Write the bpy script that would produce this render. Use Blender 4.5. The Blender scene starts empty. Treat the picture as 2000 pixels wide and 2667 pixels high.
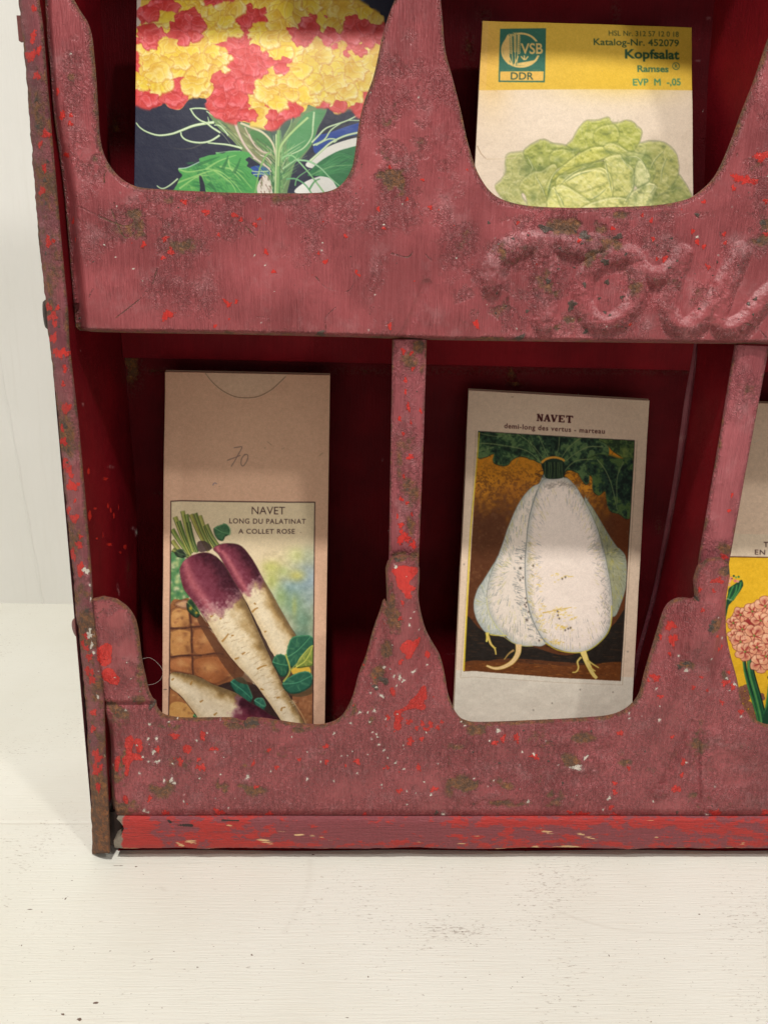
import bpy, math, random
import numpy as np

S = bpy.context.scene
C = S.collection
random.seed(7)
RNG = np.random.default_rng(11)
R = math.radians

# ------------------------------------------------------------------ camera
PITCH, ROLL, YAW = R(16.0), R(1.48), R(2.1)      # looking down, rolled, turned a little to the right
FOC, CXP, CYP = 2000.0, 1000.0, 1333.5           # focal length and centre in pixels of the 2000 x 2667 photograph
_sy, _cy = math.sin(YAW), math.cos(YAW)
FWD = np.array([_sy * math.cos(PITCH), _cy * math.cos(PITCH), -math.sin(PITCH)])
_r0 = np.array([_cy, -_sy, 0.0])
_u0 = np.cross(_r0, FWD)
RGT = math.cos(ROLL) * _r0 + math.sin(ROLL) * _u0
UPV = -math.sin(ROLL) * _r0 + math.cos(ROLL) * _u0
CAM = np.array([0.0, -0.30, 0.0])
_d = FWD * FOC + RGT * (243 - CXP) + UPV * (CYP - 2240)
CAM[2] = -_d[2] / _d[1] * 0.30                   # the table lies just under the raised front of the rack

cam_d = bpy.data.cameras.new('camera')
cam = bpy.data.objects.new('camera', cam_d)
C.objects.link(cam)
from mathutils import Matrix
cam.matrix_world = Matrix(((RGT[0], UPV[0], -FWD[0], CAM[0]),
                           (RGT[1], UPV[1], -FWD[1], CAM[1]),
                           (RGT[2], UPV[2], -FWD[2], CAM[2]),
                           (0, 0, 0, 1)))
cam_d.sensor_width = 36
cam_d.lens = 36 * FOC / 2667.0
cam_d.clip_start = 0.01
cam_d.clip_end = 50
S.camera = cam

# ------------------------------------------------------------------ light (indoor: two ceiling lamps and the pale room around)
w = bpy.data.worlds.new('World')
S.world = w
w.use_nodes = True
_bg = w.node_tree.nodes['Background']
_bg.inputs[0].default_value = (1.0, 0.975, 0.94, 1)


def room_light():
    # the room around: pale ceiling with invented bright blotches, dimmer furniture and floor below
    t = w.node_tree
    tc = t.nodes.new('ShaderNodeTexCoord')
    sp = t.nodes.new('ShaderNodeSeparateXYZ'); t.links.new(tc.outputs['Generated'], sp.inputs[0])
    mr = t.nodes.new('ShaderNodeMapRange'); mr.interpolation_type = 'SMOOTHSTEP'
    mr.inputs['From Min'].default_value = -0.35; mr.inputs['From Max'].default_value = 0.75
    mr.inputs['To Min'].default_value = 0.17; mr.inputs['To Max'].default_value = 0.37
    t.links.new(sp.outputs['Z'], mr.inputs['Value'])
    nz = t.nodes.new('ShaderNodeTexNoise'); nz.inputs['Scale'].default_value = 2.6; nz.inputs['Detail'].default_value = 1
    t.links.new(tc.outputs['Generated'], nz.inputs['Vector'])
    m2 = t.nodes.new('ShaderNodeMapRange'); m2.interpolation_type = 'SMOOTHSTEP'
    m2.inputs['From Min'].default_value = 0.42; m2.inputs['From Max'].default_value = 0.60
    m2.inputs['To Min'].default_value = 0.5; m2.inputs['To Max'].default_value = 1.75
    t.links.new(nz.outputs['Fac'], m2.inputs['Value'])
    mu = t.nodes.new('ShaderNodeMath'); mu.operation = 'MULTIPLY'
    t.links.new(mr.outputs[0], mu.inputs[0]); t.links.new(m2.outputs[0], mu.inputs[1])
    t.links.new(mu.outputs[0], _bg.inputs[1])


room_light()


def lamp(name, az, el, dist, size, watt, col, target=(0.06, 0.02, 0.1)):
    d = bpy.data.lights.new(name, 'AREA')
    d.shape = 'DISK'
    d.size = size
    d.energy = watt
    d.color = col
    o = bpy.data.objects.new(name, d)
    C.objects.link(o)
    v = np.array([math.sin(R(az)) * math.cos(R(el)), -math.cos(R(az)) * math.cos(R(el)), math.sin(R(el))])
    o.location = np.array(target) + v * dist
    from mathutils import Vector
    o.rotation_euler = Vector(-v).to_track_quat('-Z', 'Y').to_euler()
    return o


lamp('ceiling_lamp', -10, 67.5, 2.2, 0.10, 38.0, (1.0, 0.965, 0.91))
lamp('ceiling_lamp', 40, 48.5, 2.4, 0.14, 13.0, (1.0, 0.965, 0.92))

S.view_settings.view_transform = 'Standard'
S.view_settings.look = 'None'
S.view_settings.exposure = 0.0
S.view_settings.gamma = 1.0
S.render.engine = 'CYCLES'


# ------------------------------------------------------------------ helpers
def at(px, py, y=0.0):
    """world point that sits in the plane Y = y behind the photograph's pixel"""
    px = np.asarray(px, float); py = np.asarray(py, float)
    d = FWD * FOC + RGT * (px - CXP)[..., None] + UPV * (CYP - py)[..., None]
    t = (np.asarray(y, float) - CAM[1]) / d[..., 1]
    return CAM + d * t[..., None]


def at_z(px, py, z=0.0):
    d = FWD * FOC + RGT * (px - CXP) + UPV * (CYP - py)
    return CAM + d * ((z - CAM[2]) / d[2])


def to_px(P):
    v = np.asarray(P, float) - CAM
    k = FOC / (v @ FWD)
    return CXP + (v @ RGT) * k, CYP - (v @ UPV) * k


def zoomed(ox, oy, s, pts):
    a = np.asarray(pts, float) / s
    a[:, 0] += ox
    a[:, 1] += oy
    return a


def lin(c):
    c = np.asarray(c, float) / 255.0
    return np.where(c <= 0.04045, c / 12.92, ((c + 0.055) / 1.055) ** 2.4)


def sm(a, b, x):
    t = np.clip((x - a) / (b - a), 0, 1)
    return t * t * (3 - 2 * t)


def mesh_obj(name, V, F, mat, parent=None, colors=None, attr='wear', smooth=True):
    """link vertices and quads / polygons as one mesh object"""
    V = np.asarray(V, np.float32)
    me = bpy.data.meshes.new(name)
    if isinstance(F, np.ndarray):
        n, k = F.shape
        me.vertices.add(len(V)); me.vertices.foreach_set('co', V.ravel())
        me.loops.add(n * k); me.loops.foreach_set('vertex_index', F.astype(np.int32).ravel())
        me.polygons.add(n)
        me.polygons.foreach_set('loop_start', np.arange(0, n * k, k, dtype=np.int32))
        me.update(calc_edges=True)
    else:
        me.from_pydata([tuple(map(float, v)) for v in V], [], F)
    me.validate()
    if smooth:
        me.polygons.foreach_set('use_smooth', np.ones(len(me.polygons), bool))
    if colors is None and attr == 'wear':
        colors = np.tile(np.array([0, 0, 0, 1.0]), (len(V), 1))
    if colors is not None:
        a = me.color_attributes.new(attr, 'FLOAT_COLOR', 'POINT')
        c = np.ones((len(V), 4), np.float32)
        c[:, :colors.shape[1]] = colors
        a.data.foreach_set('color', c.ravel())
    me.materials.append(mat)
    o = bpy.data.objects.new(name, me)
    C.objects.link(o)
    if parent is not None:
        o.parent = parent
    return o


def tag(o, label=None, cat=None, group=None, kind=None):
    for k, v in (('label', label), ('category', cat), ('group', group), ('kind', kind)):
        if v:
            o[k] = v
    return o


def box_vf(x0, x1, y0, y1, z0, z1):
    V = [(x, y, z) for z in (z0, z1) for y in (y0, y1) for x in (x0, x1)]
    F = [(0, 2, 3, 1), (4, 5, 7, 6), (0, 1, 5, 4), (2, 6, 7, 3), (0, 4, 6, 2), (1, 3, 7, 5)]
    return V, F


def grid_faces(ny, nx, keep=None):
    i = np.arange(ny * nx).reshape(ny, nx)
    f = np.stack([i[:-1, :-1], i[1:, :-1], i[1:, 1:], i[:-1, 1:]], -1)
    return f.reshape(-1, 4) if keep is None else f[keep]


def add_rim(V, F, off):
    """extrude the open border of a sheet by the vector off so that it has thickness"""
    e = np.concatenate([F[:, [0, 1]], F[:, [1, 2]], F[:, [2, 3]], F[:, [3, 0]]])
    e = e[e[:, 0] != e[:, 1]]
    k = np.sort(e, 1)
    key = k[:, 0].astype(np.int64) * (len(V) + 1) + k[:, 1]
    _, idx, cnt = np.unique(key, return_index=True, return_counts=True)
    b = e[idx[cnt == 1]]
    u, inv = np.unique(b, return_inverse=True)
    inv = inv.reshape(b.shape)
    n = len(V)
    V2 = np.concatenate([V, V[u] + np.asarray(off)])
    F2 = np.stack([b[:, 1], b[:, 0], n + inv[:, 0], n + inv[:, 1]], -1)
    return V2, np.concatenate([F, F2]), u


def noise2(h, w, cell, seed=0):
    """smooth value noise 0..1"""
    r = np.random.default_rng(seed)
    gh, gw = int(h / cell) + 3, int(w / cell) + 3
    g = r.random((gh, gw))
    y = np.arange(h) / cell; x = np.arange(w) / cell
    y0 = y.astype(int); x0 = x.astype(int)
    fy = (y - y0); fx = (x - x0)
    fy = (fy * fy * (3 - 2 * fy))[:, None]; fx = (fx * fx * (3 - 2 * fx))[None]
    a = g[y0][:, x0]; b = g[y0][:, x0 + 1]; c = g[y0 + 1][:, x0]; d = g[y0 + 1][:, x0 + 1]
    return (a * (1 - fx) + b * fx) * (1 - fy) + (c * (1 - fx) + d * fx) * fy


def fbm(h, w, cell, seed=0, octv=4):
    s = 0; a = 0.5; t = 0
    for i in range(octv):
        s = s + a * noise2(h, w, max(cell / 2 ** i, 1.0), seed + i * 17); t += a; a *= 0.55
    return s / t


def blur(a, r):
    """three box blurs"""
    for _ in range(3):
        for ax in (0, 1):
            p = np.pad(a, [(r + 1, r) if i == ax else (0, 0) for i in range(2)], mode='edge').cumsum(ax)
            n = a.shape[ax]
            a = (np.take(p, np.arange(2 * r + 1, 2 * r + 1 + n), ax) - np.take(p, np.arange(n), ax)) / (2 * r + 1)
    return a


def catmull(P, n=6, closed=True):
    P = np.asarray(P, float)
    N = len(P)
    idx = np.arange(N if closed else N - 1)
    g = (lambda i: P[i % N]) if closed else (lambda i: P[np.clip(i, 0, N - 1)])
    p0, p1, p2, p3 = g(idx - 1), g(idx), g(idx + 1), g(idx + 2)
    t = (np.arange(n) / n)[None, :, None]
    p0, p1, p2, p3 = [q[:, None] for q in (p0, p1, p2, p3)]
    o = 0.5 * (2 * p1 + (p2 - p0) * t + (2 * p0 - 5 * p1 + 4 * p2 - p3) * t ** 2 + (3 * p1 - p0 - 3 * p2 + p3) * t ** 3)
    o = o.reshape(-1, 2)
    return o if closed else np.concatenate([o, P[-1:]])


_glyphs = {}


def text_tris(s, bold=0.0, space=1.0):
    """triangles of a line of type (built-in font), em units"""
    key = (s, bold, space)
    if key not in _glyphs:
        cu = bpy.data.curves.new('type', 'FONT')
        cu.body = s; cu.size = 1.0; cu.offset = bold; cu.space_character = space; cu.resolution_u = 4
        ob = bpy.data.objects.new('type', cu)
        C.objects.link(ob)
        dg = bpy.context.evaluated_depsgraph_get()
        me = bpy.data.meshes.new_from_object(ob.evaluated_get(dg))
        me.calc_loop_triangles()
        v = np.array([tuple(q.co)[:2] for q in me.vertices])
        t = np.array([tuple(q.vertices) for q in me.loop_triangles])
        bpy.data.objects.remove(ob); bpy.data.curves.remove(cu); bpy.data.meshes.remove(me)
        _glyphs[key] = v[t]
    return _glyphs[key]


def homography(src, dst):
    A = []
    for (x, y), (u, v) in zip(src, dst):
        A.append([x, y, 1, 0, 0, 0, -u * x, -u * y, -u]); A.append([0, 0, 0, x, y, 1, -v * x, -v * y, -v])
    return np.linalg.svd(np.array(A))[2][-1].reshape(3, 3)


class Print:
    """a printed (or worn) surface: colours worked out in numpy on a fine raster of its own surface, then stored as a colour attribute"""

    def __init__(self, W, H, Hm=None, nch=3, base=(0, 0, 0)):
        self.W, self.H = W, H
        self.a = np.zeros((H, W, nch)) + np.asarray(base, float)
        self.Hm = Hm
        yy, xx = np.mgrid[0:H, 0:W] + 0.5
        self.xx, self.yy = xx, yy
        if Hm is not None:
            q = np.linalg.inv(Hm) @ np.stack([xx.ravel(), yy.ravel(), np.ones(W * H)])
            self.PX = (q[0] / q[2]).reshape(H, W); self.PY = (q[1] / q[2]).reshape(H, W)

    def tc(self, P):
        P = np.asarray(P, float)
        if self.Hm is None:
            return P
        q = self.Hm @ np.concatenate([P, np.ones((len(P), 1))], 1).T
        return (q[:2] / q[2]).T

    def raster(self, loops, SS=3):
        """antialiased even-odd mask of a list of canvas-space closed loops"""
        p = np.concatenate(loops); q = np.concatenate([np.roll(l, -1, 0) for l in loops])
        x0 = max(int(p[:, 0].min()) - 1, 0); x1 = min(int(p[:, 0].max()) + 2, self.W)
        y0 = max(int(p[:, 1].min()) - 1, 0); y1 = min(int(p[:, 1].max()) + 2, self.H)
        if x1 <= x0 or y1 <= y0:
            return None
        h, w_ = (y1 - y0) * SS, (x1 - x0) * SS
        ax, ay = (p[:, 0] - x0) * SS, (p[:, 1] - y0) * SS
        bx, by = (q[:, 0] - x0) * SS, (q[:, 1] - y0) * SS
        lo, hi = np.minimum(ay, by), np.maximum(ay, by)
        r0 = np.clip(np.ceil(lo - 0.5), 0, h).astype(int); r1 = np.clip(np.ceil(hi - 0.5), 0, h).astype(int)
        n = np.maximum(r1 - r0, 0)
        k = np.repeat(np.arange(len(n)), n)
        if len(k) == 0:
            return None
        rows = np.arange(len(k)) - np.repeat(np.cumsum(n) - n, n) + r0[k]
        dy = by[k] - ay[k]
        xs = ax[k] + (rows + 0.5 - ay[k]) / np.where(dy == 0, 1, dy) * (bx[k] - ax[k])
        c = np.clip(np.ceil(xs - 0.5), 0, w_).astype(int)
        g = np.zeros((h, w_ + 1), np.int32)
        np.add.at(g, (rows, c), 1)
        m = (np.cumsum(g, 1)[:, :w_] & 1).astype(np.float32)
        m = m.reshape(y1 - y0, SS, x1 - x0, SS).mean((1, 3))
        return (slice(y0, y1), slice(x0, x1)), m

    def blend(self, sl, m, col):
        col = np.asarray(col, float)
        self.a[sl] += (col - self.a[sl]) * m[..., None]

    def fill(self, P, col, alpha=1.0, smooth=True, wob=0.0, seed=None, n=6):
        P = catmull(P, n) if smooth else np.asarray(P, float)
        if wob:
            r = np.random.default_rng(seed)
            k = len(P)
            t = np.arange(k) / k * 2 * np.pi
            for f in (5, 9, 14, 23, 37):
                P = P + wob * np.stack([np.sin(f * t + r.random() * 6.3), np.cos(f * t + r.random() * 6.3)], 1) * r.random() * 0.6
        r_ = self.raster([self.tc(P)])
        if r_ is None:
            return None
        sl, m = r_
        if col is not None:
            self.blend(sl, m * alpha, col)
        return sl, m

    def stroke(self, P, w0, w1, col, alpha=1.0, smooth=True, taper=None):
        P = catmull(P, 8, False) if smooth and len(P) > 2 else np.asarray(P, float)
        d = np.gradient(P, axis=0) if len(P) > 1 else P
        L = np.hypot(d[:, 0], d[:, 1]) + 1e-9
        nrm = np.stack([-d[:, 1] / L, d[:, 0] / L], 1)
        t = np.linspace(0, 1, len(P))
        ww = (w0 + (w1 - w0) * t) / 2
        if taper:
            ww = ww * np.clip(np.minimum(t, 1 - t) / taper, 0.12, 1)
        q = np.concatenate([P + nrm * ww[:, None], (P - nrm * ww[:, None])[::-1]])
        r_ = self.raster([self.tc(q)])
        if r_ is not None:
            self.blend(r_[0], r_[1] * alpha, col)
        return r_

    def splat(self, c, rx, ry, col, alpha=1.0, rot=0.0, hard=0.0):
        dx, dy = self.PX - c[0], self.PY - c[1]
        cs, sn = math.cos(rot), math.sin(rot)
        u, v = (dx * cs + dy * sn) / rx, (-dx * sn + dy * cs) / ry
        q = np.exp(-(u * u + v * v) * 1.5)
        if hard:
            q = sm(0.5 - hard, 0.5 + hard, q)
        self.blend((slice(None), slice(None)), q * alpha, col)

    def text(self, s, p, q, cap, col, bold=0.0, space=1.0, alpha=1.0, fit=True):
        T = text_tris(s, bold, space)
        p = np.asarray(p, float); q = np.asarray(q, float)
        x0, x1 = T[..., 0].min(), T[..., 0].max()
        ch = text_tris('H', 0, 1.0)[..., 1].max()
        ex = (q - p) / (x1 - x0)
        nx = (q - p) / np.hypot(*(q - p))
        ey = np.array([nx[1], -nx[0]]) * cap / ch
        P = p + (T[..., :1] - x0) * ex + T[..., 1:] * ey
        P = self.tc(P.reshape(-1, 2)).reshape(-1, 3, 2)
        r_ = self.raster(list(P), 4)
        if r_ is not None:
            self.blend(r_[0], r_[1] * alpha, col)

    def sample(self, x, y):
        x = np.clip(np.asarray(x) - 0.5, 0, self.W - 1.001); y = np.clip(np.asarray(y) - 0.5, 0, self.H - 1.001)
        x0 = x.astype(int); y0 = y.astype(int); fx = (x - x0)[..., None]; fy = (y - y0)[..., None]
        a = self.a
        return (a[y0, x0] * (1 - fx) + a[y0, x0 + 1] * fx) * (1 - fy) + (a[y0 + 1, x0] * (1 - fx) + a[y0 + 1, x0 + 1] * fx) * fy


# ------------------------------------------------------------------ materials
class Nodes:
    def __init__(self, name):
        self.m = bpy.data.materials.new(name)
        self.m.use_nodes = True
        self.t = self.m.node_tree
        self.b = self.t.nodes['Principled BSDF']

    def n(self, typ, **kw):
        x = self.t.nodes.new(typ)
        for k, v in kw.items():
            setattr(x, k, v)
        return x

    def l(self, a, b):
        self.t.links.new(a, b)

    def val(self, sock, v):
        if hasattr(v, 'is_output'):
            self.l(v, sock)
        elif v is not None:
            sock.default_value = v

    def math(self, op, a, b=None, c=None, clamp=False):
        x = self.n('ShaderNodeMath', operation=op)
        x.use_clamp = clamp
        for i, v in enumerate((a, b, c)):
            self.val(x.inputs[i], v)
        return x.outputs[0]

    def coords(self, scale=(1, 1, 1)):
        if not hasattr(self, '_tc'):
            self._tc = self.n('ShaderNodeTexCoord')
        mp = self.n('ShaderNodeMapping')
        mp.inputs['Scale'].default_value = scale
        self.l(self._tc.outputs['Object'], mp.inputs['Vector'])
        return mp.outputs[0]

    def noise(self, scale, detail=4, rough=0.55, stretch=(1, 1, 1), dist=0.0):
        x = self.n('ShaderNodeTexNoise')
        x.inputs['Scale'].default_value = scale
        x.inputs['Detail'].default_value = detail
        x.inputs['Roughness'].default_value = rough
        x.inputs['Distortion'].default_value = dist
        self.l(self.coords(stretch), x.inputs['Vector'])
        return x.outputs['Fac']

    def step(self, v, a, b, lo=0.0, hi=1.0):
        x = self.n('ShaderNodeMapRange')
        x.interpolation_type = 'SMOOTHSTEP'
        self.val(x.inputs['Value'], v)
        x.inputs['From Min'].default_value = a; x.inputs['From Max'].default_value = b
        x.inputs['To Min'].default_value = lo; x.inputs['To Max'].default_value = hi
        return x.outputs[0]

    def mix(self, f, a, b):
        x = self.n('ShaderNodeMix', data_type='RGBA')
        self.val(x.inputs['Factor'], f)
        for s, v in ((x.inputs[6], a), (x.inputs[7], b)):
            self.val(s, v if hasattr(v, 'is_output') else tuple(lin(v)) + (1,))
        return x.outputs[2]

    def bump(self, h, dist, strength=1.0, prev=None):
        x = self.n('ShaderNodeBump')
        x.inputs['Strength'].default_value = strength
        x.inputs['Distance'].default_value = dist
        self.l(h, x.inputs['Height'])
        if prev is not None:
            self.l(prev, x.inputs['Normal'])
        return x.outputs[0]

    def attr(self, name):
        x = self.n('ShaderNodeAttribute', attribute_name=name)
        s = self.n('ShaderNodeSeparateColor')
        self.l(x.outputs['Color'], s.inputs[0])
        return x, s.outputs[0], s.outputs[1], s.outputs[2], x.outputs['Alpha']


def paint_material(name, light=(172, 96, 104), mid=(150, 74, 82), dark=(120, 56, 66), rust=0.0, red=0.0, gloss=0.42, ridges=1.0, chalk=0.35, spec=0.45):
    """old plum paint over bright red over rusted sheet steel; the wear attribute says where chips, rust, white flecks and bare pits are"""
    k = Nodes(name)
    _, mr, mg, mb, ma = k.attr('wear')
    big = k.noise(28, 5)
    fine = k.noise(900, 3, 0.6)
    midn = k.noise(260, 5, 0.65)
    edge = k.noise(1300, 4, 0.65)
    streak = k.noise(60, 4, 0.6, (22, 22, 0.9))
    c = k.mix(k.step(big, 0.35, 0.68), dark, mid)
    c = k.mix(k.math('MULTIPLY', k.step(streak, 0.4, 0.75), 0.2), c, light)
    c = k.mix(k.math('MULTIPLY', k.step(midn, 0.5, 0.72), 0.35), c, dark)
    c = k.mix(k.math('MULTIPLY', k.step(k.noise(75, 6, 0.7), 0.5, 0.75), chalk), c, (186, 138, 140))
    # grime and rust bloom
    ch = k.math('MULTIPLY', k.step(mb, 0.06, 0.42), k.step(k.noise(330, 6, 0.75), 0.40, 0.62))
    c = k.mix(k.math('MULTIPLY', ch, 0.55), c, (198, 148, 150))
    crust = k.noise(170, 7, 0.75)
    g = k.math('ADD', mg, k.math('MULTIPLY', k.math('SUBTRACT', crust, 0.5), 1.5))
    g = k.math('ADD', g, rust)
    rc = k.mix(k.step(k.noise(420, 4, 0.7), 0.42, 0.62), (104, 82, 56), (158, 106, 58))
    rc = k.mix(k.step(k.noise(700, 3, 0.7), 0.58, 0.7), rc, (62, 56, 50))
    c = k.mix(k.math('MULTIPLY', k.step(g, 0.30, 0.58), 0.85), c, rc)
    c = k.mix(k.math('MULTIPLY', k.math('MULTIPLY', k.step(fine, 0.42, 0.62), k.step(mg, 0.02, 0.26)), 0.34), c, (98, 64, 58))
    # chips down to the bright red coat
    r_ = k.math('ADD', mr, k.math('MULTIPLY', k.math('SUBTRACT', edge, 0.5), 1.1))
    r_ = k.math('ADD', r_, k.math('ADD', k.math('MULTIPLY', k.math('SUBTRACT', k.noise(210, 5, 0.6), 0.5), 0.5 if red else 0.0), red))
    rf = k.step(r_, 0.47, 0.53)
    c = k.mix(rf, c, k.mix(fine, (196, 34, 34), (222, 58, 44)))
    # bare dark steel pits, white flecks
    a_ = k.math('ADD', k.math('SUBTRACT', 1.0, ma), k.math('MULTIPLY', k.math('SUBTRACT', edge, 0.5), 0.5))
    pf = k.step(a_, 0.45, 0.6)
    c = k.mix(pf, c, k.mix(fine, (54, 44, 40), (112, 92, 80)))
    b_ = k.math('ADD', mb, k.math('MULTIPLY', k.math('SUBTRACT', edge, 0.5), 0.9))
    wf = k.step(b_, 0.56, 0.62)
    c = k.mix(wf, c, (226, 214, 200))
    k.l(c, k.b.inputs['Base Color'])
    rough = k.math('ADD', gloss, k.math('MULTIPLY', k.step(g, 0.3, 0.7), 0.3))
    k.l(k.math('ADD', rough, k.math('MULTIPLY', midn, 0.12)), k.b.inputs['Roughness'])
    h1 = k.noise(110, 3, 0.5, (24, 24, 1.0), 0.4)
    h2 = k.noise(1000, 5, 0.7)
    hh = k.math('MULTIPLY', h1, k.step(k.noise(26, 3, 0.6), 0.34, 0.62, 0.25 * ridges, 1.3 * ridges))
    hh = k.math('ADD', hh, k.math('MULTIPLY', h2, k.math('ADD', 0.25, k.math('MULTIPLY', k.step(g, 0.2, 0.7), 1.6))))
    wr = k.math('SUBTRACT', 1.0, k.math('MULTIPLY', k.math('ABSOLUTE', k.math('SUBTRACT', k.noise(330, 3, 0.6, (1.6, 1, 0.8), 1.2), 0.5)), 9.0), clamp=True)
    wp = k.step(k.math('ADD', k.noise(38, 4, 0.6), k.math('MULTIPLY', mg, 0.9)), 0.5, 0.66)
    hh = k.math('ADD', hh, k.math('MULTIPLY', k.math('MULTIPLY', wr, wp), 0.55 * ridges))
    hh = k.math('SUBTRACT', hh, k.math('MULTIPLY', k.math('MAXIMUM', rf, pf), 0.6))
    hh = k.math('ADD', hh, k.math('MULTIPLY', wf, 0.5))
    k.l(k.bump(hh, 0.00075, 0.95), k.b.inputs['Normal'])
    k.b.inputs['Specular IOR Level'].default_value = spec
    return k.m


M = {}
M['front'] = paint_material('worn_plum_paint', light=(197, 110, 114), mid=(171, 82, 86), dark=(137, 61, 64), gloss=0.33, spec=0.6)
M['strip'] = paint_material('worn_strip_paint', light=(200, 118, 124), mid=(176, 92, 98), dark=(146, 70, 76), rust=0.05, red=0.0)
M['edge'] = paint_material('rusted_edge_paint', light=(178, 104, 108), mid=(158, 84, 86), rust=0.13, red=0.20, gloss=0.5)
M['inner'] = paint_material('inner_deep_red_paint', light=(154, 28, 40), mid=(130, 19, 30), dark=(106, 15, 25), rust=-0.14, red=0.0, gloss=0.42, ridges=0.3, chalk=0.0, spec=0.12)
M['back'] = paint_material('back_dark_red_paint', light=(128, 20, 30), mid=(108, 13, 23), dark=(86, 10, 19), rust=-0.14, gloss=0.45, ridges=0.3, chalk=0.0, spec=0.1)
M['pink_edge'] = paint_material('pink_sheet_edge', light=(170, 96, 106), mid=(150, 76, 86), rust=-0.1)


def wood_paint():
    k = Nodes('chipped_red_wood')
    _, mr, mg, mb, ma = k.attr('wear')
    grain = k.noise(60, 5, 0.6, (1.2, 14, 22))
    patch = k.noise(230, 8, 0.7, (0.5, 1, 1.1))
    fine = k.noise(900, 3)
    f = k.math('ADD', k.math('ADD', mr, -0.42), k.math('MULTIPLY', k.math('SUBTRACT', k.math('ADD', patch, k.math('MULTIPLY', k.math('SUBTRACT', k.noise(700, 5, 0.7, (0.4, 1, 1)), 0.5), 0.35)), 0.5), 2.6))
    plum = k.mix(fine, (116, 48, 54), (142, 66, 72))
    red = k.mix(grain, (156, 28, 26), (188, 50, 42))
    red = k.mix(k.math('MULTIPLY', k.step(k.noise(300, 5, 0.7, (0.4, 4, 4)), 0.5, 0.66), 0.5), red, (120, 40, 40))
    c = k.mix(k.step(f, -0.05, 0.05), plum, red)
    wv = k.math('ADD', mb, k.math('MULTIPLY', k.math('SUBTRACT', k.noise(190, 5, 0.65, (0.5, 6, 6)), 0.5), 1.3))
    c = k.mix(k.step(wv, 0.44, 0.56), c, k.mix(fine, (206, 160, 108), (226, 190, 142)))
    gv = k.math('ADD', mg, k.math('MULTIPLY', k.math('SUBTRACT', patch, 0.5), 0.8))
    c = k.mix(k.step(gv, 0.45, 0.65), c, k.mix(fine, (108, 96, 84), (150, 138, 122)))
    c = k.mix(k.step(k.math('SUBTRACT', 1.0, ma), 0.4, 0.6), c, (40, 26, 22))
    k.l(c, k.b.inputs['Base Color'])
    k.b.inputs['Roughness'].default_value = 0.55
    hh = k.math('ADD', k.math('MULTIPLY', grain, 0.6), k.math('MULTIPLY', patch, 0.8))
    hh = k.math('ADD', hh, k.math('MULTIPLY', k.noise(800, 4, 0.7, (0.3, 1, 1)), 0.4))
    k.l(k.bump(hh, 0.0011, 0.9), k.b.inputs['Normal'])
    return k.m


def paper_material(name, rough=0.7, fibre=0.10, sheen=0.25):
    k = Nodes(name)
    x, *_ = k.attr('print')
    f = k.noise(1600, 4, 0.7)
    m = k.n('ShaderNodeMix', data_type='RGBA', blend_type='MULTIPLY')
    m.inputs['Factor'].default_value = 1.0
    k.l(x.outputs['Color'], m.inputs[6])
    g = k.n('ShaderNodeCombineColor')
    v = k.step(f, 0.25, 0.75, 1 - fibre, 1 + fibre * 0.5)
    for i in range(3):
        k.l(v, g.inputs[i])
    k.l(g.outputs[0], m.inputs[7])
    k.l(m.outputs[2], k.b.inputs['Base Color'])
    k.b.inputs['Roughness'].default_value = rough
    k.b.inputs['Specular IOR Level'].default_value = sheen
    k.l(k.bump(k.noise(700, 5, 0.7), 0.00012, 0.5), k.b.inputs['Normal'])
    return k.m


def plain(name, col, rough=0.6, var=0.12, sc=400, metal=0.0):
    k = Nodes(name)
    c2 = tuple(max(0, v * (1 - var)) for v in col)
    k.l(k.mix(k.noise(sc, 5, 0.6), c2, col), k.b.inputs['Base Color'])
    k.b.inputs['Roughness'].default_value = rough
    k.b.inputs['Metallic'].default_value = metal
    k.l(k.bump(k.noise(sc * 2, 4), 0.0002, 0.5), k.b.inputs['Normal'])
    return k.m


M['wood'] = wood_paint()
M['paper'] = paper_material('printed_paper')
M['gloss_paper'] = paper_material('printed_coated_paper', 0.42, 0.04, 0.4)
M['kraft'] = plain('kraft_paper', (214, 182, 152), 0.8, 0.08, 900)
M['nail'] = plain('rusty_nail_iron', (70, 52, 46), 0.6, 0.4, 900, 0.3)
M['nail_painted'] = plain('painted_nail_head', (140, 76, 72), 0.6, 0.3, 900)
M['hair'] = plain('pale_fibre', (190, 180, 168), 0.6)

# ------------------------------------------------------------------ the setting: white board and white wall behind
FRONT_FOOT = at(243, 2223, 0.0)
WALL_Y = float(at_z(95, 1572, 0.0)[1])


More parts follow.
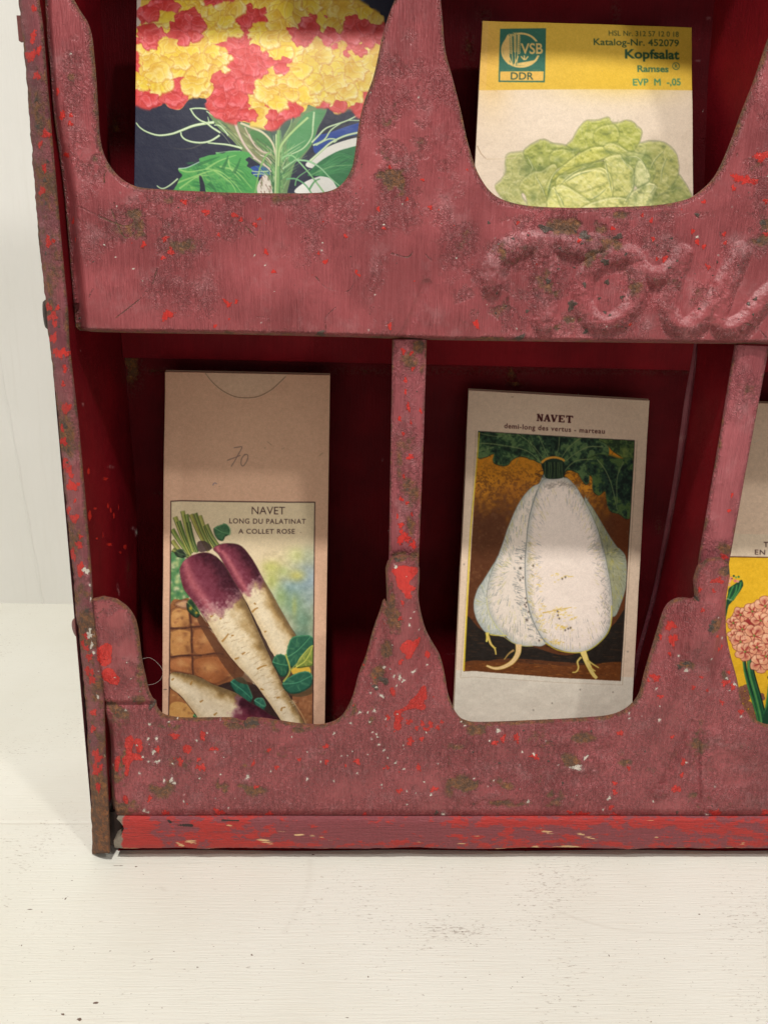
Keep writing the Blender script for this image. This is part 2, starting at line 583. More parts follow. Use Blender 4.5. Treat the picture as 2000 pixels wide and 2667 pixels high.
def white_board():
    k = Nodes('brushed_white_paint')
    _, mr, mg, mb, ma = k.attr('wear')
    st = k.noise(40, 6, 0.65, (1.0, 26, 26))
    st2 = k.noise(120, 5, 0.7, (1.0, 12, 12))
    sp = k.noise(420, 5, 0.7, (1.0, 3.2, 3))
    big = k.noise(9, 4)
    scr = k.noise(90, 6, 0.75, (1.0, 9, 9))
    c = k.mix(k.step(big, 0.3, 0.7), (216, 214, 202), (223, 222, 212))
    c = k.mix(k.math('MULTIPLY', k.step(st, 0.5, 0.75), 0.4), c, (218, 212, 196))
    # worn-through dashes along the brush marks, denser where the wear attribute says so
    d = k.math('ADD', k.math('ADD', sp, k.math('MULTIPLY', k.math('SUBTRACT', scr, 0.5), 0.55)), k.math('MULTIPLY', mg, 0.22))
    d = k.math('ADD', d, k.math('MULTIPLY', k.math('SUBTRACT', k.noise(16, 4), 0.5), 0.42))
    c = k.mix(k.math('MULTIPLY', k.step(d, 0.64, 0.70), 0.5), c, (150, 134, 120))
    c = k.mix(k.math('MULTIPLY', k.step(k.noise(520, 2, 0.5, (1, 1.6, 1)), 0.72, 0.75), 0.7), c, (120, 100, 88))
    c = k.mix(k.step(k.math('ADD', mr, k.math('MULTIPLY', k.math('SUBTRACT', k.noise(900, 3), 0.5), 0.6)), 0.45, 0.6), c, (104, 84, 72))
    c = k.mix(k.math('MULTIPLY', mb, 0.55), c, (170, 160, 146))
    k.l(c, k.b.inputs['Base Color'])
    k.b.inputs['Roughness'].default_value = 0.5
    h = k.math('ADD', st, k.math('MULTIPLY', st2, 0.6))
    h = k.math('SUBTRACT', h, k.math('MULTIPLY', k.step(d, 0.68, 0.76), 0.5))
    k.l(k.bump(h, 0.0005, 0.5), k.b.inputs['Normal'])
    return k.m


def white_wall():
    k = Nodes('brushed_white_wall_paint')
    st = k.noise(30, 6, 0.65, (9, 9, 0.5))
    c = k.mix(k.step(k.noise(7, 4), 0.3, 0.7), (230, 229, 222), (236, 235, 229))
    c = k.mix(k.math('MULTIPLY', k.step(st, 0.5, 0.8), 0.3), c, (220, 217, 208))
    k.l(c, k.b.inputs['Base Color'])
    k.b.inputs['Roughness'].default_value = 0.55
    k.l(k.bump(st, 0.0006, 0.5), k.b.inputs['Normal'])
    return k.m


def build_board():
    # fine where the camera looks, coarse out to the sides; wear marks are stored in the surface
    x = np.concatenate([np.linspace(-1.2, -0.26, 12), np.arange(-0.255, 0.245, 0.0006), np.linspace(0.25, 1.2, 12)])
    y0 = np.concatenate([np.linspace(-0.9, -0.215, 10), np.arange(-0.21, 0.06, 0.0006), np.linspace(0.065, WALL_Y, 14)])
    X, Y = np.meshgrid(x, y0)
    n = X.size
    P = np.stack([X.ravel(), Y.ravel(), np.zeros(n)], 1)
    W = np.zeros((n, 4)); W[:, 3] = 1
    px, py = to_px(P)
    vis = (P[:, 1] > -0.25)

    def mark(cx, cy, rx, ry, ch, v, rot=0.0):
        c = at_z(cx, cy); s = np.hypot(*(at_z(cx + rx, cy) - c)[:2]); t = np.hypot(*(at_z(cx, cy + ry) - c)[:2])
        dx, dy = P[:, 0] - c[0], P[:, 1] - c[1]
        u = (dx * math.cos(rot) + dy * math.sin(rot)) / s; q = (-dx * math.sin(rot) + dy * math.cos(rot)) / t
        W[:, ch] = np.maximum(W[:, ch], v * np.exp(-(u * u + q * q)) * vis)

    mark(1190, 2430, 100, 34, 1, 0.55); mark(1110, 2470, 80, 14, 1, 0.45); mark(1235, 2440, 40, 18, 1, 0.4)
    for cx, cy, rx, ry, rot in ((172, 2340, 5, 14, -0.4), (58, 2462, 4, 7, -.3), (656, 2487, 10, 5, -.2), (960, 2544, 6, 8, 0), (816, 2226, 10, 4, .5), (1184, 2425, 5, 6, 0), (1204, 2427, 8, 5, .2),
                                (208, 2655, 18, 9, -.4), (165, 2642, 22, 5, -.35), (250, 2612, 18, 7, 0.1), (78, 2368, 22, 3, 0), (676, 2417, 4, 4, 0), (80, 2556, 4, 5, 0), (1226, 2457, 5, 4, 0),
                                (1820, 2381, 8, 5, 0), (1730, 2497, 5, 4, 0), (1585, 2490, 3, 10, -.2), (1470, 2486, 4, 3, 0), (1461, 2337, 5, 3, 0), (1595, 2528, 4, 4, 0), (310, 2255, 40, 2, 0), (355, 2257, 8, 4, 0), (235, 2200, 6, 2, .5),
                                (66, 2350, 3, 3, 0), (1142, 2222, 6, 3, 0), (1368, 2217, 7, 3, 0), (905, 2650, 12, 3, .1), (930, 2656, 9, 3, 0), (664, 2345, 5, 4, 0), (1545, 2310, 5, 4, 0), (1680, 2308, 5, 4, .4), (515, 2520, 9, 5, .3)):
        mark(cx, cy, rx * 0.62, ry * 0.62, 0, 0.8, rot)
    for i in range(16):
        mark(1325 + i * 4.4, 2578 - i * 4.1, 3.5, 2.5, 0, 0.5 + 0.4 * RNG.random())
    # long hairline scratches
    for pts in (((1455, 2375), (1540, 2405), (1640, 2424), (1800, 2428), (1990, 2405)), ((808, 2240), (800, 2320), (740, 2430)), ((260, 2248), (350, 2250), (520, 2247)), ((430, 2320), (420, 2310))):
        c = catmull(np.array(pts, float), 30, False)
        for q in c[::2]:
            mark(q[0], q[1], 9, 1.6, 2, 0.35)
    Z = np.zeros(n)
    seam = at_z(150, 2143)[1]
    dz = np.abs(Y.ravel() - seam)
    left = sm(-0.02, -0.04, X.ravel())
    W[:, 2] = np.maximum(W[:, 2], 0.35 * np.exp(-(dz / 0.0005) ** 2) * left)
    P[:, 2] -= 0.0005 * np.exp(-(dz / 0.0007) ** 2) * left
    F = grid_faces(len(y0), len(x))[:, ::-1]
    o = mesh_obj('table_top', P, F, white_board(), colors=W)
    tag(o, 'worn cream white painted board the red rack stands on', 'table top', kind='structure')
    # its thickness
    V, F2 = box_vf(-1.2, 1.2, -0.9, WALL_Y, -0.03, -0.0025)
    mesh_obj('board_edge', V, F2, M['board_body'], parent=o, smooth=False)
    m = white_wall()
    xs = np.array([-1.6] + list(np.linspace(-0.5, 0.5, 161)) + [1.6]); zs = np.linspace(-0.03, 1.2, 40)
    a = at_z(113, 1572); wa = a[0]
    b = at(4, 970, WALL_Y)
    X, Z = np.meshgrid(xs, zs)
    P = np.stack([X.ravel(), np.full(X.size, WALL_Y), Z.ravel()], 1)
    o = mesh_obj('wall', P, grid_faces(len(zs), len(xs))[:, ::-1], m)
    tag(o, 'white painted board wall behind the rack with brush strokes', 'wall', kind='structure')
    # a thin ridge of paint where two wall boards meet
    t = np.linspace(-0.1, 2.2, 40)[:, None]
    line = np.array([wa, WALL_Y, 0.0]) + t * (b - np.array([wa, WALL_Y, 0.0]))
    V = []; F = []
    for i, p in enumerate(line):
        wv = 0.0012 * (1 + 0.3 * math.sin(i * 1.7))
        V += [(p[0] - wv, WALL_Y - 0.0001, p[2]), (p[0], WALL_Y - 0.0008, p[2]), (p[0] + wv, WALL_Y - 0.0001, p[2])]
        if i:
            k = 3 * i
            F += [(k - 3, k - 2, k + 1, k), (k - 2, k - 1, k + 2, k + 1)]
    mesh_obj('board_joint', V, F, m, parent=o)


M['board_body'] = plain('white_painted_wood', (214, 208, 194), 0.6, 0.05, 60)
build_board()

# ------------------------------------------------------------------ wear of the sheet metal (chips, rust, flecks, pits), measured on the front of the rack
WS = 0.62                                                     # raster cells per photograph pixel
WX0, WY0 = 20, -700
WH = np.array([[WS, 0, -WX0 * WS], [0, WS, -WY0 * WS], [0, 0, 1.0]])
wear = Print(int(3060 * WS), int(2960 * WS), WH, 4, (0, 0, 0, 1))


def dab(pts_or_c, ch, v=1.0, r=None, aspect=1.0, rot=0.0, wob=None, seed=0):
    """one chip / stain: an irregular patch raising one channel of the wear"""
    if r is not None:
        # small chip: highest in the middle, falling off past its rim so that the paint's own grain breaks the edge
        rr = np.random.default_rng(abs(int(pts_or_c[0] * 7 + pts_or_c[1] * 13)) + ch)
        r = r * 0.82
        e = 2.4 * r * max(aspect, 1) + 3
        x0, x1 = int((pts_or_c[0] - e - WX0) * WS), int((pts_or_c[0] + e - WX0) * WS) + 1
        y0, y1 = int((pts_or_c[1] - e - WY0) * WS), int((pts_or_c[1] + e - WY0) * WS) + 1
        sl = (slice(max(y0, 0), max(y1, 1)), slice(max(x0, 0), max(x1, 1)))
        dx, dy = wear.PX[sl] - pts_or_c[0], wear.PY[sl] - pts_or_c[1]
        u = (dx * math.cos(rot) + dy * math.sin(rot)) / (r * aspect); q = (-dx * math.sin(rot) + dy * math.cos(rot)) / r
        th = np.arctan2(q, u)
        lob = 1 + 0.22 * np.sin(2 * th + rr.random() * 6.3) + 0.22 * np.sin(3 * th + rr.random() * 6.3) + 0.14 * np.sin(5 * th + rr.random() * 6.3)
        k = np.clip(1.0 - 0.5 * np.hypot(u, q) / lob, 0, 1)
    else:
        m = wear.fill(np.asarray(pts_or_c, float), None, wob=wob or 0)
        if m is None:
            return
        sl, k = m
        for s_ in (1, 2, 3, 2):                                # soften the rim a little
            k = (k * 2 + np.roll(k, s_, 0) + np.roll(k, -s_, 0) + np.roll(k, s_, 1) + np.roll(k, -s_, 1)) / 6
    a = wear.a[sl]
    if ch == 3:
        a[..., 3] = np.minimum(a[..., 3], 1 - k * v)
    else:
        a[..., ch] = np.maximum(a[..., ch], k * v)


def soft(cx, cy, rx, ry, ch, v, rot=0.0):
    x0, x1 = int((cx - 2.2 * max(rx, ry) - WX0) * WS), int((cx + 2.2 * max(rx, ry) - WX0) * WS)
    y0, y1 = int((cy - 2.2 * max(rx, ry) - WY0) * WS), int((cy + 2.2 * max(rx, ry) - WY0) * WS)
    sl = (slice(max(y0, 0), max(y1, 1)), slice(max(x0, 0), max(x1, 1)))
    dx, dy = wear.PX[sl] - cx, wear.PY[sl] - cy
    u = (dx * math.cos(rot) + dy * math.sin(rot)) / rx; q = (-dx * math.sin(rot) + dy * math.cos(rot)) / ry
    a = wear.a[sl]
    a[..., ch] = np.maximum(a[..., ch], v * np.exp(-(u * u + q * q)))


RED, RUST, WHITE, PIT = 0, 1, 2, 3
# rust blooms: cx, cy, rx, ry, strength
for q in ((1030, 470, 34, 44, .75), (1015, 455, 40, 16, .6), (380, 600, 90, 34, .42), (480, 640, 60, 30, .4), (700, 520, 130, 16, .4), (350, 555, 40, 20, .45), (1180, 620, 60, 60, .3), (480, 520, 120, 14, .35),
          (1480, 590, 150, 26, .55), (1560, 640, 160, 40, .40), (1330, 655, 60, 40, .45), (1600, 745, 80, 40, .5), (1490, 850, 60, 26, .75), (1530, 660, 50, 40, .5), (1790, 745, 60, 50, .4), (1980, 600, 40, 50, .6),
          (1300, 790, 70, 60, .35), (1440, 730, 60, 60, .4), (1640, 560, 160, 14, .4), (1090, 340, 24, 60, .45), (1020, 300, 30, 50, .4), (1000, 420, 20, 50, .4), (190, 200, 24, 90, .3), (240, 420, 50, 50, .3),
          (225, 868, 34, 6, .9), (300, 870, 40, 5, .8), (440, 872, 24, 6, .7), (600, 868, 24, 6, .7), (1260, 884, 70, 7, .7), (1000, 880, 60, 5, .6), (760, 876, 50, 4, .5), (830, 878, 20, 6, .6), (185, 840, 14, 40, .7),
          (1250, 890, 60, 6, .7), (1900, 900, 20, 6, .6), (1240, 800, 60, 80, .25),
          (300, 1850, 60, 26, .75), (380, 1830, 40, 20, .7), (290, 2050, 24, 60, .8), (320, 2100, 50, 40, .6), (420, 2050, 50, 40, .45), (620, 2055, 110, 26, .5), (330, 1980, 30, 60, .5), (520, 1890, 150, 16, .6), (650, 1885, 70, 14, .85),
          (760, 1900, 90, 14, .5), (365, 1760, 12, 50, .6), (300, 1580, 40, 20, .3), (480, 1990, 80, 30, .3), (700, 1960, 90, 30, .3),
          (990, 1760, 30, 30, .6), (1010, 1700, 20, 40, .6), (960, 1860, 60, 30, .5), (1020, 1600, 30, 60, .4), (930, 1830, 30, 30, .5), (1240, 1900, 40, 20, .65), (1210, 2050, 50, 34, .75), (1430, 2040, 40, 50, .75),
          (1490, 1980, 50, 20, .55), (1520, 1920, 30, 16, .7), (1630, 2060, 30, 20, .6), (1840, 2080, 50, 30, .8), (1930, 1990, 40, 30, .6), (1820, 1930, 30, 60, .4), (1630, 1990, 24, 14, .6), (1200, 1960, 60, 60, .35), (1400, 1930, 50, 50, .35),
          (1330, 2040, 60, 20, .45), (1350, 2090, 150, 16, .4), (1800, 1640, 30, 50, .5), (1840, 1620, 30, 30, .75), (1780, 1720, 50, 20, .5), (1840, 1740, 16, 30, .6), (1890, 1480, 30, 16, .8), (1880, 1760, 20, 20, .5),
          (1060, 1448, 40, 10, .7), (1020, 1550, 10, 60, .6), (1090, 1540, 10, 50, .5)):
    soft(*q[:4], RUST, q[4])
# bright red chips
for q in ((430, 622, 8, 1), (445, 655, 9, 1.2), (375, 637, 9, .7), (425, 672, 6, 1), (480, 525, 8, 1), (537, 553, 9, 1), (610, 560, 8, 1), (628, 572, 6, 1), (665, 585, 7, 1), (676, 570, 5, 1), (693, 655, 8, 1), (437, 820, 14, 1), (595, 792, 8, 1), (585, 782, 5, 1), (616, 784, 6, 1),
          (847, 682, 7, 1), (713, 707, 6, 1), (935, 717, 5, 1), (900, 615, 6, 1), (985, 545, 6, 1), (1015, 437, 5, 1), (1015, 850, 8, .8), (1240, 845, 11, .8), (1000, 595, 5, 1), (570, 612, 5, 1), (830, 660, 5, 1), (928, 707, 5, 1), (560, 850, 5, 1),
          (1695, 575, 6, 1), (1815, 630, 7, 1), (1832, 642, 6, 1), (1700, 622, 6, 1), (1730, 673, 8, 1), (1710, 675, 5, 1), (1843, 695, 7, 1), (1887, 632, 7, .6), (1803, 602, 8, .6), (1672, 560, 5, 1), (1640, 845, 5, 1), (1505, 625, 7, 1), (1348, 580, 5, 1), (1595, 595, 6, 1),
          (1920, 463, 12, 1.2), (1945, 470, 12, 1.6), (1980, 407, 14, 1.2), (1910, 490, 7, 1), (1990, 525, 7, 1), (1832, 525, 6, 1), (1996, 610, 8, 1), (1885, 610, 6, 1), (1120, 540, 6, 1), (1100, 470, 5, 1), (1060, 520, 5, 1),
          (150, 240, 10, .6), (162, 300, 14, .6), (186, 300, 6, 1), (184, 322, 9, .7), (168, 400, 8, 1.4), (178, 572, 9, .7), (186, 622, 7, .5),
          (1060, 1400, 14, .6), (1045, 1368, 8, 1), (1075, 1420, 8, 1.2), (1050, 1398, 9, 1), (1040, 1410, 10, .5), (1040, 1600, 6, 1), (1047, 1560, 8, .6),
          (930, 1985, 8, 1), (1040, 2060, 7, 1), (850, 1945, 7, 1), (520, 2000, 9, 1), (530, 1920, 10, .6), (470, 1985, 10, .9), (490, 1952, 10, 1), (455, 1918, 10, 1.2), (530, 2000, 10, .6), (552, 1952, 6, 1), (565, 1952, 5, 1), (517, 1980, 6, 1), (410, 1953, 8, 1),
          (660, 1990, 7, .7), (667, 2050, 6, 1), (700, 1955, 6, 1), (720, 2000, 6, 1), (850, 1985, 6, 1), (900, 1995, 5, .6), (780, 1980, 5, 1), (390, 2080, 9, .6), (330, 2085, 6, .7),
          (1065, 1880, 8, 1), (1100, 1885, 7, 1), (1122, 1886, 8, 1), (1140, 1895, 8, .6), (1110, 1900, 7, 1), (1085, 1897, 6, 1), (1068, 1932, 10, 1), (1010, 1868, 7, 1), (1098, 1925, 6, 1), (1010, 2000, 5, 1), (1130, 2055, 7, 1.4), (1090, 2000, 10, .5), (1290, 1935, 6, 1), (1310, 1925, 12, .5), (1345, 1922, 14, .5), (1285, 1937, 6, 1),
          (1392, 1970, 9, 1), (1615, 1910, 8, 1), (1637, 2002, 6, 1), (1780, 1985, 9, .8), (1775, 2020, 7, .7), (1760, 2055, 11, 1), (1600, 2062, 7, 1), (1590, 2103, 7, 1), (1865, 2120, 14, 1), (1484, 2118, 7, 1), (1600, 2040, 6, 1), (1520, 2128, 14, 1), (700, 2125, 10, 1), (570, 2118, 12, 1), (430, 2120, 10, 1), (1995, 2118, 12, 1), (1600, 2128, 10, 1), (950, 2129, 9, 1),
          (1748, 1633, 13, .8), (1753, 1668, 15, .7), (1725, 1665, 7, .6), (1857, 1503, 10, 1.3), (1812, 1527, 6, .8), (1847, 1530, 5, 1), (1818, 1580, 5, 1.3), (1708, 1768, 10, 1.2), (1870, 1690, 6, 1), (1880, 1685, 6, .6), (1820, 1757, 5, 1), (1800, 1785, 6, 1), (1838, 1795, 6, .7), (1890, 1780, 9, 1), (1910, 1790, 8, 1), (1880, 1830, 6, 1), (1930, 1855, 8, 1),
          (1720, 1815, 6, 1), (1745, 1705, 5, 1), (1690, 1775, 6, .5), (1150, 1880, 5, 1), (1900, 1755, 5, 1), (1860, 1650, 5, 1), (1750, 1920, 5, 1)):
    dab((q[0], q[1]), RED, 1.0, r=q[2] * 1.15, aspect=q[3])
for P in (zoomed(900, 1350, 3.403, [(400, 440), (470, 390), (540, 390), (640, 420), (620, 480), (560, 520), (570, 560), (640, 590), (600, 615), (560, 610), (585, 670), (560, 690), (500, 670), (470, 740), (475, 690), (520, 650), (450, 560), (440, 490)]),
          zoomed(900, 1350, 3.403, [(490, 1080), (560, 1030), (590, 1070), (650, 1020), (660, 1070), (610, 1150), (580, 1180), (580, 1220), (520, 1210), (480, 1280), (460, 1230), (540, 1180), (480, 1140)]),
          zoomed(900, 1350, 3.403, [(690, 1480), (720, 1520), (720, 1600), (680, 1620), (720, 1670), (680, 1705), (640, 1680), (560, 1690), (500, 1715), (480, 1750), (530, 1780), (480, 1800), (500, 1860), (450, 1880), (420, 1840), (440, 1780), (420, 1720), (460, 1690), (540, 1660), (560, 1610), (620, 1560)]),
          zoomed(900, 1350, 3.403, [(350, 900), (365, 960), (375, 1000), (350, 960), (335, 910)]),
          zoomed(900, 1350, 3.403, [(700, 1190), (740, 1180), (750, 1240), (720, 1250)]),
          zoomed(900, 1350, 3.403, [(390, 1480), (430, 1490), (440, 1580), (400, 1540)]),
          zoomed(100, 1500, 2.765, [(430, 510), (470, 490), (520, 470), (540, 540), (520, 630), (460, 640), (435, 600)]),
          zoomed(100, 1500, 2.765, [(460, 690), (510, 650), (560, 690), (590, 740), (570, 790), (520, 770), (470, 740)]),
          zoomed(100, 1500, 2.765, [(640, 1160), (680, 1150), (690, 1200), (670, 1280), (740, 1290), (750, 1340), (690, 1330), (660, 1370), (650, 1440), (615, 1440), (630, 1380), (600, 1340), (630, 1280), (620, 1200)]),
          zoomed(100, 1500, 2.765, [(550, 1330), (590, 1290), (580, 1380), (570, 1430), (550, 1400)]),
          zoomed(100, 1500, 2.765, [(1040, 1230), (1095, 1225), (1100, 1270), (1050, 1280)]),
          zoomed(100, 1500, 2.765, [(1165, 1120), (1190, 1120), (1195, 1180), (1170, 1190)]),
          zoomed(100, 1500, 2.765, [(690, 1180), (740, 1180), (750, 1250), (720, 1290), (700, 1230)]),
          zoomed(100, 1500, 2.765, [(610, 1590), (640, 1580), (650, 1640), (620, 1640)])):
    dab(P, RED, 1.0, wob=2.0)
# white flecks
for q in ((1000, 585, 7, .6), (838, 652, 5, 1), (185, 140, 5, 1.2), (272, 638, 5, 1), (348, 700, 6, .7), (305, 537, 4, 1), (302, 669, 4, 1), (405, 780, 3, .5), (840, 632, 4, 1), (1048, 532, 4, 1), (955, 520, 3, 1), (1088, 260, 4, 1), (965, 238, 4, 1.4), (1815, 617, 6, 1), (1870, 665, 5, .5), (1575, 850, 4, 1), (760, 590, 3, 1),
          (400, 528, 3, 1), (314, 502, 4, .8), (960, 860, 4, 1), (1490, 830, 3, 1), (1290, 620, 3, 1),
          (1030, 1468, 7, 1.4), (1057, 1492, 4, 1), (1020, 1535, 4, .6), (1077, 1585, 4, 1), (1065, 1618, 6, 1), (1068, 1600, 4, 1), (1090, 1635, 4, 1), (1000, 1735, 8, .9), (1075, 1743, 8, 1.4), (1015, 1735, 5, .8), (1040, 1757, 9, 1.5), (1050, 1766, 7, 1.6), (1025, 1755, 6, 1.3), (1112, 1733, 5, 1), (980, 1790, 6, 1), (965, 1805, 5, 1), (995, 1812, 8, 1.6),
          (975, 1850, 7, 1.2), (937, 1855, 6, 1.6), (963, 1880, 6, 1), (983, 1920, 5, 1), (987, 1940, 7, .8), (1000, 1955, 6, 1), (968, 1925, 5, .8), (913, 1883, 6, 1), (918, 1958, 4, 1), (1005, 1872, 5, 1), (1030, 1988, 5, 1.4), (930, 2015, 5, 1), (1010, 1975, 4, 1.2), (970, 1907, 5, .7),
          (387, 1925, 8, .7), (408, 1925, 8, 1), (400, 1960, 8, 1.6), (372, 1973, 6, 1), (410, 1985, 8, 1.4), (387, 1985, 5, 1), (450, 1990, 5, 1), (447, 2032, 8, 1.7), (455, 2040, 6, 1.6), (428, 2033, 6, 1.5), (363, 2015, 7, .8), (512, 1930, 5, 1), (540, 1910, 4, 1), (653, 1932, 4, 1), (645, 2025, 8, 1.2), (575, 2018, 5, 1), (520, 2028, 6, .7), (612, 2080, 3, 1), (375, 2113, 9, 1.2), (385, 2118, 7, 1.4), (328, 1850, 5, 1.2), (390, 1887, 6, 1.3), (440, 1880, 4, 1.4), (595, 2105, 4, 1), (333, 1722, 4, .9), (343, 1766, 4, 1), (365, 1800, 4, .8),
          (1297, 1903, 9, 1.4), (1275, 1930, 6, .8), (1390, 1965, 8, .8), (1360, 1960, 6, .7), (1500, 1997, 14, 1.8), (1525, 1973, 7, 1.8), (1638, 1858, 6, .7), (1638, 1872, 5, 1), (1716, 1876, 6, 1), (1717, 1840, 4, 1), (1787, 1987, 6, .7), (1585, 2075, 9, .8), (1580, 2080, 6, .7), (1570, 2110, 5, 1), (1700, 2088, 5, 1), (1375, 2088, 6, 1.4), (1860, 2048, 4, .8), (1105, 2036, 5, 1), (1122, 2070, 6, 1.2), (1155, 2129, 10, 2), (1843, 2127, 8, 1.6), (1354, 1992, 4, .6), (1270, 2047, 3, 1), (1980, 1920, 4, 1), (1200, 1880, 5, .8), (1210, 1890, 4, 1.5),
          (1880, 1662, 6, 1), (1895, 1770, 8, .9), (1915, 1785, 8, 1), (1780, 1738, 7, 1.6), (1764, 1705, 6, .7), (1930, 1867, 6, 1), (1717, 1875, 6, 1), (1845, 1708, 5, 1), (1710, 1795, 6, .7), (1690, 1810, 5, .5), (1860, 1600, 4, 1), (1900, 1800, 5, 1), (800, 1960, 5, .8), (870, 1910, 5, 1.4), (835, 1985, 4, 1), (760, 1920, 4, 1), (800, 2030, 5, 1.6), (560, 1960, 4, 1), (480, 2070, 3, 1), (705, 2010, 4, 1), (870, 2035, 5, 1), (890, 1970, 5, .7), (1140, 1990, 4, 1), (1060, 2095, 4, 1)):
    dab((q[0], q[1]), WHITE, 1.0, r=q[2] * 0.75, aspect=q[3], rot=(q[0] * 0.7 + q[1]) % 3.1)
for i in range(90):                                          # the smaller flecks of the lower panel
    x = RNG.choice([RNG.normal(1010, 70), RNG.uniform(300, 2000), RNG.normal(440, 110)]); y = RNG.uniform(1640, 2125)
    dab((x, y), RNG.choice([WHITE, WHITE, RED]), 1.0, r=RNG.uniform(1.5, 3.4), aspect=RNG.uniform(.6, 1.6), rot=RNG.uniform(0, 3))
for i in range(46):                                           # and of the upper one
    x = RNG.uniform(210, 2000); y = RNG.uniform(440, 870)
    dab((x, y), RNG.choice([WHITE, RED, RED]), 1.0, r=RNG.uniform(1.6, 3.4), aspect=RNG.uniform(.6, 1.6), rot=RNG.uniform(0, 3))
for i in range(150):                                          # fine scratches and hairs of dust, pinholes
    x = RNG.uniform(120, 2010); y = RNG.choice([RNG.uniform(60, 880), RNG.uniform(1580, 2125)]); a = RNG.choice([1.57, RNG.uniform(0, 3.1)]) + RNG.normal(0, .25); L = RNG.uniform(8, 46)
    c = [(0, 0, 0.62, 1), (0, .55, 0, 1), (0, .6, 0, .7)][RNG.integers(3)]
    wear.stroke(np.array([(x, y), (x + L * .5 * math.cos(a) + RNG.normal(0, 2), y + L * .5 * math.sin(a)), (x + L * math.cos(a), y + L * math.sin(a))]), 1.6, 0.9, c, 0.8)
for i in range(170):
    x = RNG.uniform(120, 2010); y = RNG.choice([RNG.uniform(60, 880), RNG.uniform(1580, 2125)])
    dab((x, y), PIT, 0.8, r=RNG.uniform(1.4, 3.6), aspect=RNG.uniform(.6, 1.6))
# bare steel pits
for q in ((1424, 733, 15, .7), (1518, 742, 12, .7), (1580, 735, 14, .7), (1487, 795, 22, .85), (1572, 683, 15, 1.2), (1420, 596, 16, 2), (1520, 614, 16, 2), (1610, 616, 14, 1.4), (1272, 580, 9, .6), (1625, 662, 8, .8), (1525, 863, 12, .8), (1354, 880, 14, 1.6), (1586, 820, 6, 1), (1815, 560, 10, 1), (1985, 580, 14, .8), (1512, 635, 6, 1), (1455, 647, 6, 1), (835, 870, 12, 2),
          (1004, 1700, 8, .5), (1000, 1770, 16, 1.4), (978, 1790, 12, 1.2), (1005, 1590, 6, .5), (1033, 1450, 8, 1.6), (1890, 1485, 13, .8), (1840, 1625, 15, 1), (1845, 1610, 10, 1), (1806, 1552, 9, .7), (1780, 1720, 9, 1.4), (1765, 1733, 9, 1), (1137, 2119, 12, .9), (1764, 2118, 9, .9), (395, 1838, 14, 1.4), (660, 1883, 14, 1.6), (640, 1888, 9, 1), (350, 1830, 6, 2), (1085, 1655, 5, .8), (192, 830, 7, 1)):
    dab((q[0], q[1]), PIT, 0.9, r=q[2] * 0.8, aspect=q[3])
for i in range(46):                                           # corroded pinholes over the lettering
    dab((RNG.uniform(1280, 1990), RNG.uniform(590, 860)), PIT, 0.85, r=RNG.uniform(2, 6.5), aspect=RNG.uniform(.6, 1.6))
for i in range(26):
    dab((RNG.uniform(1160, 1990), RNG.uniform(1900, 2110)), PIT, 0.8, r=RNG.uniform(2, 5), aspect=RNG.uniform(.6, 1.6))
# hairline cracks in the old paint
for P in (((200, 535), (330, 590), (360, 545)), ((410, 700), (385, 760), (300, 830)), ((290, 545), (330, 620), (380, 560)), ((822, 720), (850, 750), (900, 760), (920, 740), (915, 690)), ((640, 590), (690, 640), (700, 660)), ((1020, 660), (1060, 670), (1075, 655)), ((270, 1820), (330, 1838), (400, 1836)), ((255, 1600), (275, 1582)), ((1870, 830), (1960, 850), (1995, 880)), ((1960, 610), (1970, 590), (1985, 640))):
    wear.stroke(np.array(P, float), 2.2, 1.4, (0, .75, 0, 1.0), 0.8)

# overall grime of the lower panel, chalky crust on the raised letters
for q in ((600, 2000, 380, 110, .20), (1150, 1950, 420, 150, .18), (1750, 1990, 330, 130, .2), (1050, 1760, 70, 130, .22), (300, 1950, 90, 200, .28), (330, 1740, 50, 120, .18), (1800, 1680, 110, 160, .16), (600, 580, 420, 60, .13), (1560, 720, 400, 120, .05), (1080, 450, 120, 120, .16), (1050, 250, 50, 220, .18), (1990, 420, 80, 160, .16)):
    soft(*q[:4], RUST, q[4])
# break the blooms up: rust creeps along the flaws of the paint
_n = fbm(wear.H, wear.W, 26, 61, 4)
wear.a[..., 1] *= 0.25 + 1.25 * sm(0.40, 0.62, _n)
_low = sm(1600, 1860, wear.PY) * sm(2200, 2130, wear.PY)
wear.a[..., 1] = np.maximum(wear.a[..., 1], 0.17 * _low)
# embossed lettering: a soft height raster in the same coordinates
emb = Print(wear.W, wear.H, WH, 1, (0,))


def emboss(pts, w, h=1.0, closed=False):
    P = catmull(np.array(pts, float), 12, closed)
    x0, x1 = P[:, 0].min() - w * 2, P[:, 0].max() + w * 2
    y0, y1 = P[:, 1].min() - w * 2, P[:, 1].max() + w * 2
    sl = (slice(int((y0 - WY0) * WS), int((y1 - WY0) * WS)), slice(int((x0 - WX0) * WS), min(int((x1 - WX0) * WS), emb.W)))
    X, Y = emb.PX[sl], emb.PY[sl]
    d = np.full(X.shape, 1e9)
    for a, b in zip(P[:-1], P[1:]):
        ab = b - a
        t = np.clip(((X - a[0]) * ab[0] + (Y - a[1]) * ab[1]) / (ab @ ab + 1e-9), 0, 1)
        d = np.minimum(d, np.hypot(X - a[0] - t * ab[0], Y - a[1] - t * ab[1]))
    v = h * np.clip(1 - (d / (w * 1.12)) ** 2, 0, 1) ** 1.15
    emb.a[sl][..., 0] = np.maximum(emb.a[sl][..., 0], v) if h > 0 else np.minimum(emb.a[sl][..., 0], v)


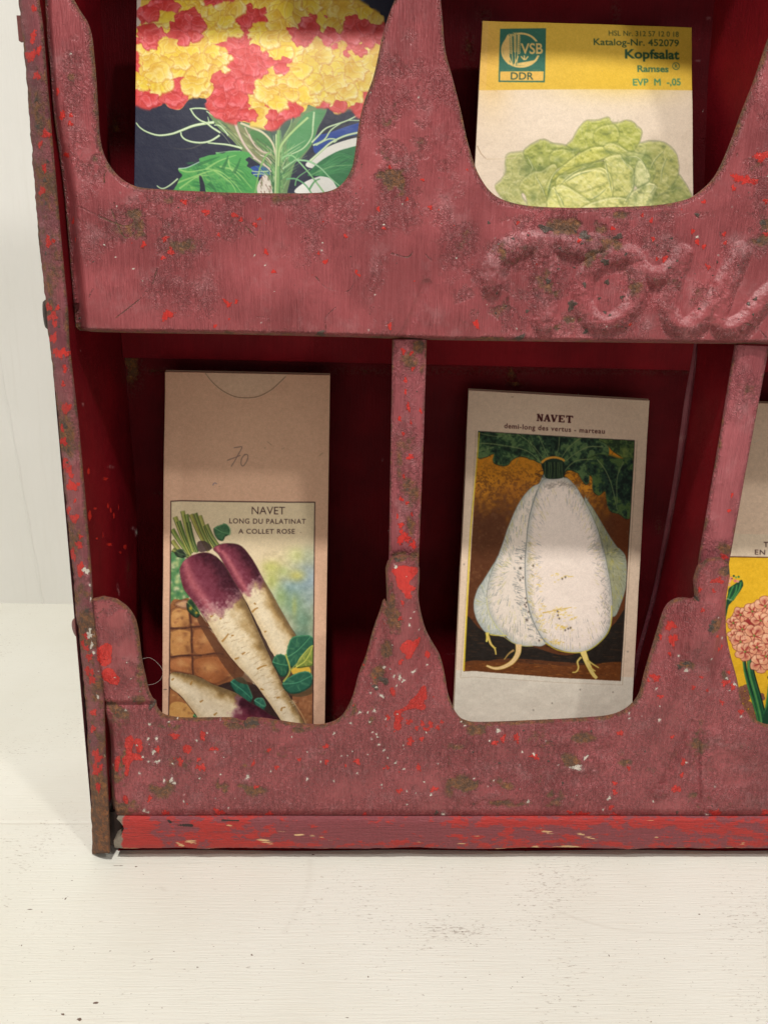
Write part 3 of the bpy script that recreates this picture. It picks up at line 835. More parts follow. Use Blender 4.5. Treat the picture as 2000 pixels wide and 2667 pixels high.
Z5 = lambda pts: zoomed(1150, 540, 1.952, pts)
emboss(Z5([(250, 400), (265, 310), (330, 225), (430, 185), (560, 178), (690, 205), (800, 190)]), 32)
emboss(Z5([(505, 190), (540, 330), (525, 450), (520, 590)]), 34)
emboss(Z5([(870, 250), (960, 240), (1000, 330), (985, 470), (900, 570), (790, 590), (720, 500), (730, 360), (800, 275)]), 27, closed=True)
emboss(Z5([(985, 300), (1060, 350), (1140, 340), (1215, 260)]), 26)
emboss(Z5([(1225, 240), (1170, 400), (1150, 520), (1200, 610), (1290, 590), (1390, 470), (1460, 330), (1520, 225)]), 27)
emboss(Z5([(1520, 225), (1440, 420), (1400, 560), (1440, 620), (1540, 580), (1640, 460), (1720, 400)]), 27)
ZE = lambda pts: zoomed(1050, 1850, 1.746, pts)
emboss(ZE([(265, 150), (262, 260), (268, 360), (380, 370), (500, 365)]), 34, 0.42)
emboss(ZE([(640, 130), (645, 260), (650, 370), (760, 385), (930, 375)]), 34, 0.42)
emboss(ZE([(650, 125), (780, 118), (920, 125)]), 30, 0.42)
emboss(ZE([(660, 250), (760, 245), (880, 245)]), 26, 0.4)
emboss(ZE([(1600, 190), (1500, 130), (1390, 150), (1330, 250), (1350, 350), (1450, 400), (1600, 380)]), 38, 0.5)
emboss(ZE([(1165, 375), (1200, 300), (1260, 180), (1310, 60)]), 12, -0.4)
emboss(ZE([(1150, 380), (1165, 392), (1180, 380)]), 12, 0.5)
emboss([(1045, 885), (1075, 830), (1110, 740)], 14, -0.4)

for q in ((1360, 640, 110, 34, .30), (1290, 690, 50, 60, .26), (1480, 660, 60, 60, .2), (1560, 650, 70, 40, .28), (1720, 640, 60, 60, .30), (1790, 760, 40, 80, .24), (1930, 640, 50, 40, .3), (1920, 740, 40, 60, .22), (1420, 780, 60, 60, .18), (1600, 780, 60, 60, .18), (1640, 560, 180, 24, .2), (1470, 1920, 120, 20, .2), (1500, 2000, 60, 30, .2), (1880, 1935, 110, 30, .22), (1100, 300, 40, 140, .16), (1060, 130, 40, 90, .16), (340, 790, 120, 50, .2), (1480, 870, 300, 14, .2)):
    soft(*q[:4], WHITE, q[4])
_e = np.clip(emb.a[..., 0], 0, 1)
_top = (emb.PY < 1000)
_up = np.clip(_e - np.roll(_e, -int(16 * WS), 0), -1, 1)           # chalk and painted highlight on the upper flanks of the letters
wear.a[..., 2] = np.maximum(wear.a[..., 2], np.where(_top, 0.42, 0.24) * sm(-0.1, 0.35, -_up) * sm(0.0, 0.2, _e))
wear.a[..., 1] = np.maximum(wear.a[..., 1], np.where(_top, 0.24, 0.22) * sm(0.0, 0.4, _up) * sm(0.0, 0.2, _e + 0.1))  # lower flanks darkened by grime and painted shade
_in = np.clip(np.roll(_e, int(26 * WS), 0) - _e, 0, 1)                   # grime and painted shade under each stroke
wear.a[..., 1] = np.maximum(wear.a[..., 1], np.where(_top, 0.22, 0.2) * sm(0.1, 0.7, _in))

# ------------------------------------------------------------------ the rack
rack = bpy.data.objects.new('display_rack', None)
C.objects.link(rack)
rack.location = (0.08, 0.03, 0.0)
tag(rack, 'old plum red sheet metal display rack with chipped paint and rust, full of seed packets', 'display rack')


def part(name, V, F, mat, colors=None, parent=None, label=None, smooth=True):
    V = np.asarray(V, float)
    if colors is None:
        colors = np.tile([0, 0, 0, 1.0], (len(V), 1))
    o = mesh_obj(name, V, F, mat, colors=colors, smooth=smooth)
    p = parent or rack
    o.parent = p
    o.matrix_parent_inverse = Matrix.Translation(-rack.location)
    if p is not rack:
        o.matrix_parent_inverse = Matrix.Identity(4)
    if label:
        o['label'] = label
    return o


def plane_xz(P):
    P = np.asarray(P, float)
    w_ = at(P[:, 0], P[:, 1], 0.0)
    return w_[:, [0, 2]]


def front_panel(outline, bend, label, cell=0.00028, thick=0.0012):
    O = plane_xz(outline)
    x0, z0 = O.min(0); x1, z1 = O.max(0)
    xv = float(at(2060, 1000)[0])
    xs = np.concatenate([np.arange(x0 - cell, min(x1 + cell, xv), cell), np.arange(xv, x1 + 0.0015, 0.0014) if x1 > xv else []])
    zt = float(at(1000, -40)[2])
    zs = np.concatenate([np.arange(z0 - cell, min(z1 + cell, zt), cell), np.arange(zt, z1 + 0.0015, 0.0014) if z1 > zt else []])
    X, Z = np.meshgrid(xs, zs)
    inside = np.zeros(X.shape, bool)
    best = np.full(X.shape, 1e9, np.float32); nx_ = X.astype(np.float32).copy(); nz_ = Z.astype(np.float32).copy()
    pad = 0.003
    A, B = O, np.roll(O, -1, 0)
    for a, b in zip(A, B):
        if a[1] != b[1]:
            zl, zh = min(a[1], b[1]), max(a[1], b[1])
            i0, i1 = np.searchsorted(zs, [zl, zh])
            if i1 > i0:
                zz = zs[i0:i1]
                xc = a[0] + (zz - a[1]) / (b[1] - a[1]) * (b[0] - a[0])
                inside[i0:i1] ^= xs[None, :] > xc[:, None]
        i0, i1 = np.searchsorted(zs, [min(a[1], b[1]) - pad, max(a[1], b[1]) + pad])
        j0, j1 = np.searchsorted(xs, [min(a[0], b[0]) - pad, max(a[0], b[0]) + pad])
        sl = (slice(i0, i1), slice(j0, j1))
        ab = b - a
        t = np.clip(((X[sl] - a[0]) * ab[0] + (Z[sl] - a[1]) * ab[1]) / (ab @ ab + 1e-15), 0, 1)
        qx, qz = a[0] + t * ab[0], a[1] + t * ab[1]
        d = np.hypot(X[sl] - qx, Z[sl] - qz)
        m = d < best[sl]
        best[sl][m] = d[m]; nx_[sl][m] = qx[m]; nz_[sl][m] = qz[m]
    f_any = inside[:-1, :-1] | inside[1:, :-1] | inside[1:, 1:] | inside[:-1, 1:]
    snap = (~inside) & (best < pad)
    Xs = np.where(snap, nx_, X); Zs = np.where(snap, nz_, Z)
    F = grid_faces(len(zs), len(xs), f_any)
    used = np.unique(F)
    mp = np.full(X.size, -1); mp[used] = np.arange(len(used))
    F = mp[F][:, ::-1]
    F = F[:, ::-1]
    P0 = np.stack([Xs.ravel()[used], np.zeros(len(used)), Zs.ravel()[used]], 1)
    sd = np.where(inside, best, 0).ravel()[used]
    px, py = to_px(P0)
    e = emb.sample((px - WX0) * WS, (py - WY0) * WS)[:, 0]
    crumple = fbm(1000, 1300, 7, 41, 3)[np.clip(((py + 100) / 2.4), 0, 999).astype(int), np.clip(px / 2.4, 0, 1299).astype(int)] - 0.5
    y = bend(px, py) - 0.0020 * e + 0.0011 * crumple * sm(0.0, 0.3, e)
    y = y + 0.0011 * (1 - np.sqrt(1 - (1 - np.clip(sd / 0.0011, 0, 1)) ** 2 * 0.999))        # rounded lip
    y = y + 0.0006 * (fbm(200, 300, 40, 5)[np.clip((py + 100) / 12, 0, 199).astype(int), np.clip(px / 11, 0, 299).astype(int)] - 0.5)
    V = P0.copy(); V[:, 1] = y
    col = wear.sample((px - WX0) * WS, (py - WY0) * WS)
    # worn, rusty lip along every cut edge
    lip = np.exp(-(sd / 0.0014) ** 2) * 0.5
    col[:, 1] = np.maximum(col[:, 1], lip)
    V2, F2, u = add_rim(V, F, (0, thick, 0))
    col2 = np.concatenate([col, np.maximum(col[u], [0, .45, 0, 0])])
    return part('front_panel', V2, F2, M['front'], col2, label=label)


def ridge(px, py, x, w_, y0, y1):
    return np.exp(-((px - x) / w_) ** 2) * sm(y0, y1, py)


ul_open = [(175, -30), (203, 20), (224, 53), (236, 94), (240, 134), (246, 195), (252, 285), (256, 346), (264, 390), (281, 427), (309, 460), (342, 480), (378, 489), (471, 495), (580, 500), (688, 502), (797, 502), (850, 498), (882, 485), (903, 462), (918, 430),
           (926, 384), (935, 316), (951, 253), (974, 190), (996, 90), (1016, 27), (1030, -10), (1036, -60)]
ur_open = [(1142, -60), (1148, 0), (1152, 40), (1160, 128), (1181, 205), (1201, 282), (1217, 359), (1235, 422), (1252, 461), (1278, 497), (1314, 520), (1380, 535), (1483, 540), (1611, 538), (1713, 533), (1775, 522), (1816, 505), (1867, 456), (1908, 369), (1939, 287), (1970, 205), (1998, 118), (2022, 50), (2040, -10), (2048, -60)]
u3_open = [(2160, -60), (2164, 0), (2172, 100), (2195, 230), (2230, 380), (2275, 480), (2340, 535), (2450, 560), (2600, 560), (2690, 540), (2740, 480), (2770, 380), (2785, 200), (2800, 60), (2820, -20)]


def sc(P, n=6):
    return catmull(np.array(P, float), n, False).tolist()


upper_outline = ([(178, 866), (155, 600), (138, 407), (122, 228), (110, 69), (105, -20), (112, -70), (140, -70)] + sc(ul_open) + [(1045, -90), (1090, -105), (1134, -90)] + sc(ur_open)
                 + [(2058, -95), (2105, -110), (2150, -95)] + sc(u3_open) + [(2850, -60), (2880, -30), (2868, 300), (2850, 600), (2832, 918)] + [(2400, 908), (2000, 899), (1508, 893), (1150, 888), (905, 880), (580, 872), (400, 870), (211, 866)])


def bend_upper(px, py):
    y = np.zeros(len(px))
    xl = np.interp(py, [-60, 69, 228, 407, 602, 866], [105, 110, 122, 138, 155, 178])
    y += 0.0075 * (1 - sm(8, 58, px - xl)) * sm(250, 520, py) + 0.0035 * (1 - sm(4, 30, px - xl)) * (1 - sm(250, 520, py))
    # the sheet swells forward over each divider and falls away to the openings
    for xc, sl in ((1092, -0.015), (2090, -0.17)):
        xm = xc + sl * (py - 0)
        y -= 0.0032 * np.exp(-((px - xm) / 46) ** 2) * (1 - sm(330, 640, py))
        y += 0.0024 * sm(60, 160, np.abs(px - xm)) * (1 - sm(200, 420, py)) * (np.abs(px - xm) < 400)
    zb = np.interp(px, [178, 580, 905, 1150, 1508, 2000, 2832], [866, 872, 880, 888, 893, 899, 918]) - py
    y += 0.004 * (1 - sm(0, 14, zb)) ** 1.5                     # folded lower edge
    return y


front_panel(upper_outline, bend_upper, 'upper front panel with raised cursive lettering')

ll_open = [(303, 1561), (331, 1581), (350, 1608), (359, 1637), (364, 1674), (369, 1717), (377, 1760), (386, 1804), (400, 1833), (403, 1840), (418, 1862), (440, 1871), (480, 1876), (560, 1875), (606, 1876), (635, 1884), (646, 1875), (680, 1876), (718, 1881), (760, 1888), (791, 1891), (834, 1893), (864, 1886), (885, 1874), (900, 1856), (918, 1820), (935, 1761), (953, 1717), (973, 1644), (988, 1600), (997, 1568)]
spike = [(1002, 1561), (1007, 1572), (1006, 1530), (1004, 1482), (1009, 1462), (1018, 1449), (1038, 1440), (1064, 1441), (1082, 1454), (1092, 1479), (1092, 1512), (1089, 1538)]
lr_open = [(1090, 1562), (1097, 1600), (1109, 1644), (1126, 1679), (1147, 1717), (1159, 1761), (1166, 1805), (1178, 1841), (1193, 1868), (1213, 1882), (1253, 1887), (1390, 1882), (1528, 1875), (1597, 1867), (1640, 1846), (1667, 1814), (1683, 1764), (1700, 1716), (1716, 1669), (1733, 1612), (1747, 1582), (1771, 1563), (1797, 1557)]
spike2 = [(1804, 1552), (1803, 1507), (1812, 1472), (1835, 1449), (1866, 1446), (1892, 1466), (1900, 1498)]
l3_open = [(1890, 1552), (1892, 1600), (1898, 1660), (1908, 1707), (1922, 1765), (1934, 1830), (1951, 1863), (1980, 1886), (2030, 1895), (2200, 1890), (2420, 1880), (2500, 1850), (2540, 1780), (2560, 1680), (2590, 1600), (2630, 1560)]
lower_outline = ([(284, 2131), (279, 2042), (277, 1898), (269, 1807), (256, 1700), (249, 1640), (243, 1560), (270, 1554)] + sc(ll_open) + spike + sc(lr_open) + spike2 + sc(l3_open)
                 + [(2690, 1550), (2680, 1800), (2655, 2131)] + [(2000, 2131), (1050, 2131)])


def bend_lower(px, py):
    y = np.zeros(len(px))
    xl = np.interp(py, [1560, 1700, 1807, 1898, 2042, 2131], [243, 256, 269, 277, 279, 284])
    y += 0.0045 * (1 - sm(2, 22, px - xl)) * sm(1830, 1960, py)
    y += 0.0016 * np.exp(-((py - 1836) / 7) ** 2) * (px < 405)          # the crease across the tab
    y -= 0.0012 * (1 - sm(1700, 1830, py)) * (px < 405)
    for xc, sl, wl in ((1049, -0.012, 44), (1846, -0.16, 48)):
        xm = xc + sl * (py - 1500)
        d = px - xm
        y -= 0.0042 * np.exp(-(d / wl) ** 4) * (1 - sm(1650, 1900, py))
        y += 0.003 * sm(40, 110, np.abs(d)) * (1 - sm(1650, 1860, py)) * (np.abs(d) < 300)
    y += 0.0012 * sm(2105, 2131, py)
    y += 0.0015 * np.exp(-((py - 1965) / 60) ** 2) * 0.3
    return y


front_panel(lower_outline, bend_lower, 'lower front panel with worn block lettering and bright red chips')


# a third row's panel above, which throws the shade over the upper packets
def upper_row_panel():
    zb = 0.447
    xs = np.linspace(float(at(60, -330)[0]), float(at(2850, -330)[0]), 160)
    zs = np.linspace(zb, zb + 0.09, 60)
    X, Z = np.meshgrid(xs, zs)
    V = np.stack([X.ravel(), 0.0006 * np.sin(X.ravel() * 40), Z.ravel()], 1)
    V[:, 1] += 0.004 * (1 - sm(0, 0.003, Z.ravel() - zb))
    V2, F2, u = add_rim(V, grid_faces(60, 160), (0, 0.0012, 0))
    part('front_panel', V2, F2, M['front'])


upper_row_panel()


def ribbon(name, L, Rr, ydep, mat, nx=24, sub=260, thick=(0, 0.0012, 0), crown=0.0, label=None, rim=True, parent=None, wob=0.0, rust=0.0):
    """a strip of sheet between two photographed edges (left L, right R, both listed from the top down) in given depths"""
    L = np.array(L, float); Rr = np.array(Rr, float)

    def dens(P):
        s = np.concatenate([[0], np.cumsum(np.hypot(*np.diff(P, axis=0).T))]); s /= s[-1]
        t = np.linspace(0, 1, sub)
        return np.stack([np.interp(t, s, P[:, 0]), np.interp(t, s, P[:, 1])], 1), t
    l, t = dens(L); r, _ = dens(Rr)
    if wob:
        l[:, 0] += wob * (fbm(sub, 3, 9, len(L) + 3)[:, 0] - 0.5) * 2 + wob * (noise2(sub, 3, 3, 4)[:, 0] - 0.5)
    y0, y1 = ydep if not callable(ydep) else (None, None)
    u = np.linspace(0, 1, nx)
    PX = l[:, None, 0] * (1 - u) + r[:, None, 0] * u; PY = l[:, None, 1] * (1 - u) + r[:, None, 1] * u
    Y = np.broadcast_to(y0 * (1 - u) + y1 * u - crown * np.sin(np.pi * u), PX.shape)
    V = at(PX.ravel(), PY.ravel(), Y.ravel())
    col = wear.sample((PX.ravel() - WX0) * WS, (PY.ravel() - WY0) * WS) * [0.0, 0, 0, 1] + [0, 0, 0, 0] if rust < 0 else wear.sample((PX.ravel() - WX0) * WS, (PY.ravel() - WY0) * WS)
    if rust < 0:
        col[:, 3] = 1
    edge = np.minimum(u, 1 - u)[None, :] * np.hypot(*(l - r).T)[:, None]
    if rust >= 0:
        col[:, 1] = np.maximum(col[:, 1], (np.exp(-(edge / 6.0) ** 2) * 0.35).ravel())
    F = grid_faces(sub, nx)[:, ::-1]
    F = F[:, ::-1]
    F = F[:, ::-1]
    if rim:
        V, F, uu = add_rim(V, F, thick)
        col = np.concatenate([col, col[uu]])
    return part(name, V, F, mat, col, label=label, parent=parent)

# wear of the narrow rusted strip along the left edge and of the divider strips
for i in range(46):
    y = RNG.uniform(-300, 2080); x = np.interp(y, [0, 900, 1600, 2220], [78, 155, 220, 264]) + RNG.uniform(-16, 20)
    dab((x, y), RED, 0.85, r=RNG.uniform(5, 12), aspect=RNG.uniform(.5, .9))
for q in ((82, 146, 15), (150, 1250, 13), (178, 1330, 9), (172, 1067, 12), (165, 1000, 6), (195, 1350, 12), (187, 1265, 14), (190, 1445, 12), (210, 1490, 11), (250, 1962, 10), (255, 1975, 11), (245, 1855, 9), (250, 2005, 13), (140, 880, 12), (128, 800, 9), (160, 920, 12), (170, 960, 8)):
    dab(q[:2], RED, 1.0, r=q[2], aspect=0.7)
for q in ((95, 260, 12), (100, 330, 14), (118, 470, 12), (125, 420, 10), (130, 780, 10), (155, 850, 9), (170, 1110, 16), (178, 1175, 10), (120, 530, 9), (228, 1590, 14), (225, 1640, 10), (246, 1760, 8), (235, 1930, 8), (100, 620, 10), (120, 660, 9), (176, 1205, 9), (200, 1410, 8)):
    dab(q[:2], PIT, 0.75, r=q[2], aspect=0.7)
for q in ((222, 1484, 9, 1.3), (235, 1525, 7, .5), (237, 1560, 8, .4), (233, 1655, 14, .6), (240, 1680, 12, .5), (256, 1815, 7, .8), (245, 1700, 7, .7), (235, 1640, 8, .8), (228, 1490, 8, 1)):
    dab(q[:2], WHITE, 1.0, r=q[2], aspect=q[3])
for q in ((100, 300, 40, 130, .35), (115, 480, 40, 90, .45), (130, 700, 40, 120, .35), (170, 1130, 36, 60, .7), (228, 1640, 40, 60, .7), (250, 1780, 36, 80, .4), (258, 2060, 40, 90, .55), (262, 2160, 44, 80, 1.0), (190, 1400, 36, 60, .35), (120, 800, 40, 60, .4), (205, 1540, 40, 50, .35)):
    soft(*q[:4], RUST, q[4])
for q in ((1050, 915, 10, .6), (1070, 920, 9, .6), (1063, 1060, 12, .6), (1056, 990, 8, .8), (1075, 960, 7, .8), (1040, 1090, 7, 1), (1095, 1070, 8, .5), (1050, 1130, 7, .7), (1068, 1190, 9, 1), (1052, 1240, 8, .5), (1045, 1300, 8, .8), (1060, 1310, 6, 1), (1072, 1340, 9, .4), (1035, 1345, 7, .6), (1045, 1385, 10, .5), (1047, 1405, 12, .45), (1078, 1412, 9, .5), (1056, 1020, 9, .5), (1070, 1100, 8, .5),
          (1905, 1290, 7, .7), (1898, 1330, 6, 1), (1885, 1450, 8, 1.6)):
    dab(q[:2], RED, 1.0, r=q[2], aspect=q[3])
for q in ((1090, 900, 14, 20, .8), (1070, 940, 30, 30, .5), (1100, 960, 14, 30, .5), (1060, 1150, 30, 40, .4), (1070, 1270, 30, 60, .5), (1040, 1200, 16, 60, .4), (1070, 1370, 14, 30, .5), (1950, 1020, 30, 30, .4), (1890, 1430, 30, 20, .5)):
    soft(*q[:4], RUST, q[4])
for q in ((1100, 895, 7, 1), (1086, 1020, 5, .8), (1060, 1275, 6, .8)):
    dab(q[:2], PIT, 0.8, r=q[2], aspect=q[3])

YB = 0.068                                                     # depth of the back sheet

# ---- left side: rusted front flange, inner sheet
flL = [(-46, -1050), (8, -460), (22, -280), (50, 0), (61, 114), (73, 244), (85, 407), (102, 631), (118, 773), (130, 900), (145, 1017), (157, 1144), (168, 1252), (177, 1361), (192, 1505), (199, 1600), (208, 1663), (219, 1789), (227, 1880), (236, 2042), (239, 2115), (241, 2224)]
flR = [(4, -1050), (58, -460), (72, -280), (100, 0), (110, 69), (122, 228), (138, 407), (155, 602), (175, 810), (179, 900), (203, 1107), (221, 1306), (235, 1469), (242, 1589), (252, 1674), (270, 1825), (274, 1952), (281, 2079), (286, 2222)]
side = ribbon('side_panel', flL, flR, (0.0035, -0.0015), M['edge'], nx=22, sub=900, thick=(0, 0.0015, 0), crown=0.0016, wob=2.2, label='rusted left side panel with rolled front edge')


def sheet(name, front, back, yf, yb, mat, nu=14, nv=90, label=None, parent=None, amp=0.0004, scuffs=()):
    """a sheet running from a front edge (pixels, depth yf) to a rear edge (pixels, depth yb or list of depths)"""
    f = np.array(front, float); b = np.array(back, float)

    def res(P, extra=None):
        s = np.concatenate([[0], np.cumsum(np.hypot(*np.diff(P, axis=0).T))]); s /= s[-1]
        t = np.linspace(0, 1, nv)
        o = [np.interp(t, s, P[:, 0]), np.interp(t, s, P[:, 1])]
        if extra is not None:
            o.append(np.interp(t, s, extra))
        return o
    fx, fy, fd = res(f, np.broadcast_to(yf, len(f))); bx, by, bd = res(b, np.broadcast_to(yb, len(b)))
    A = at(fx, fy, fd); B = at(bx, by, bd)
    u = np.linspace(0, 1, nu)[None, :, None]
    V = (A[:, None] * (1 - u) + B[:, None] * u).reshape(-1, 3)
    V[:, 0] += amp * (fbm(nv, nu, 12, len(front) + nv) - 0.5).ravel()
    col = np.tile([0, 0, 0, 1.0], (len(V), 1))
    px, py = to_px(V)
    for cx, cy, rx, ry, ch, v in scuffs:
        col[:, ch] = np.maximum(col[:, ch], v * np.exp(-((px - cx) / rx) ** 2 - ((py - cy) / ry) ** 2))
    return part(name, V, grid_faces(nv, nu), mat, col, label=label, parent=parent)


# inner face of the left side
sheet('inner_sheet', [(6, -1050), (59, -460), (100, 0), (138, 407), (176, 830), (204, 1107), (236, 1475), (256, 1700), (282, 2090)],
      [(190, -900), (232, -420), (262, 0), (286, 407), (316, 830), (330, 1000), (352, 1250), (364, 1500), (372, 1700), (382, 1980)], 0.0005, YB, M['inner'], nu=70, nv=520,
      scuffs=[(x / 2.764, 800 + y / 2.764, rx, ry, c, v) for x, y, rx, ry, c, v in (
          (640, 1180, 4, 11, 0, 1), (650, 1500, 5, 16, 0, 1), (690, 1450, 8, 4, 0, .9), (780, 1430, 3, 9, 0, .9), (800, 1462, 3, 9, 0, .9), (822, 1500, 3, 10, 0, .9), (855, 1440, 2, 12, 0, .8), (790, 1708, 9, 5, 0, 1), (700, 1665, 4, 4, 0, .9),
          (902, 1725, 6, 8, 0, .9), (868, 1765, 5, 5, 0, .9), (745, 1640, 2, 12, 0, .8), (760, 1235, 9, 6, 0, .8), (800, 1150, 10, 4, 2, .5), (985, 1620, 5, 10, 2, .8), (960, 1590, 6, 4, 2, .7), (850, 2020, 3, 12, 2, .5), (583, 310, 2, 3, 2, .9), (860, 2060, 2, 8, 2, .6), (600, 700, 3, 5, 2, .5),
          (930, 1900, 8, 40, 1, .5), (900, 480, 10, 30, 1, .3), (720, 1700, 30, 60, 1, .12))])
# outer face of the left side
def left_outer():
    top = at(-46, -1050, 0.004); bot = at(241, 2222, 0.004)
    V = []
    ys = np.linspace(0.004, YB + 0.02, 8)
    t = np.linspace(0, 1, 60)
    for q in t:
        p = top + (bot - top) * q
        x = np.interp(p[2], [0, 0.3], [p[0], p[0]])
        for y in ys:
            V.append((x + 0.0012, y, max(p[2], 0.0)))
    part('outer_sheet', V, grid_faces(60, 8), M['edge'])


left_outer()


def nail(px, py, r, mat, rot, y=0.012, parent=None, name='nail'):
    c = at(px, py, y)
    V = []; F = []
    n = 14
    for k, (dx, rr) in enumerate(((0.0012, 0.6), (0.0, 1.0), (-0.0009, 0.85), (-0.0013, 0.05))):
        for i in range(n):
            a = 2 * math.pi * i / n
            V.append((c[0] + dx, c[1] + math.cos(a) * r * rr * 0.9, c[2] + math.sin(a) * r * rr))
    for k in range(3):
        for i in range(n):
            F.append((k * n + i, k * n + (i + 1) % n, (k + 1) * n + (i + 1) % n, (k + 1) * n + i))
    V = np.array(V)
    cs, sn = math.cos(rot), math.sin(rot)
    d = V - c
    V = c + np.stack([d[:, 0] * cs - d[:, 1] * sn, d[:, 0] * sn + d[:, 1] * cs, d[:, 2]], 1)
    o = part(name, V, F, mat, parent=side)
    o.matrix_parent_inverse = side.matrix_world.inverted() if False else Matrix.Identity(4)
    return o


nail(123, 820, 0.0058, M['nail'], 0.5)
nail(202, 1635, 0.0046, M['nail_painted'], 0.75)


# a small bent tab near the top of the left edge
def tab():
    a = at(44, 40, 0.006); b = at(60, 40, 0.006); c = at(66, 106, 0.006); d = at(50, 106, 0.006)
    V = [*map(tuple, (a, b, c, d))] + [tuple(p + [0, 0.002, 0]) for p in (a, b, c, d)]
    o = part('hinge_tab', V, [(0, 3, 2, 1), (4, 5, 6, 7), (0, 1, 5, 4), (1, 2, 6, 5), (2, 3, 7, 6), (3, 0, 4, 7)], M['nail_painted'], parent=side, smooth=False)


tab()

# ---- divider strips (front edge of each divider) and their sheets
ribbon('divider_strip', [(1022, 884), (1019, 1080), (1013, 1447), (1008, 1640)], [(1111, 884), (1104, 1120), (1091, 1447), (1086, 1640)], (0.0038, 0.0038), M['strip'], nx=30, sub=420, crown=0.0012, label='chipped plum divider strip')
ribbon('divider_strip', [(1915, 898), (1872, 1160), (1822, 1450), (1800, 1640)], [(2002, 902), (1950, 1180), (1897, 1470), (1872, 1640)], (0.0038, 0.0038), M['strip'], nx=30, sub=420, crown=0.0012)
ribbon('divider_strip', [(1044, -1050), (1043, -60), (1040, 60)], [(1150, -1050), (1140, -60), (1136, 60)], (0.004, 0.004), M['strip'], nx=12, sub=80, crown=0.001)
ribbon('divider_strip', [(2180, -1050), (2060, -60), (2048, 60)], [(2280, -1050), (2150, -60), (2134, 60)], (0.004, 0.004), M['strip'], nx=12, sub=80, crown=0.001)
# sheets behind the strips
sheet('divider', [(1064, 870), (1050, 1450), (1046, 2060)], [(1050, 870), (1040, 1450), (1036, 1990)], 0.0052, YB, M['inner'])
rearP = [(1815, 872), (1811, 948), (1800, 1040), (1772, 1230), (1738, 1410), (1706, 1560), (1664, 1715), (1640, 1830), (1610, 1960)]
rearD = [0.034, 0.0345, 0.037, 0.043, 0.049, 0.054, 0.060, 0.064, 0.067]
dv = sheet('divider', [(1932, 870), (1918, 905), (1876, 1160), (1824, 1455), (1806, 1640), (1780, 2060)], rearP, 0.0052, rearD, M['inner'], nu=24, nv=140)
# its folded rear edge
rl = [(x - 13 * sm(940, 955, y) * (1 - 0.55 * sm(1000, 1700, y)) - 3, y) for x, y in rearP]
dd = np.array(rearD)


def folded_edge():
    P = catmull(np.array(rearP), 10, False); L = catmull(np.array(rl), 10, False)
    D = np.interp(P[:, 1], np.array(rearP)[:, 1], dd)
    A = at(L[:, 0], L[:, 1], D - 0.0004); B = at(P[:, 0] + 1.0, P[:, 1], D - 0.0006)
    V = np.stack([A, B], 1).reshape(-1, 3)
    V2, F2, u = add_rim(V, grid_faces(len(P), 2), (0, 0.001, 0))
    o = part('folded_edge', V2, F2, M['pink_edge'], parent=dv)


folded_edge()
sheet('divider', [(1096, -1050), (1090, 100), (1078, 880)], [(1080, -900), (1076, 100), (1066, 860)], 0.006, YB, M['inner'])
sheet('divider', [(2220, -1050), (2092, -60), (2040, 300), (1960, 880)], [(1980, -900), (1866, -60), (1843, 200), (1832, 500), (1828, 860)], 0.006, 0.05, M['inner'])

# ---- back sheet, shelves, floor, right end
xL, xR = float(at(250, 900, YB)[0]), float(at(2790, 900, YB)[0])
zTop = 0.54


def back():
    zs = np.linspace(0.006, zTop, 520)
    pt, pb = at(262, 0, YB), at(382, 1980, YB)
    xl = pb[0] + (pt[0] - pb[0]) * (zs - pb[2]) / (pt[2] - pb[2]) - 0.001
    t = np.linspace(0, 1, 760)[None]
    X = xl[:, None] * (1 - t) + xR * t; Z = np.repeat(zs[:, None], 760, 1)
    V = np.stack([X.ravel(), YB + 0.0012 + 0.0012 * (fbm(520, 760, 130, 8) - 0.5).ravel(), Z.ravel()], 1)
    col = np.tile([0, 0, 0, 1.0], (len(V), 1))
    px, py = to_px(V)
    for cx, cy, rx, ry, v in ((345, 960, 30, 60, .75), (420, 965, 60, 8, .6), (1330, 980, 16, 30, .7), (1345, 1000, 24, 10, .8), (1260, 40, 20, 20, .5), (300, 330, 30, 60, .55), (1220, 130, 16, 50, .6)):
        col[:, 1] = np.maximum(col[:, 1], v * np.exp(-((px - cx) / rx) ** 2 - ((py - cy) / ry) ** 2))
    rb = np.random.default_rng(77)
    for i in range(60):                                        # dusty smears, scrapes and spots on the back
        cx, cy = rb.uniform(260, 1900), rb.choice([rb.uniform(0, 480), rb.uniform(900, 1890)])
        ch, v, rx, ry = [(2, .26, rb.uniform(4, 22), rb.uniform(2, 8)), (2, .9, rb.uniform(1.5, 3), rb.uniform(1.5, 4)), (1, .5, rb.uniform(6, 26), rb.uniform(4, 30))][rb.integers(3)]
        col[:, ch] = np.maximum(col[:, ch], v * np.exp(-((px - cx) / rx) ** 2 - ((py - cy) / ry) ** 2))
    col[:, 1] = np.maximum(col[:, 1], 0.5 * np.exp(-((py - 1900) / 60) ** 2)); col[:, 1] = np.maximum(col[:, 1], 0.4 * np.exp(-((py - 966) / 10) ** 2))
    part('back_panel', V, grid_faces(520, 760), M['back'], col)


back()


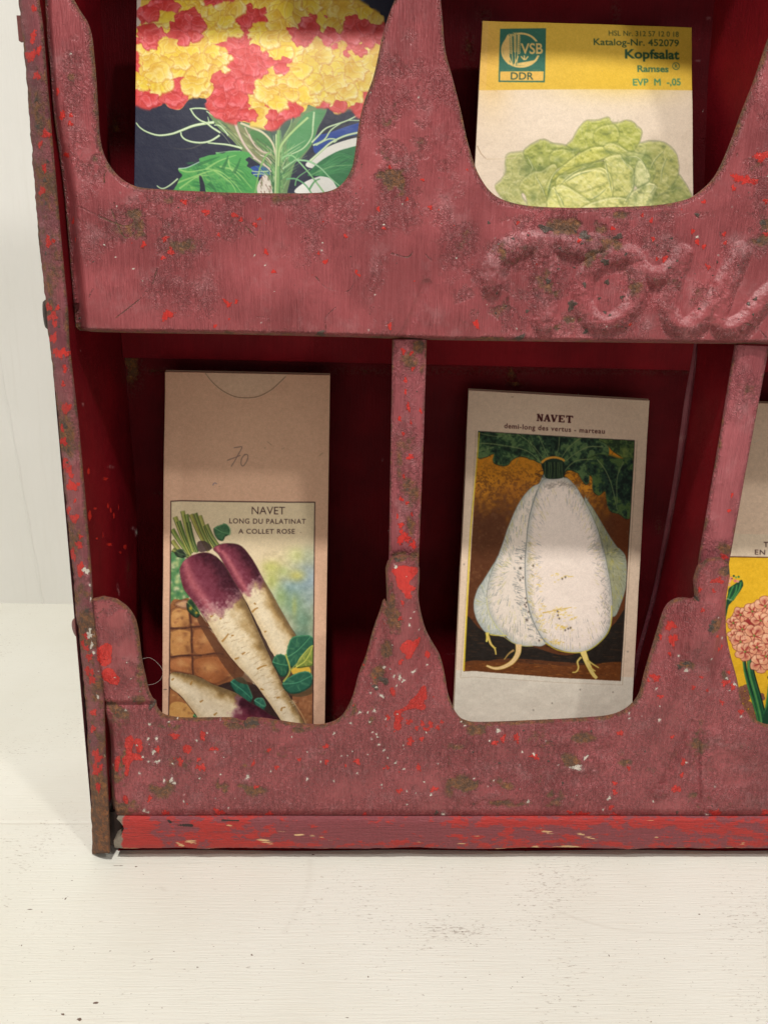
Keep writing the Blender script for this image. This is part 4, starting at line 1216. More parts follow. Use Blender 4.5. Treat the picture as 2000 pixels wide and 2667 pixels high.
def shelf(pyc, label, flange, xf, xb):
    z = float(at(1000, pyc, YB)[2])
    xs = np.linspace(xL - 0.006, xR, 120)
    prof = [(0.006, z + 0.0), (0.03, z), (YB - 0.006, z), (YB - 0.004, z - 0.001), (YB - 0.0035, z - flange), (YB - 0.002, z - flange - 0.0006)]
    t = np.linspace(0, 1, 120)[:, None]; dy = np.array([q[0] for q in prof])[None] / YB
    x0 = xf * (1 - dy) + xb * dy
    X = x0 * (1 - t) + xR * t
    V = np.stack([X.ravel(), np.tile([p[0] for p in prof], len(xs)) + 0.0004 * np.sin(X.ravel() * 60), np.tile([p[1] for p in prof], len(xs))], 1)
    part('shelf', V, grid_faces(len(xs), len(prof))[:, ::-1], M['inner'], label=label)


shelf(800, 'shelf carrying the upper row of packets', 0.0250, float(at(178, 850, 0.0)[0]), float(at(318, 800, YB)[0]))
shelf(2010, 'floor of the lower row of packets', 0.004, float(at(284, 2060, 0.0)[0]), float(at(382, 2000, YB)[0]))
zUp = 0.452
V, F = box_vf(xL - 0.006, xR, 0.006, YB, zUp + 0.02, zUp + 0.0212)
part('shelf', V, F, M['inner'], smooth=False)
# right end of the rack
a = at(2850, 600, 0.0)
V, F = box_vf(float(a[0]) - 0.001, float(a[0]) + 0.0012, 0.001, YB + 0.02, 0.0, zTop)
part('side_panel', V, F, M['edge'], smooth=False)


# ---- wooden base rail
def rail():
    top = np.array([(290, 2133), (331, 2132), (1050, 2132), (2000, 2132), (2700, 2132)], float)
    x0 = float(at(300, 2200)[0]); x1 = float(at(2660, 2200)[0])
    n = 900
    xs = np.concatenate([np.linspace(x0, float(at(2040, 2200)[0]), n), np.linspace(float(at(2045, 2200)[0]), x1, 60)])
    zt = np.interp(xs, [x0, x1], [float(at(300, 2130)[2]), float(at(2660, 2130)[2])])
    pxb, _ = to_px(np.stack([xs, np.zeros_like(xs), np.full_like(xs, 0.004)], 1))
    # ragged lower edge
    zb_px = 2211 + 2.4 * np.sin(pxb / 61.0) * np.exp(-((pxb - 1250) / 400) ** 2) + 2.2 * (fbm(2, 1400, 34, 3)[0][np.clip(pxb / 2, 0, 1399).astype(int)] - 0.5) * 2
    zb = at(pxb, zb_px, -0.001)[:, 2]
    zb = np.maximum(zb, 0.0012)
    prof_t = np.array([0, 0.02, 0.05, 0.1, 0.2, 0.3, 0.4, 0.5, 0.6, 0.7, 0.8, 0.88, 0.94, 0.98, 1.0])
    m = len(prof_t)
    T = np.broadcast_to(prof_t, (len(xs), m))
    Z = zt[:, None] * (1 - T) + zb[:, None] * T
    bow = 0.0007 * (np.abs(2 * T - 1) ** 5)
    X = np.repeat(xs[:, None], m, 1)
    Y = -0.0012 + bow + 0.0007 * (fbm(len(xs), m, 30, 12) - 0.5) + 0.0004 * (fbm(len(xs), m, 6, 13) - 0.5)
    # broken left end
    gap = np.array([(0.0, 306), (0.15, 322), (0.3, 326), (0.55, 318), (0.7, 300), (0.9, 296), (1, 300)])
    gx = np.interp(prof_t, gap[:, 0], gap[:, 1])
    gX = at(gx, np.interp(prof_t, [0, 1], [2133, 2211]), 0.0)[:, 0]
    X = np.maximum(X, gX[None, :])
    V = np.stack([X.ravel(), Y.ravel(), Z.ravel()], 1)
    px, py = to_px(V)
    col = np.zeros((len(V), 4)); col[:, 3] = 1
    col[:, 0] = 0.29
    col[:, 0] += 0.42 * np.exp(-((px - 352) / 60) ** 4) + 0.35 * np.exp(-((py - 2140) / 14) ** 2) * np.exp(-((px - 1450) / 300) ** 2) + 0.3 * np.exp(-((px - 1850) / 130) ** 2) * np.exp(-((py - 2155) / 20) ** 2) + 0.25 * np.exp(-((px - 600) / 90) ** 2) + 0.2 * np.exp(-((py - 2200) / 10) ** 2)
    col[:, 0] -= 0.2 * np.exp(-((px - 900) / 130) ** 2) + 0.2 * np.exp(-((px - 1130) / 60) ** 2) + 0.25 * np.exp(-((px - 1650) / 130) ** 2) * np.exp(-((py - 2180) / 20) ** 2)
    wv = 0.5 * np.exp(-((py - zb_px.repeat(m).reshape(-1)) / 4.5) ** 2)
    for cx, cy, rx, ry, rot in ((770, 2172, 70, 5, 0.18), (600, 2150, 40, 4, 0.2), (840, 2182, 40, 4, .25), (1420, 2165, 40, 8, 0.3), (1530, 2180, 55, 6, 0.35), (1243, 2178, 16, 6, 0), (1710, 2179, 10, 5, 0), (1395, 2206, 16, 5, 0), (1480, 2205, 60, 4, 0), (1090, 2190, 18, 6, 0.1), (1200, 2196, 30, 4, 0), (500, 2192, 30, 9, 0), (470, 2200, 20, 6, 0.4), (690, 2190, 40, 8, .3), (1680, 2136, 40, 2, 0), (1930, 2198, 22, 5, -.3)):
        dx, dy = px - cx, py - cy
        u = (dx * math.cos(rot) + dy * math.sin(rot)) / rx; q = (-dx * math.sin(rot) + dy * math.cos(rot)) / ry
        wv = np.maximum(wv, 0.62 * np.exp(-(u * u + q * q)))
    col[:, 2] = wv
    col[:, 1] = 0.75 * np.exp(-((px - 308) / 20) ** 2)
    for P in (((440, 2137), (455, 2146), (500, 2150)), ((580, 2136), (620, 2137))):
        c = catmull(np.array(P, float), 8, False)
        for q in c:
            col[:, 3] = np.minimum(col[:, 3], 1 - np.exp(-((px - q[0]) / 5) ** 2 - ((py - q[1]) / 2.6) ** 2))
    F = grid_faces(len(xs), m)[:, ::-1]
    F = F[:, ::-1]
    V2, F2, u = add_rim(V, F, (0, 0.012, 0))
    part('base_rail', V2, F2, M['wood'], np.concatenate([col, np.minimum(col[u] + [0, 0.5, 0, 0], 1)]), label='chipped red wooden base rail')
    # dark block standing in for the shade of the hole in the broken corner
    c0 = at(300, 2172, 0.006)
    V, F = box_vf(float(c0[0]) - 0.002, float(c0[0]) + 0.006, 0.005, 0.03, 0.004, float(at(300, 2134)[2]))
    part('hole_shade_block', V, F, M['nail'], smooth=False)


rail()
for x in (-0.09, 0.05, 0.19):                                 # low feet that lift the front edge off the board
    V, F = box_vf(x, x + 0.02, 0.022, 0.058, 0.0, 0.012)
    part('foot', V, F, M['nail'], smooth=False)


# ------------------------------------------------------------------ seed packets
class Packet:
    """one paper packet leaning in the rack: corners read off the photograph, own distance, size and thickness"""

    def __init__(self, quad, ytop, ybot, vmax, base, label, mat='paper', res=1.25, bow=0.0012, curl=0.0, group='seed packets in the rack', lean_sides=(0, 0)):
        self.quad = np.array(quad, float)                      # TL, TR, BR, BL in photograph pixels
        tl, tr, br, bl = self.quad
        self.c3 = [at(tl[0], tl[1], ytop + lean_sides[0]), at(tr[0], tr[1], ytop + lean_sides[1]), at(br[0], br[1], ybot + lean_sides[1]), at(bl[0], bl[1], ybot + lean_sides[0])]
        W = int(np.hypot(*(tr - tl)) / res); H1 = np.hypot(*(bl - tl)) / res
        H = int(H1 * vmax)
        self.W, self.H, self.vmax = W, H, vmax
        Hm = homography(self.quad, [(0, 0), (W, 0), (W, H1), (0, H1)])
        self.p = Print(W, H, Hm, 3, base)
        self.label, self.mat, self.bow, self.curl, self.group = label, mat, bow, curl, group

    def build(self, grain=3.0):
        W, H = self.W, self.H
        nx, ny = W + 1, H + 1
        u = np.linspace(0, 1, nx)[None, :, None]; v = np.linspace(0, self.vmax, ny)[:, None, None]
        tl, tr, br, bl = self.c3
        P = (tl * (1 - u) + tr * u) * (1 - v) + (bl * (1 - u) + br * u) * v
        uu, vv = u[..., 0], v[..., 0]
        d = self.bow * np.sin(np.pi * uu) * np.sin(np.pi * np.clip(vv, 0, 1) * 0.8 + 0.3) + self.curl * (1 - sm(0, 0.12, uu)) * sm(0, 0.3, vv)
        d = d + (0.0003 if self.mat == 'gloss_paper' else 0.0009) * (fbm(ny, nx, 80, int(W)) - 0.5)
        P[..., 1] -= d
        if self.p.a.shape[0]:
            g = (fbm(H, W, 5, 3, 2) - 0.5)[..., None]
            a = np.clip(self.p.a + g * 2 * grain + (RNG.random((H, W, 1)) - 0.5) * grain, 0, 255)
            self.p.a = a
        col = lin(self.p.sample(*np.meshgrid(np.linspace(0, W, nx), np.linspace(0, H, ny)))).reshape(-1, 3)
        V = P.reshape(-1, 3)
        F = grid_faces(ny, nx)
        V2, F2, ix = add_rim(V, F, (0, 0.0009, 0.0))
        col = np.concatenate([col, col[ix] * 0 + lin((214, 192, 166))])
        o = mesh_obj('seed_packet', V2, F2, M[self.mat], colors=col, attr='print')
        tag(o, self.label, 'seed packet', self.group)
        # the back sheet of the paper bag, a little looser than the front
        n2 = 14
        u = np.linspace(0.0, 1, n2)[None, :, None]; v = np.linspace(-0.004, self.vmax, 30)[:, None, None]
        P = (tl * (1 - u) + tr * u) * (1 - v) + (bl * (1 - u) + br * u) * v
        P[..., 1] += 0.0012 + 0.0010 * np.sin(np.pi * u[..., 0]) * np.clip(1 - v[..., 0], 0, 1)
        mesh_obj('back_sheet', P.reshape(-1, 3), grid_faces(30, n2)[:, ::-1], M['kraft'], parent=o, colors=np.tile([.6, .45, .33, 1.0], (n2 * 30, 1)))
        return o


# ---------------------------------------------- 1: coated packet with a red and yellow flower head
def flowers_packet():
    K = Packet([(357, 0), (1052, -2), (1046, 500), (350, 500)], 0.052, 0.030, 1.45, (30, 34, 58), 'glossy dark blue packet printed with a head of red and yellow frilled flowers', 'gloss_paper', bow=0.0010)
    # the packet goes on above the frame
    p = K.p
    B = lambda q: zoomed(300, 0, 2.212, q)
    A1 = lambda q: zoomed(340, 0, 4.608, q)
    A2 = lambda q: zoomed(680, 0, 4.366, q)
    A3 = lambda q: zoomed(340, 260, 2.765, q)
    p.fill([(300, -200), (1100, -200), (1100, 70), (300, 70)], (28, 32, 54), smooth=False)
    p.fill([(345, -200), (380, -200), (378, 80), (372, 130), (345, 150)], (222, 205, 192), smooth=False)
    p.fill(A2([(960, 40), (1010, 0), (1200, -20), (1130, 20), (1040, 40)]), (28, 66, 128))
    # foliage below the flower head
    p.fill(A3([(1320, 270), (1420, 240), (1660, 165), (1660, 240), (1480, 290), (1330, 390)]), (36, 72, 158))
    p.fill(A3([(860, 490), (960, 478), (1000, 540), (900, 555)]), (38, 78, 160))
    p.fill(A3([(1255, 470), (1330, 400), (1450, 325), (1660, 270), (1660, 350), (1560, 355), (1450, 400), (1330, 490)]), (238, 236, 226))
    p.fill(A3([(1180, 670), (1240, 600), (1330, 560), (1490, 520), (1540, 600), (1490, 640), (1400, 690)]), (238, 237, 228))
    p.fill(A3([(560, 95), (700, 120), (780, 165), (900, 170), (1000, 200), (1120, 110), (1250, 60), (1330, 30), (1410, 70), (1350, 200), (1330, 260), (1300, 330), (1230, 420), (1180, 460), (1130, 640), (1110, 690), (1000, 690), (1020, 520), (950, 480), (860, 420), (780, 350), (700, 260), (640, 215)]), (112, 140, 92))
    p.fill(A3([(1120, 330), (1150, 250), (1230, 130), (1290, 90), (1400, 60), (1390, 120), (1340, 210), (1310, 300), (1240, 390), (1150, 470)]), (84, 150, 92))
    p.fill(A3([(900, 170), (1010, 190), (1100, 110), (1180, 130), (1110, 240), (1060, 330), (1000, 290)]), (74, 98, 84))
    p.fill(A3([(700, 200), (780, 180), (880, 300), (960, 380), (1020, 440), (1010, 480), (900, 420), (800, 330)]), (136, 138, 96))
    p.fill(A3([(860, 230), (950, 240), (1010, 320), (1030, 400), (960, 370), (890, 300)]), (82, 134, 76))
    r = np.random.default_rng(3)
    for i in range(150):
        x0, y0 = r.uniform(1020, 1100), r.uniform(380, 680)
        a = r.uniform(-0.9, 1.1); L = r.uniform(60, 210)
        x1, y1 = x0 + L * math.sin(a), y0 - L * math.cos(a)
        c = [(150, 196, 128), (84, 142, 80), (196, 214, 168), (60, 112, 70), (120, 170, 100)][r.integers(5)]
        p.stroke(A3([(x0, y0), ((x0 + x1) / 2 + r.uniform(-14, 14), (y0 + y1) / 2), (x1, y1)]), r.uniform(2, 5), 1.0, c, 0.75)
    for i in range(60):
        x0 = r.uniform(600, 1000); y0 = 120 + (x0 - 600) * 0.55 + r.uniform(-10, 90)
        c = [(196, 200, 160), (104, 120, 76), (150, 168, 104), (84, 100, 72)][r.integers(4)]
        p.stroke(A3([(x0, y0), (x0 + 60, y0 + 50), (x0 + 120, y0 + r.uniform(90, 130))]), 3.2, 1.2, c, 0.6)
    # lower right leaf
    leaf = A3([(1270, 545), (1340, 460), (1450, 390), (1540, 355), (1660, 340), (1660, 470), (1580, 560), (1500, 640), (1440, 570), (1360, 550)])
    p.fill(leaf, (44, 122, 70))
    for i in range(26):
        x0, y0 = r.uniform(1320, 1420), r.uniform(470, 550)
        p.stroke(A3([(x0, y0), (x0 + r.uniform(80, 160), y0 - r.uniform(10, 90)), (x0 + r.uniform(180, 260), y0 - r.uniform(0, 120))]), 4.5, 1, [(84, 162, 96), (30, 96, 62), (64, 146, 84)][r.integers(3)], 0.6)
    p.stroke(A3([(1300, 540), (1450, 480), (1660, 470)]), 3, 2, (130, 186, 120), 0.8)
    # lower left leaf
    leaf = A3([(345, 495), (400, 490), (450, 470), (495, 450), (492, 425), (530, 412), (565, 400), (612, 395), (612, 378), (660, 388), (700, 372), (760, 368), (830, 378), (870, 400), (825, 430), (845, 455), (835, 480), (875, 505), (865, 530), (905, 560), (930, 610), (960, 700), (330, 700), (316, 640), (340, 585), (372, 545), (350, 520)])
    sl, m = p.fill(leaf, (82, 166, 84), n=3)
    for i in range(120):
        x0, y0 = r.uniform(380, 760), r.uniform(440, 640)
        dx = r.uniform(60, 150)
        c = [(112, 182, 92), (40, 116, 66), (54, 134, 72), (150, 202, 108), (46, 122, 66)][r.integers(5)]
        q = A3([(x0, y0), (x0 + dx * 0.5, y0 + r.uniform(-10, 30)), (x0 + dx, y0 + r.uniform(20, 110))])
        p.stroke(q, r.uniform(2, 9), 1, c, 0.4)
    for q in (((330, 600), (440, 560), (600, 510), (700, 560), (800, 670)), ((345, 500), (420, 520), (560, 500), (650, 520)), ((540, 500), (640, 440), (760, 400)), ((600, 510), (720, 600), (760, 680)), ((640, 480), (760, 520), (870, 640)), ((350, 640), (470, 560), (560, 545)), ((700, 430), (720, 500), (790, 580))):
        p.stroke(A3(q), 5, 1.5, (168, 214, 124), 0.75)
    for q in (((480, 470), (560, 440), (640, 410)), ((660, 500), (690, 440), (700, 400)), ((740, 530), (770, 470), (790, 420)), ((560, 600), (600, 640), (620, 680))):
        p.stroke(A3(q), 10, 2, (36, 104, 58), 0.6)
    p.stroke(A3([(345, 495), (400, 490), (450, 470), (495, 448)]), 2.2, 2.0, (206, 236, 220), 0.9)
    p.stroke(A3([(612, 385), (700, 374), (790, 370)]), 2.0, 1.4, (160, 208, 150), 0.9)
    p.fill(A3([(492, 560), (500, 546), (516, 570), (532, 620), (538, 700), (500, 700), (498, 620)]), (28, 32, 50))
    p.fill(A3([(335, 575), (346, 568), (342, 590), (322, 628), (316, 620)]), (28, 32, 50))
    p.fill(A3([(905, 640), (930, 575), (965, 540), (1000, 580), (1012, 640), (1015, 700), (930, 700)]), (226, 214, 200))
    for i in range(30):
        x0, y0 = r.uniform(930, 1010), r.uniform(540, 660)
        p.stroke(A3([(x0, y0), (x0 + r.uniform(-6, 18), y0 + r.uniform(20, 50))]), 2.5, 1, [(120, 84, 66), (236, 230, 214), (96, 100, 60)][r.integers(3)], 0.7)
    # main stems
    for q, w0, w1, c in ((((752, 172), (775, 240), (820, 330), (900, 425), (1000, 500)), 11, 6, (222, 202, 186)), (((820, 200), (870, 300), (930, 370), (1010, 400)), 6, 4, (206, 190, 160)), (((790, 170), (860, 200), (950, 240), (1020, 320), (1048, 440)), 9, 7, (222, 214, 178)),
                         (((850, 250), (890, 330), (950, 375), (1010, 385)), 5, 3, (226, 206, 190)), (((880, 420), (950, 460), (1010, 520)), 5, 4, (226, 208, 190)), (((930, 400), (980, 420), (1010, 460)), 4, 3, (236, 220, 200)),
                         (((1062, 220), (1058, 400), (1052, 700)), 12, 20, (132, 180, 108)), (((1045, 250), (1045, 420), (1035, 700)), 5, 6, (196, 218, 158)), (((1068, 420), (1070, 560), (1064, 700)), 4, 4, (84, 140, 82)),
                         (((1275, 130), (1180, 215), (1110, 290), (1070, 360), (1060, 480)), 9, 8, (176, 208, 136)), (((1318, 90), (1310, 180), (1300, 270), (1240, 350), (1150, 395)), 7, 4, (196, 222, 172)), (((1160, 110), (1150, 180), (1105, 270)), 4, 3, (160, 190, 130)), (((1080, 110), (1075, 190), (1050, 250)), 4, 3, (160, 180, 130)),
                         (((1085, 430), (1110, 408), (1160, 405), (1210, 450), (1290, 540), (1390, 670)), 7, 5, (150, 206, 140)), (((1190, 435), (1280, 445), (1360, 490), (1430, 560), (1500, 620)), 7, 4, (160, 214, 160)), (((1115, 572), (1180, 570), (1250, 610), (1310, 690)), 7, 4, (110, 178, 122)),
                         (((890, 680), (905, 600), (930, 490), (975, 400), (1005, 388)), 5, 7, (140, 190, 110)), (((1090, 500), (1130, 470), (1210, 420)), 6, 3, (176, 216, 160)), (((1280, 650), (1320, 590), (1360, 570)), 7, 3, (96, 170, 104)), (((1180, 620), (1200, 560), (1290, 500)), 5, 3, (120, 186, 120))):
        p.stroke(A3(q), w0 * 0.85, w1 * 0.85, tuple(v * 0.66 for v in c), 0.55)
        p.stroke(A3(q), w0 * 0.6, w1 * 0.6, c)
    # pale tendrils
    tend = [([(42, 165), (70, 200), (120, 232), (200, 256), (290, 248), (360, 225), (450, 190), (540, 172), (600, 165)], 1.8, 7), ([(362, 235), (368, 262), (395, 288), (450, 306), (520, 310), (580, 295), (640, 258)], 3, 4.5),
            ([(432, 70), (460, 115), (500, 150), (545, 170), (590, 205), (645, 240)], 3, 4), ([(425, 70), (470, 64), (520, 66), (570, 78), (600, 100)], 2.5, 4), ([(545, 85), (580, 108), (610, 125)], 2, 3), ([(555, 125), (565, 165)], 1, 2.5), ([(555, 312), (620, 318), (690, 325), (760, 340), (800, 352)], 2.5, 5),
            ([(600, 185), (640, 190), (680, 230), (700, 260)], 2, 3), ([(190, 618), (215, 636), (245, 636), (290, 610), (340, 568)], 1.5, 3), ([(1300, 310), (1340, 270), (1400, 210), (1480, 178), (1560, 150), (1660, 98)], 4, 2.5), ([(1310, 330), (1390, 290), (1440, 220), (1520, 165)], 4, 2), ([(1290, 440), (1380, 360), (1440, 310), (1540, 262), (1660, 232)], 5, 4), ([(1560, 150), (1600, 150), (1660, 152)], 2, 1.6), ([(1330, 330), (1420, 285), (1480, 290), (1460, 310)], 3, 2), ([(870, 515), (920, 520), (990, 515)], 1.5, 1.5), ([(880, 540), (940, 535), (960, 545)], 1.5, 1.2)]
    for q, w0, w1 in tend:
        p.stroke(A3(q), w0 + 1.6, w1 + 1.6, (116, 170, 110), 0.8)
        p.stroke(A3(q), w0, w1, (206, 226, 168))
        p.stroke(np.asarray(A3(q)) + [0, -0.5], w0 * 0.4, w1 * 0.4, (236, 246, 222))
    p.stroke(A3([(310, 345), (360, 356), (440, 350), (510, 320)]), 1, 4, (84, 80, 76), 0.7)
    # the flower head
    yel = B([(105, 560), (120, 580), (170, 612), (265, 612), (280, 585), (312, 622), (372, 630), (412, 590), (445, 560), (490, 570), (530, 580), (560, 650), (650, 690), (720, 705), (820, 718), (868, 733), (920, 735), (960, 682), (1030, 666), (1090, 645), (1112, 605), (1150, 618), (1195, 600), (1270, 655), (1312, 620), (1372, 590), (1385, 650), (1450, 655), (1520, 300), (1556, 140), (1500, 80), (1400, 20), (1340, -20), (1200, -120), (900, -190), (500, -190), (240, -120), (160, -20), (145, 60), (150, 130), (105, 220)])
    redw = {}
    reds = [A1(q) for q in ([(110, 180), (130, 100), (200, 50), (300, 60), (400, -40), (640, -40), (640, 0), (540, 60), (510, 150), (485, 225), (430, 170), (330, 190), (290, 250), (200, 262), (140, 300), (110, 240)], [(445, 330), (480, 270), (560, 220), (680, 180), (800, 170), (870, 215), (905, 310), (885, 390), (780, 412), (700, 405), (600, 420), (530, 420), (470, 380)],
             [(100, 380), (140, 322), (240, 340), (290, 352), (380, 342), (450, 392), (560, 432), (640, 392), (730, 402), (860, 432), (872, 490), (760, 530), (730, 585), (590, 590), (540, 542), (420, 512), (380, 500), (290, 555), (200, 562), (155, 500), (150, 432)], [(920, 60), (980, -30), (1400, -30), (1400, 0), (1340, 55), (1200, 72), (1110, 110), (1060, 165), (960, 190), (920, 130)], [(62, 620), (130, 650), (182, 760), (150, 880), (62, 945)], [(62, 450), (120, 470), (130, 540), (85, 590), (62, 560)],
             [(1300, 310), (1330, 212), (1420, 165), (1500, 132), (1575, 185), (1605, 320), (1565, 382), (1500, 392), (1480, 440), (1445, 470), (1440, 545), (1510, 560), (1520, 640), (1700, 690), (1860, 690), (1830, 860), (1700, 900), (1560, 930), (1500, 1010), (1385, 1110), (1350, 1200), (1395, 1300), (1440, 1370), (1400, 1450), (1200, 1470), (1060, 1400), (950, 1280), (905, 1190), (940, 1060), (890, 1030), (1040, 920), (1150, 880), (1165, 690), (1080, 620), (1075, 480), (1180, 420), (1250, 400)])]
    reds += [B(q) for q in ([(735, 660), (745, 700), (820, 722), (850, 690), (870, 732), (912, 738), (950, 702), (972, 650), (1032, 668), (1085, 630), (1000, 590), (900, 640), (800, 640)], [(105, 540), (120, 580), (170, 612), (265, 614), (282, 582), (312, 622), (372, 632), (412, 590), (400, 555), (345, 465), (285, 550), (200, 545)])]
    reds += [A2(q) for q in ([(188, 245), (220, 180), (320, 150), (380, 170), (420, 222), (480, 190), (520, 130), (500, -20), (615, -20), (582, 112), (680, 190), (692, 240), (620, 300), (672, 350), (770, 320), (882, 330), (880, 400), (900, 480), (870, 520), (860, 600), (700, 572), (580, 540), (500, 570), (440, 540), (330, 500), (310, 400), (280, 372), (290, 262)], [(880, 210), (980, 222), (1080, 170), (1192, 220), (1200, 270), (1330, 342), (1320, 220), (1420, 290), (1370, 420), (1320, 592), (1240, 592), (1180, 530), (1140, 612), (1060, 660), (980, 620), (880, 610), (850, 560), (920, 480), (908, 400), (950, 332), (890, 322)],
                              [(695, 1150), (740, 1130), (800, 1200), (925, 1230), (905, 1270), (840, 1300), (760, 1260), (700, 1190)], [(1045, 1210), (1120, 1110), (1200, 1080), (1200, 1290), (1090, 1285)])]
    sl, ym = p.fill(yel, (236, 206, 84), n=4, wob=1.5, seed=2)
    ymask = np.zeros((p.H, p.W)); ymask[sl] = ym
    rmask = np.zeros((p.H, p.W))
    for i, q in enumerate(reds):
        o = p.fill(q, None, wob=1.2, seed=i)
        if o:
            rmask[o[0]] = np.maximum(rmask[o[0]], o[1])
    rmask = np.minimum(rmask, ymask)
    p.blend((slice(None), slice(None)), rmask, (214, 66, 58))

    def is_red(c):
        q = p.tc(np.array([c]))[0].astype(int)
        if not (0 <= q[0] < p.W and 0 <= q[1] < p.H):
            return None
        if ymask[q[1], q[0]] < 0.5:
            return None
        return rmask[q[1], q[0]] > 0.5

    # frilled petals: every petal pale at the rim, deeper into the throat, with fine veins and a warm line round it
    def petal(c, rad, ang, red, rr):
        n = 14
        t = np.arange(n) / n * 2 * np.pi
        k = rad * (0.74 + 0.46 * rr.random(n)) * (1 - 0.22 * np.cos(t)) * (1 + 0.10 * np.cos(5 * t + rr.random() * 6))
        P = np.stack([c[0] + k * np.cos(t + ang), c[1] + k * 0.86 * np.sin(t + ang)], 1)
        sd_ = int(rr.integers(1e6))
        s0 = p.fill(P + [1.5, 3.0], None, wob=rad * 0.05, seed=sd_)
        if s0:
            lim = room[s0[0]]
            p.a[s0[0]] += (np.array((182, 32, 32) if red else (206, 140, 40)) - p.a[s0[0]]) * (s0[1] * lim * 0.55)[..., None]
        o = p.fill(P, None, wob=rad * 0.05, seed=sd_)
        if o is None:
            return
        sl, m = o
        lim = room[sl]
        m = m * lim
        if red:
            deep, mid, rim, line = [(206, 44, 38), (234, 86, 88), (252, 156, 166), (184, 30, 28)]
            if rr.random() < 0.4:
                mid, rim = (222, 76, 72), (238, 116, 120)
        else:
            deep, mid, rim, line = [(224, 172, 34), (244, 216, 92), (254, 248, 206), (204, 136, 44)]
            if rr.random() < 0.45:
                deep, mid = (236, 196, 40), (246, 220, 70)
        thr = np.array(c) - rad * 0.75 * np.array([math.cos(ang), math.sin(ang)])
        dx, dy = p.PX[sl] - thr[0], p.PY[sl] - thr[1]
        dist = np.hypot(dx, dy) / (rad * 1.75)
        th = np.arctan2(dy, dx)
        vein = 0.5 + 0.5 * np.sin(th * 17 + 3 * np.sin(th * 5 + ang)) * (0.6 + 0.4 * np.sin(dist * 9))
        f = np.clip(dist + 0.16 * (vein - 0.5), 0, 1)
        col = np.where(f[..., None] < 0.5, np.array(deep) + (np.array(mid) - deep) * (f[..., None] / 0.5), np.array(mid) + (np.array(rim) - mid) * ((f[..., None] - 0.5) / 0.5))
        p.a[sl] += (col - p.a[sl]) * (m * 0.92)[..., None]
        # soft dark line round the petal
        mm = m.copy()
        e = np.clip(m - np.minimum.reduce([np.roll(m, s, ax) for s in (-1, 1, -2, 2) for ax in (0, 1)]), 0, 1)
        p.a[sl] += (np.array(line) - p.a[sl]) * (e * 0.5)[..., None]

    room = sm(0.02, 0.3, blur(ymask, 6))                        # petals may poke a little past the traced head
    rr = np.random.default_rng(21)
    pts = []
    for i in range(9000):
        c = (rr.uniform(345, 1050), rr.uniform(-150, 335))
        if all((c[0] - q[0]) ** 2 + (c[1] - q[1]) ** 2 > 22 ** 2 for q in pts[-420:]):
            pts.append(c)
    pts.sort(key=lambda q: q[1] + rr.uniform(-30, 30))
    for c in pts:
        red = is_red(c)
        if red is None:
            continue
        petal(c, rr.uniform(18, 28) if red else rr.uniform(22, 37), rr.uniform(0.2, 2.9), red, rr)
    # larger ruffled petals the picture shows clearly
    for cx, cy, rad, ang, red in ((386, 40, 26, 2.4, 1), (488, 62, 28, .2, 1), (520, 70, 22, 1.2, 1), (480, 102, 20, .2, 1), (393, 105, 20, 2, 1), (475, 165, 26, 1.4, 0), (530, 165, 30, .3, 0), (418, 195, 34, .9, 0), (412, 235, 22, 1.6, 0), (372, 225, 18, 2.4, 0), (505, 232, 34, 1.5, 0), (575, 155, 26, 0, 0), (390, 262, 22, 1.6, 1), (455, 262, 24, 1.4, 1),
                                  (590, 220, 24, 1.4, 1), (620, 265, 28, 1.5, 1), (600, 295, 22, 1.6, 1), (570, 270, 18, 2.2, 1), (660, 180, 24, .3, 1), (690, 250, 34, 2.2, 0), (725, 275, 26, 1.2, 0), (700, 215, 22, 1, 0), (760, 255, 20, 1.4, 0), (790, 190, 26, .8, 0), (850, 150, 26, .2, 0), (870, 225, 34, 1.2, 0), (910, 245, 26, .8, 0), (930, 190, 30, .6, 0),
                                  (780, 105, 24, 2.4, 1), (920, 100, 26, 1.2, 1), (960, 110, 20, .4, 1), (935, 135, 18, 1.6, 1), (700, 110, 28, 1.8, 0), (640, 60, 22, 1.2, 1), (620, 25, 26, .4, 0), (590, 60, 24, 1.2, 0), (820, 235, 20, 1.5, 0), (560, 135, 22, .3, 0), (708, 305, 18, 1.6, 1), (655, 305, 18, 1.5, 1), (640, 235, 18, 2.4, 1)):
        v = is_red((cx, cy))
        if v is None:
            continue
        petal((cx, cy), rad, ang, bool(v), rr)
    for i in range(700):                                       # crinkles
        c = (rr.uniform(345, 1050), rr.uniform(-60, 330))
        red = is_red(c)
        if red is None:
            continue
        a = rr.uniform(0, 6.3); L = rr.uniform(8, 20)
        q = [c, (c[0] + L * .5 * math.cos(a) + rr.uniform(-3, 3), c[1] + L * .5 * math.sin(a) + rr.uniform(-3, 3)), (c[0] + L * math.cos(a + .5), c[1] + L * math.sin(a + .5))]
        if is_red(q[2]) is not red:
            continue
        col = ((196, 44, 40) if rr.random() < .55 else (250, 160, 164)) if red else ((214, 164, 60) if rr.random() < .5 else (253, 247, 210))
        p.stroke(q, rr.uniform(1.5, 4), 1, col, 0.45, taper=0.4)
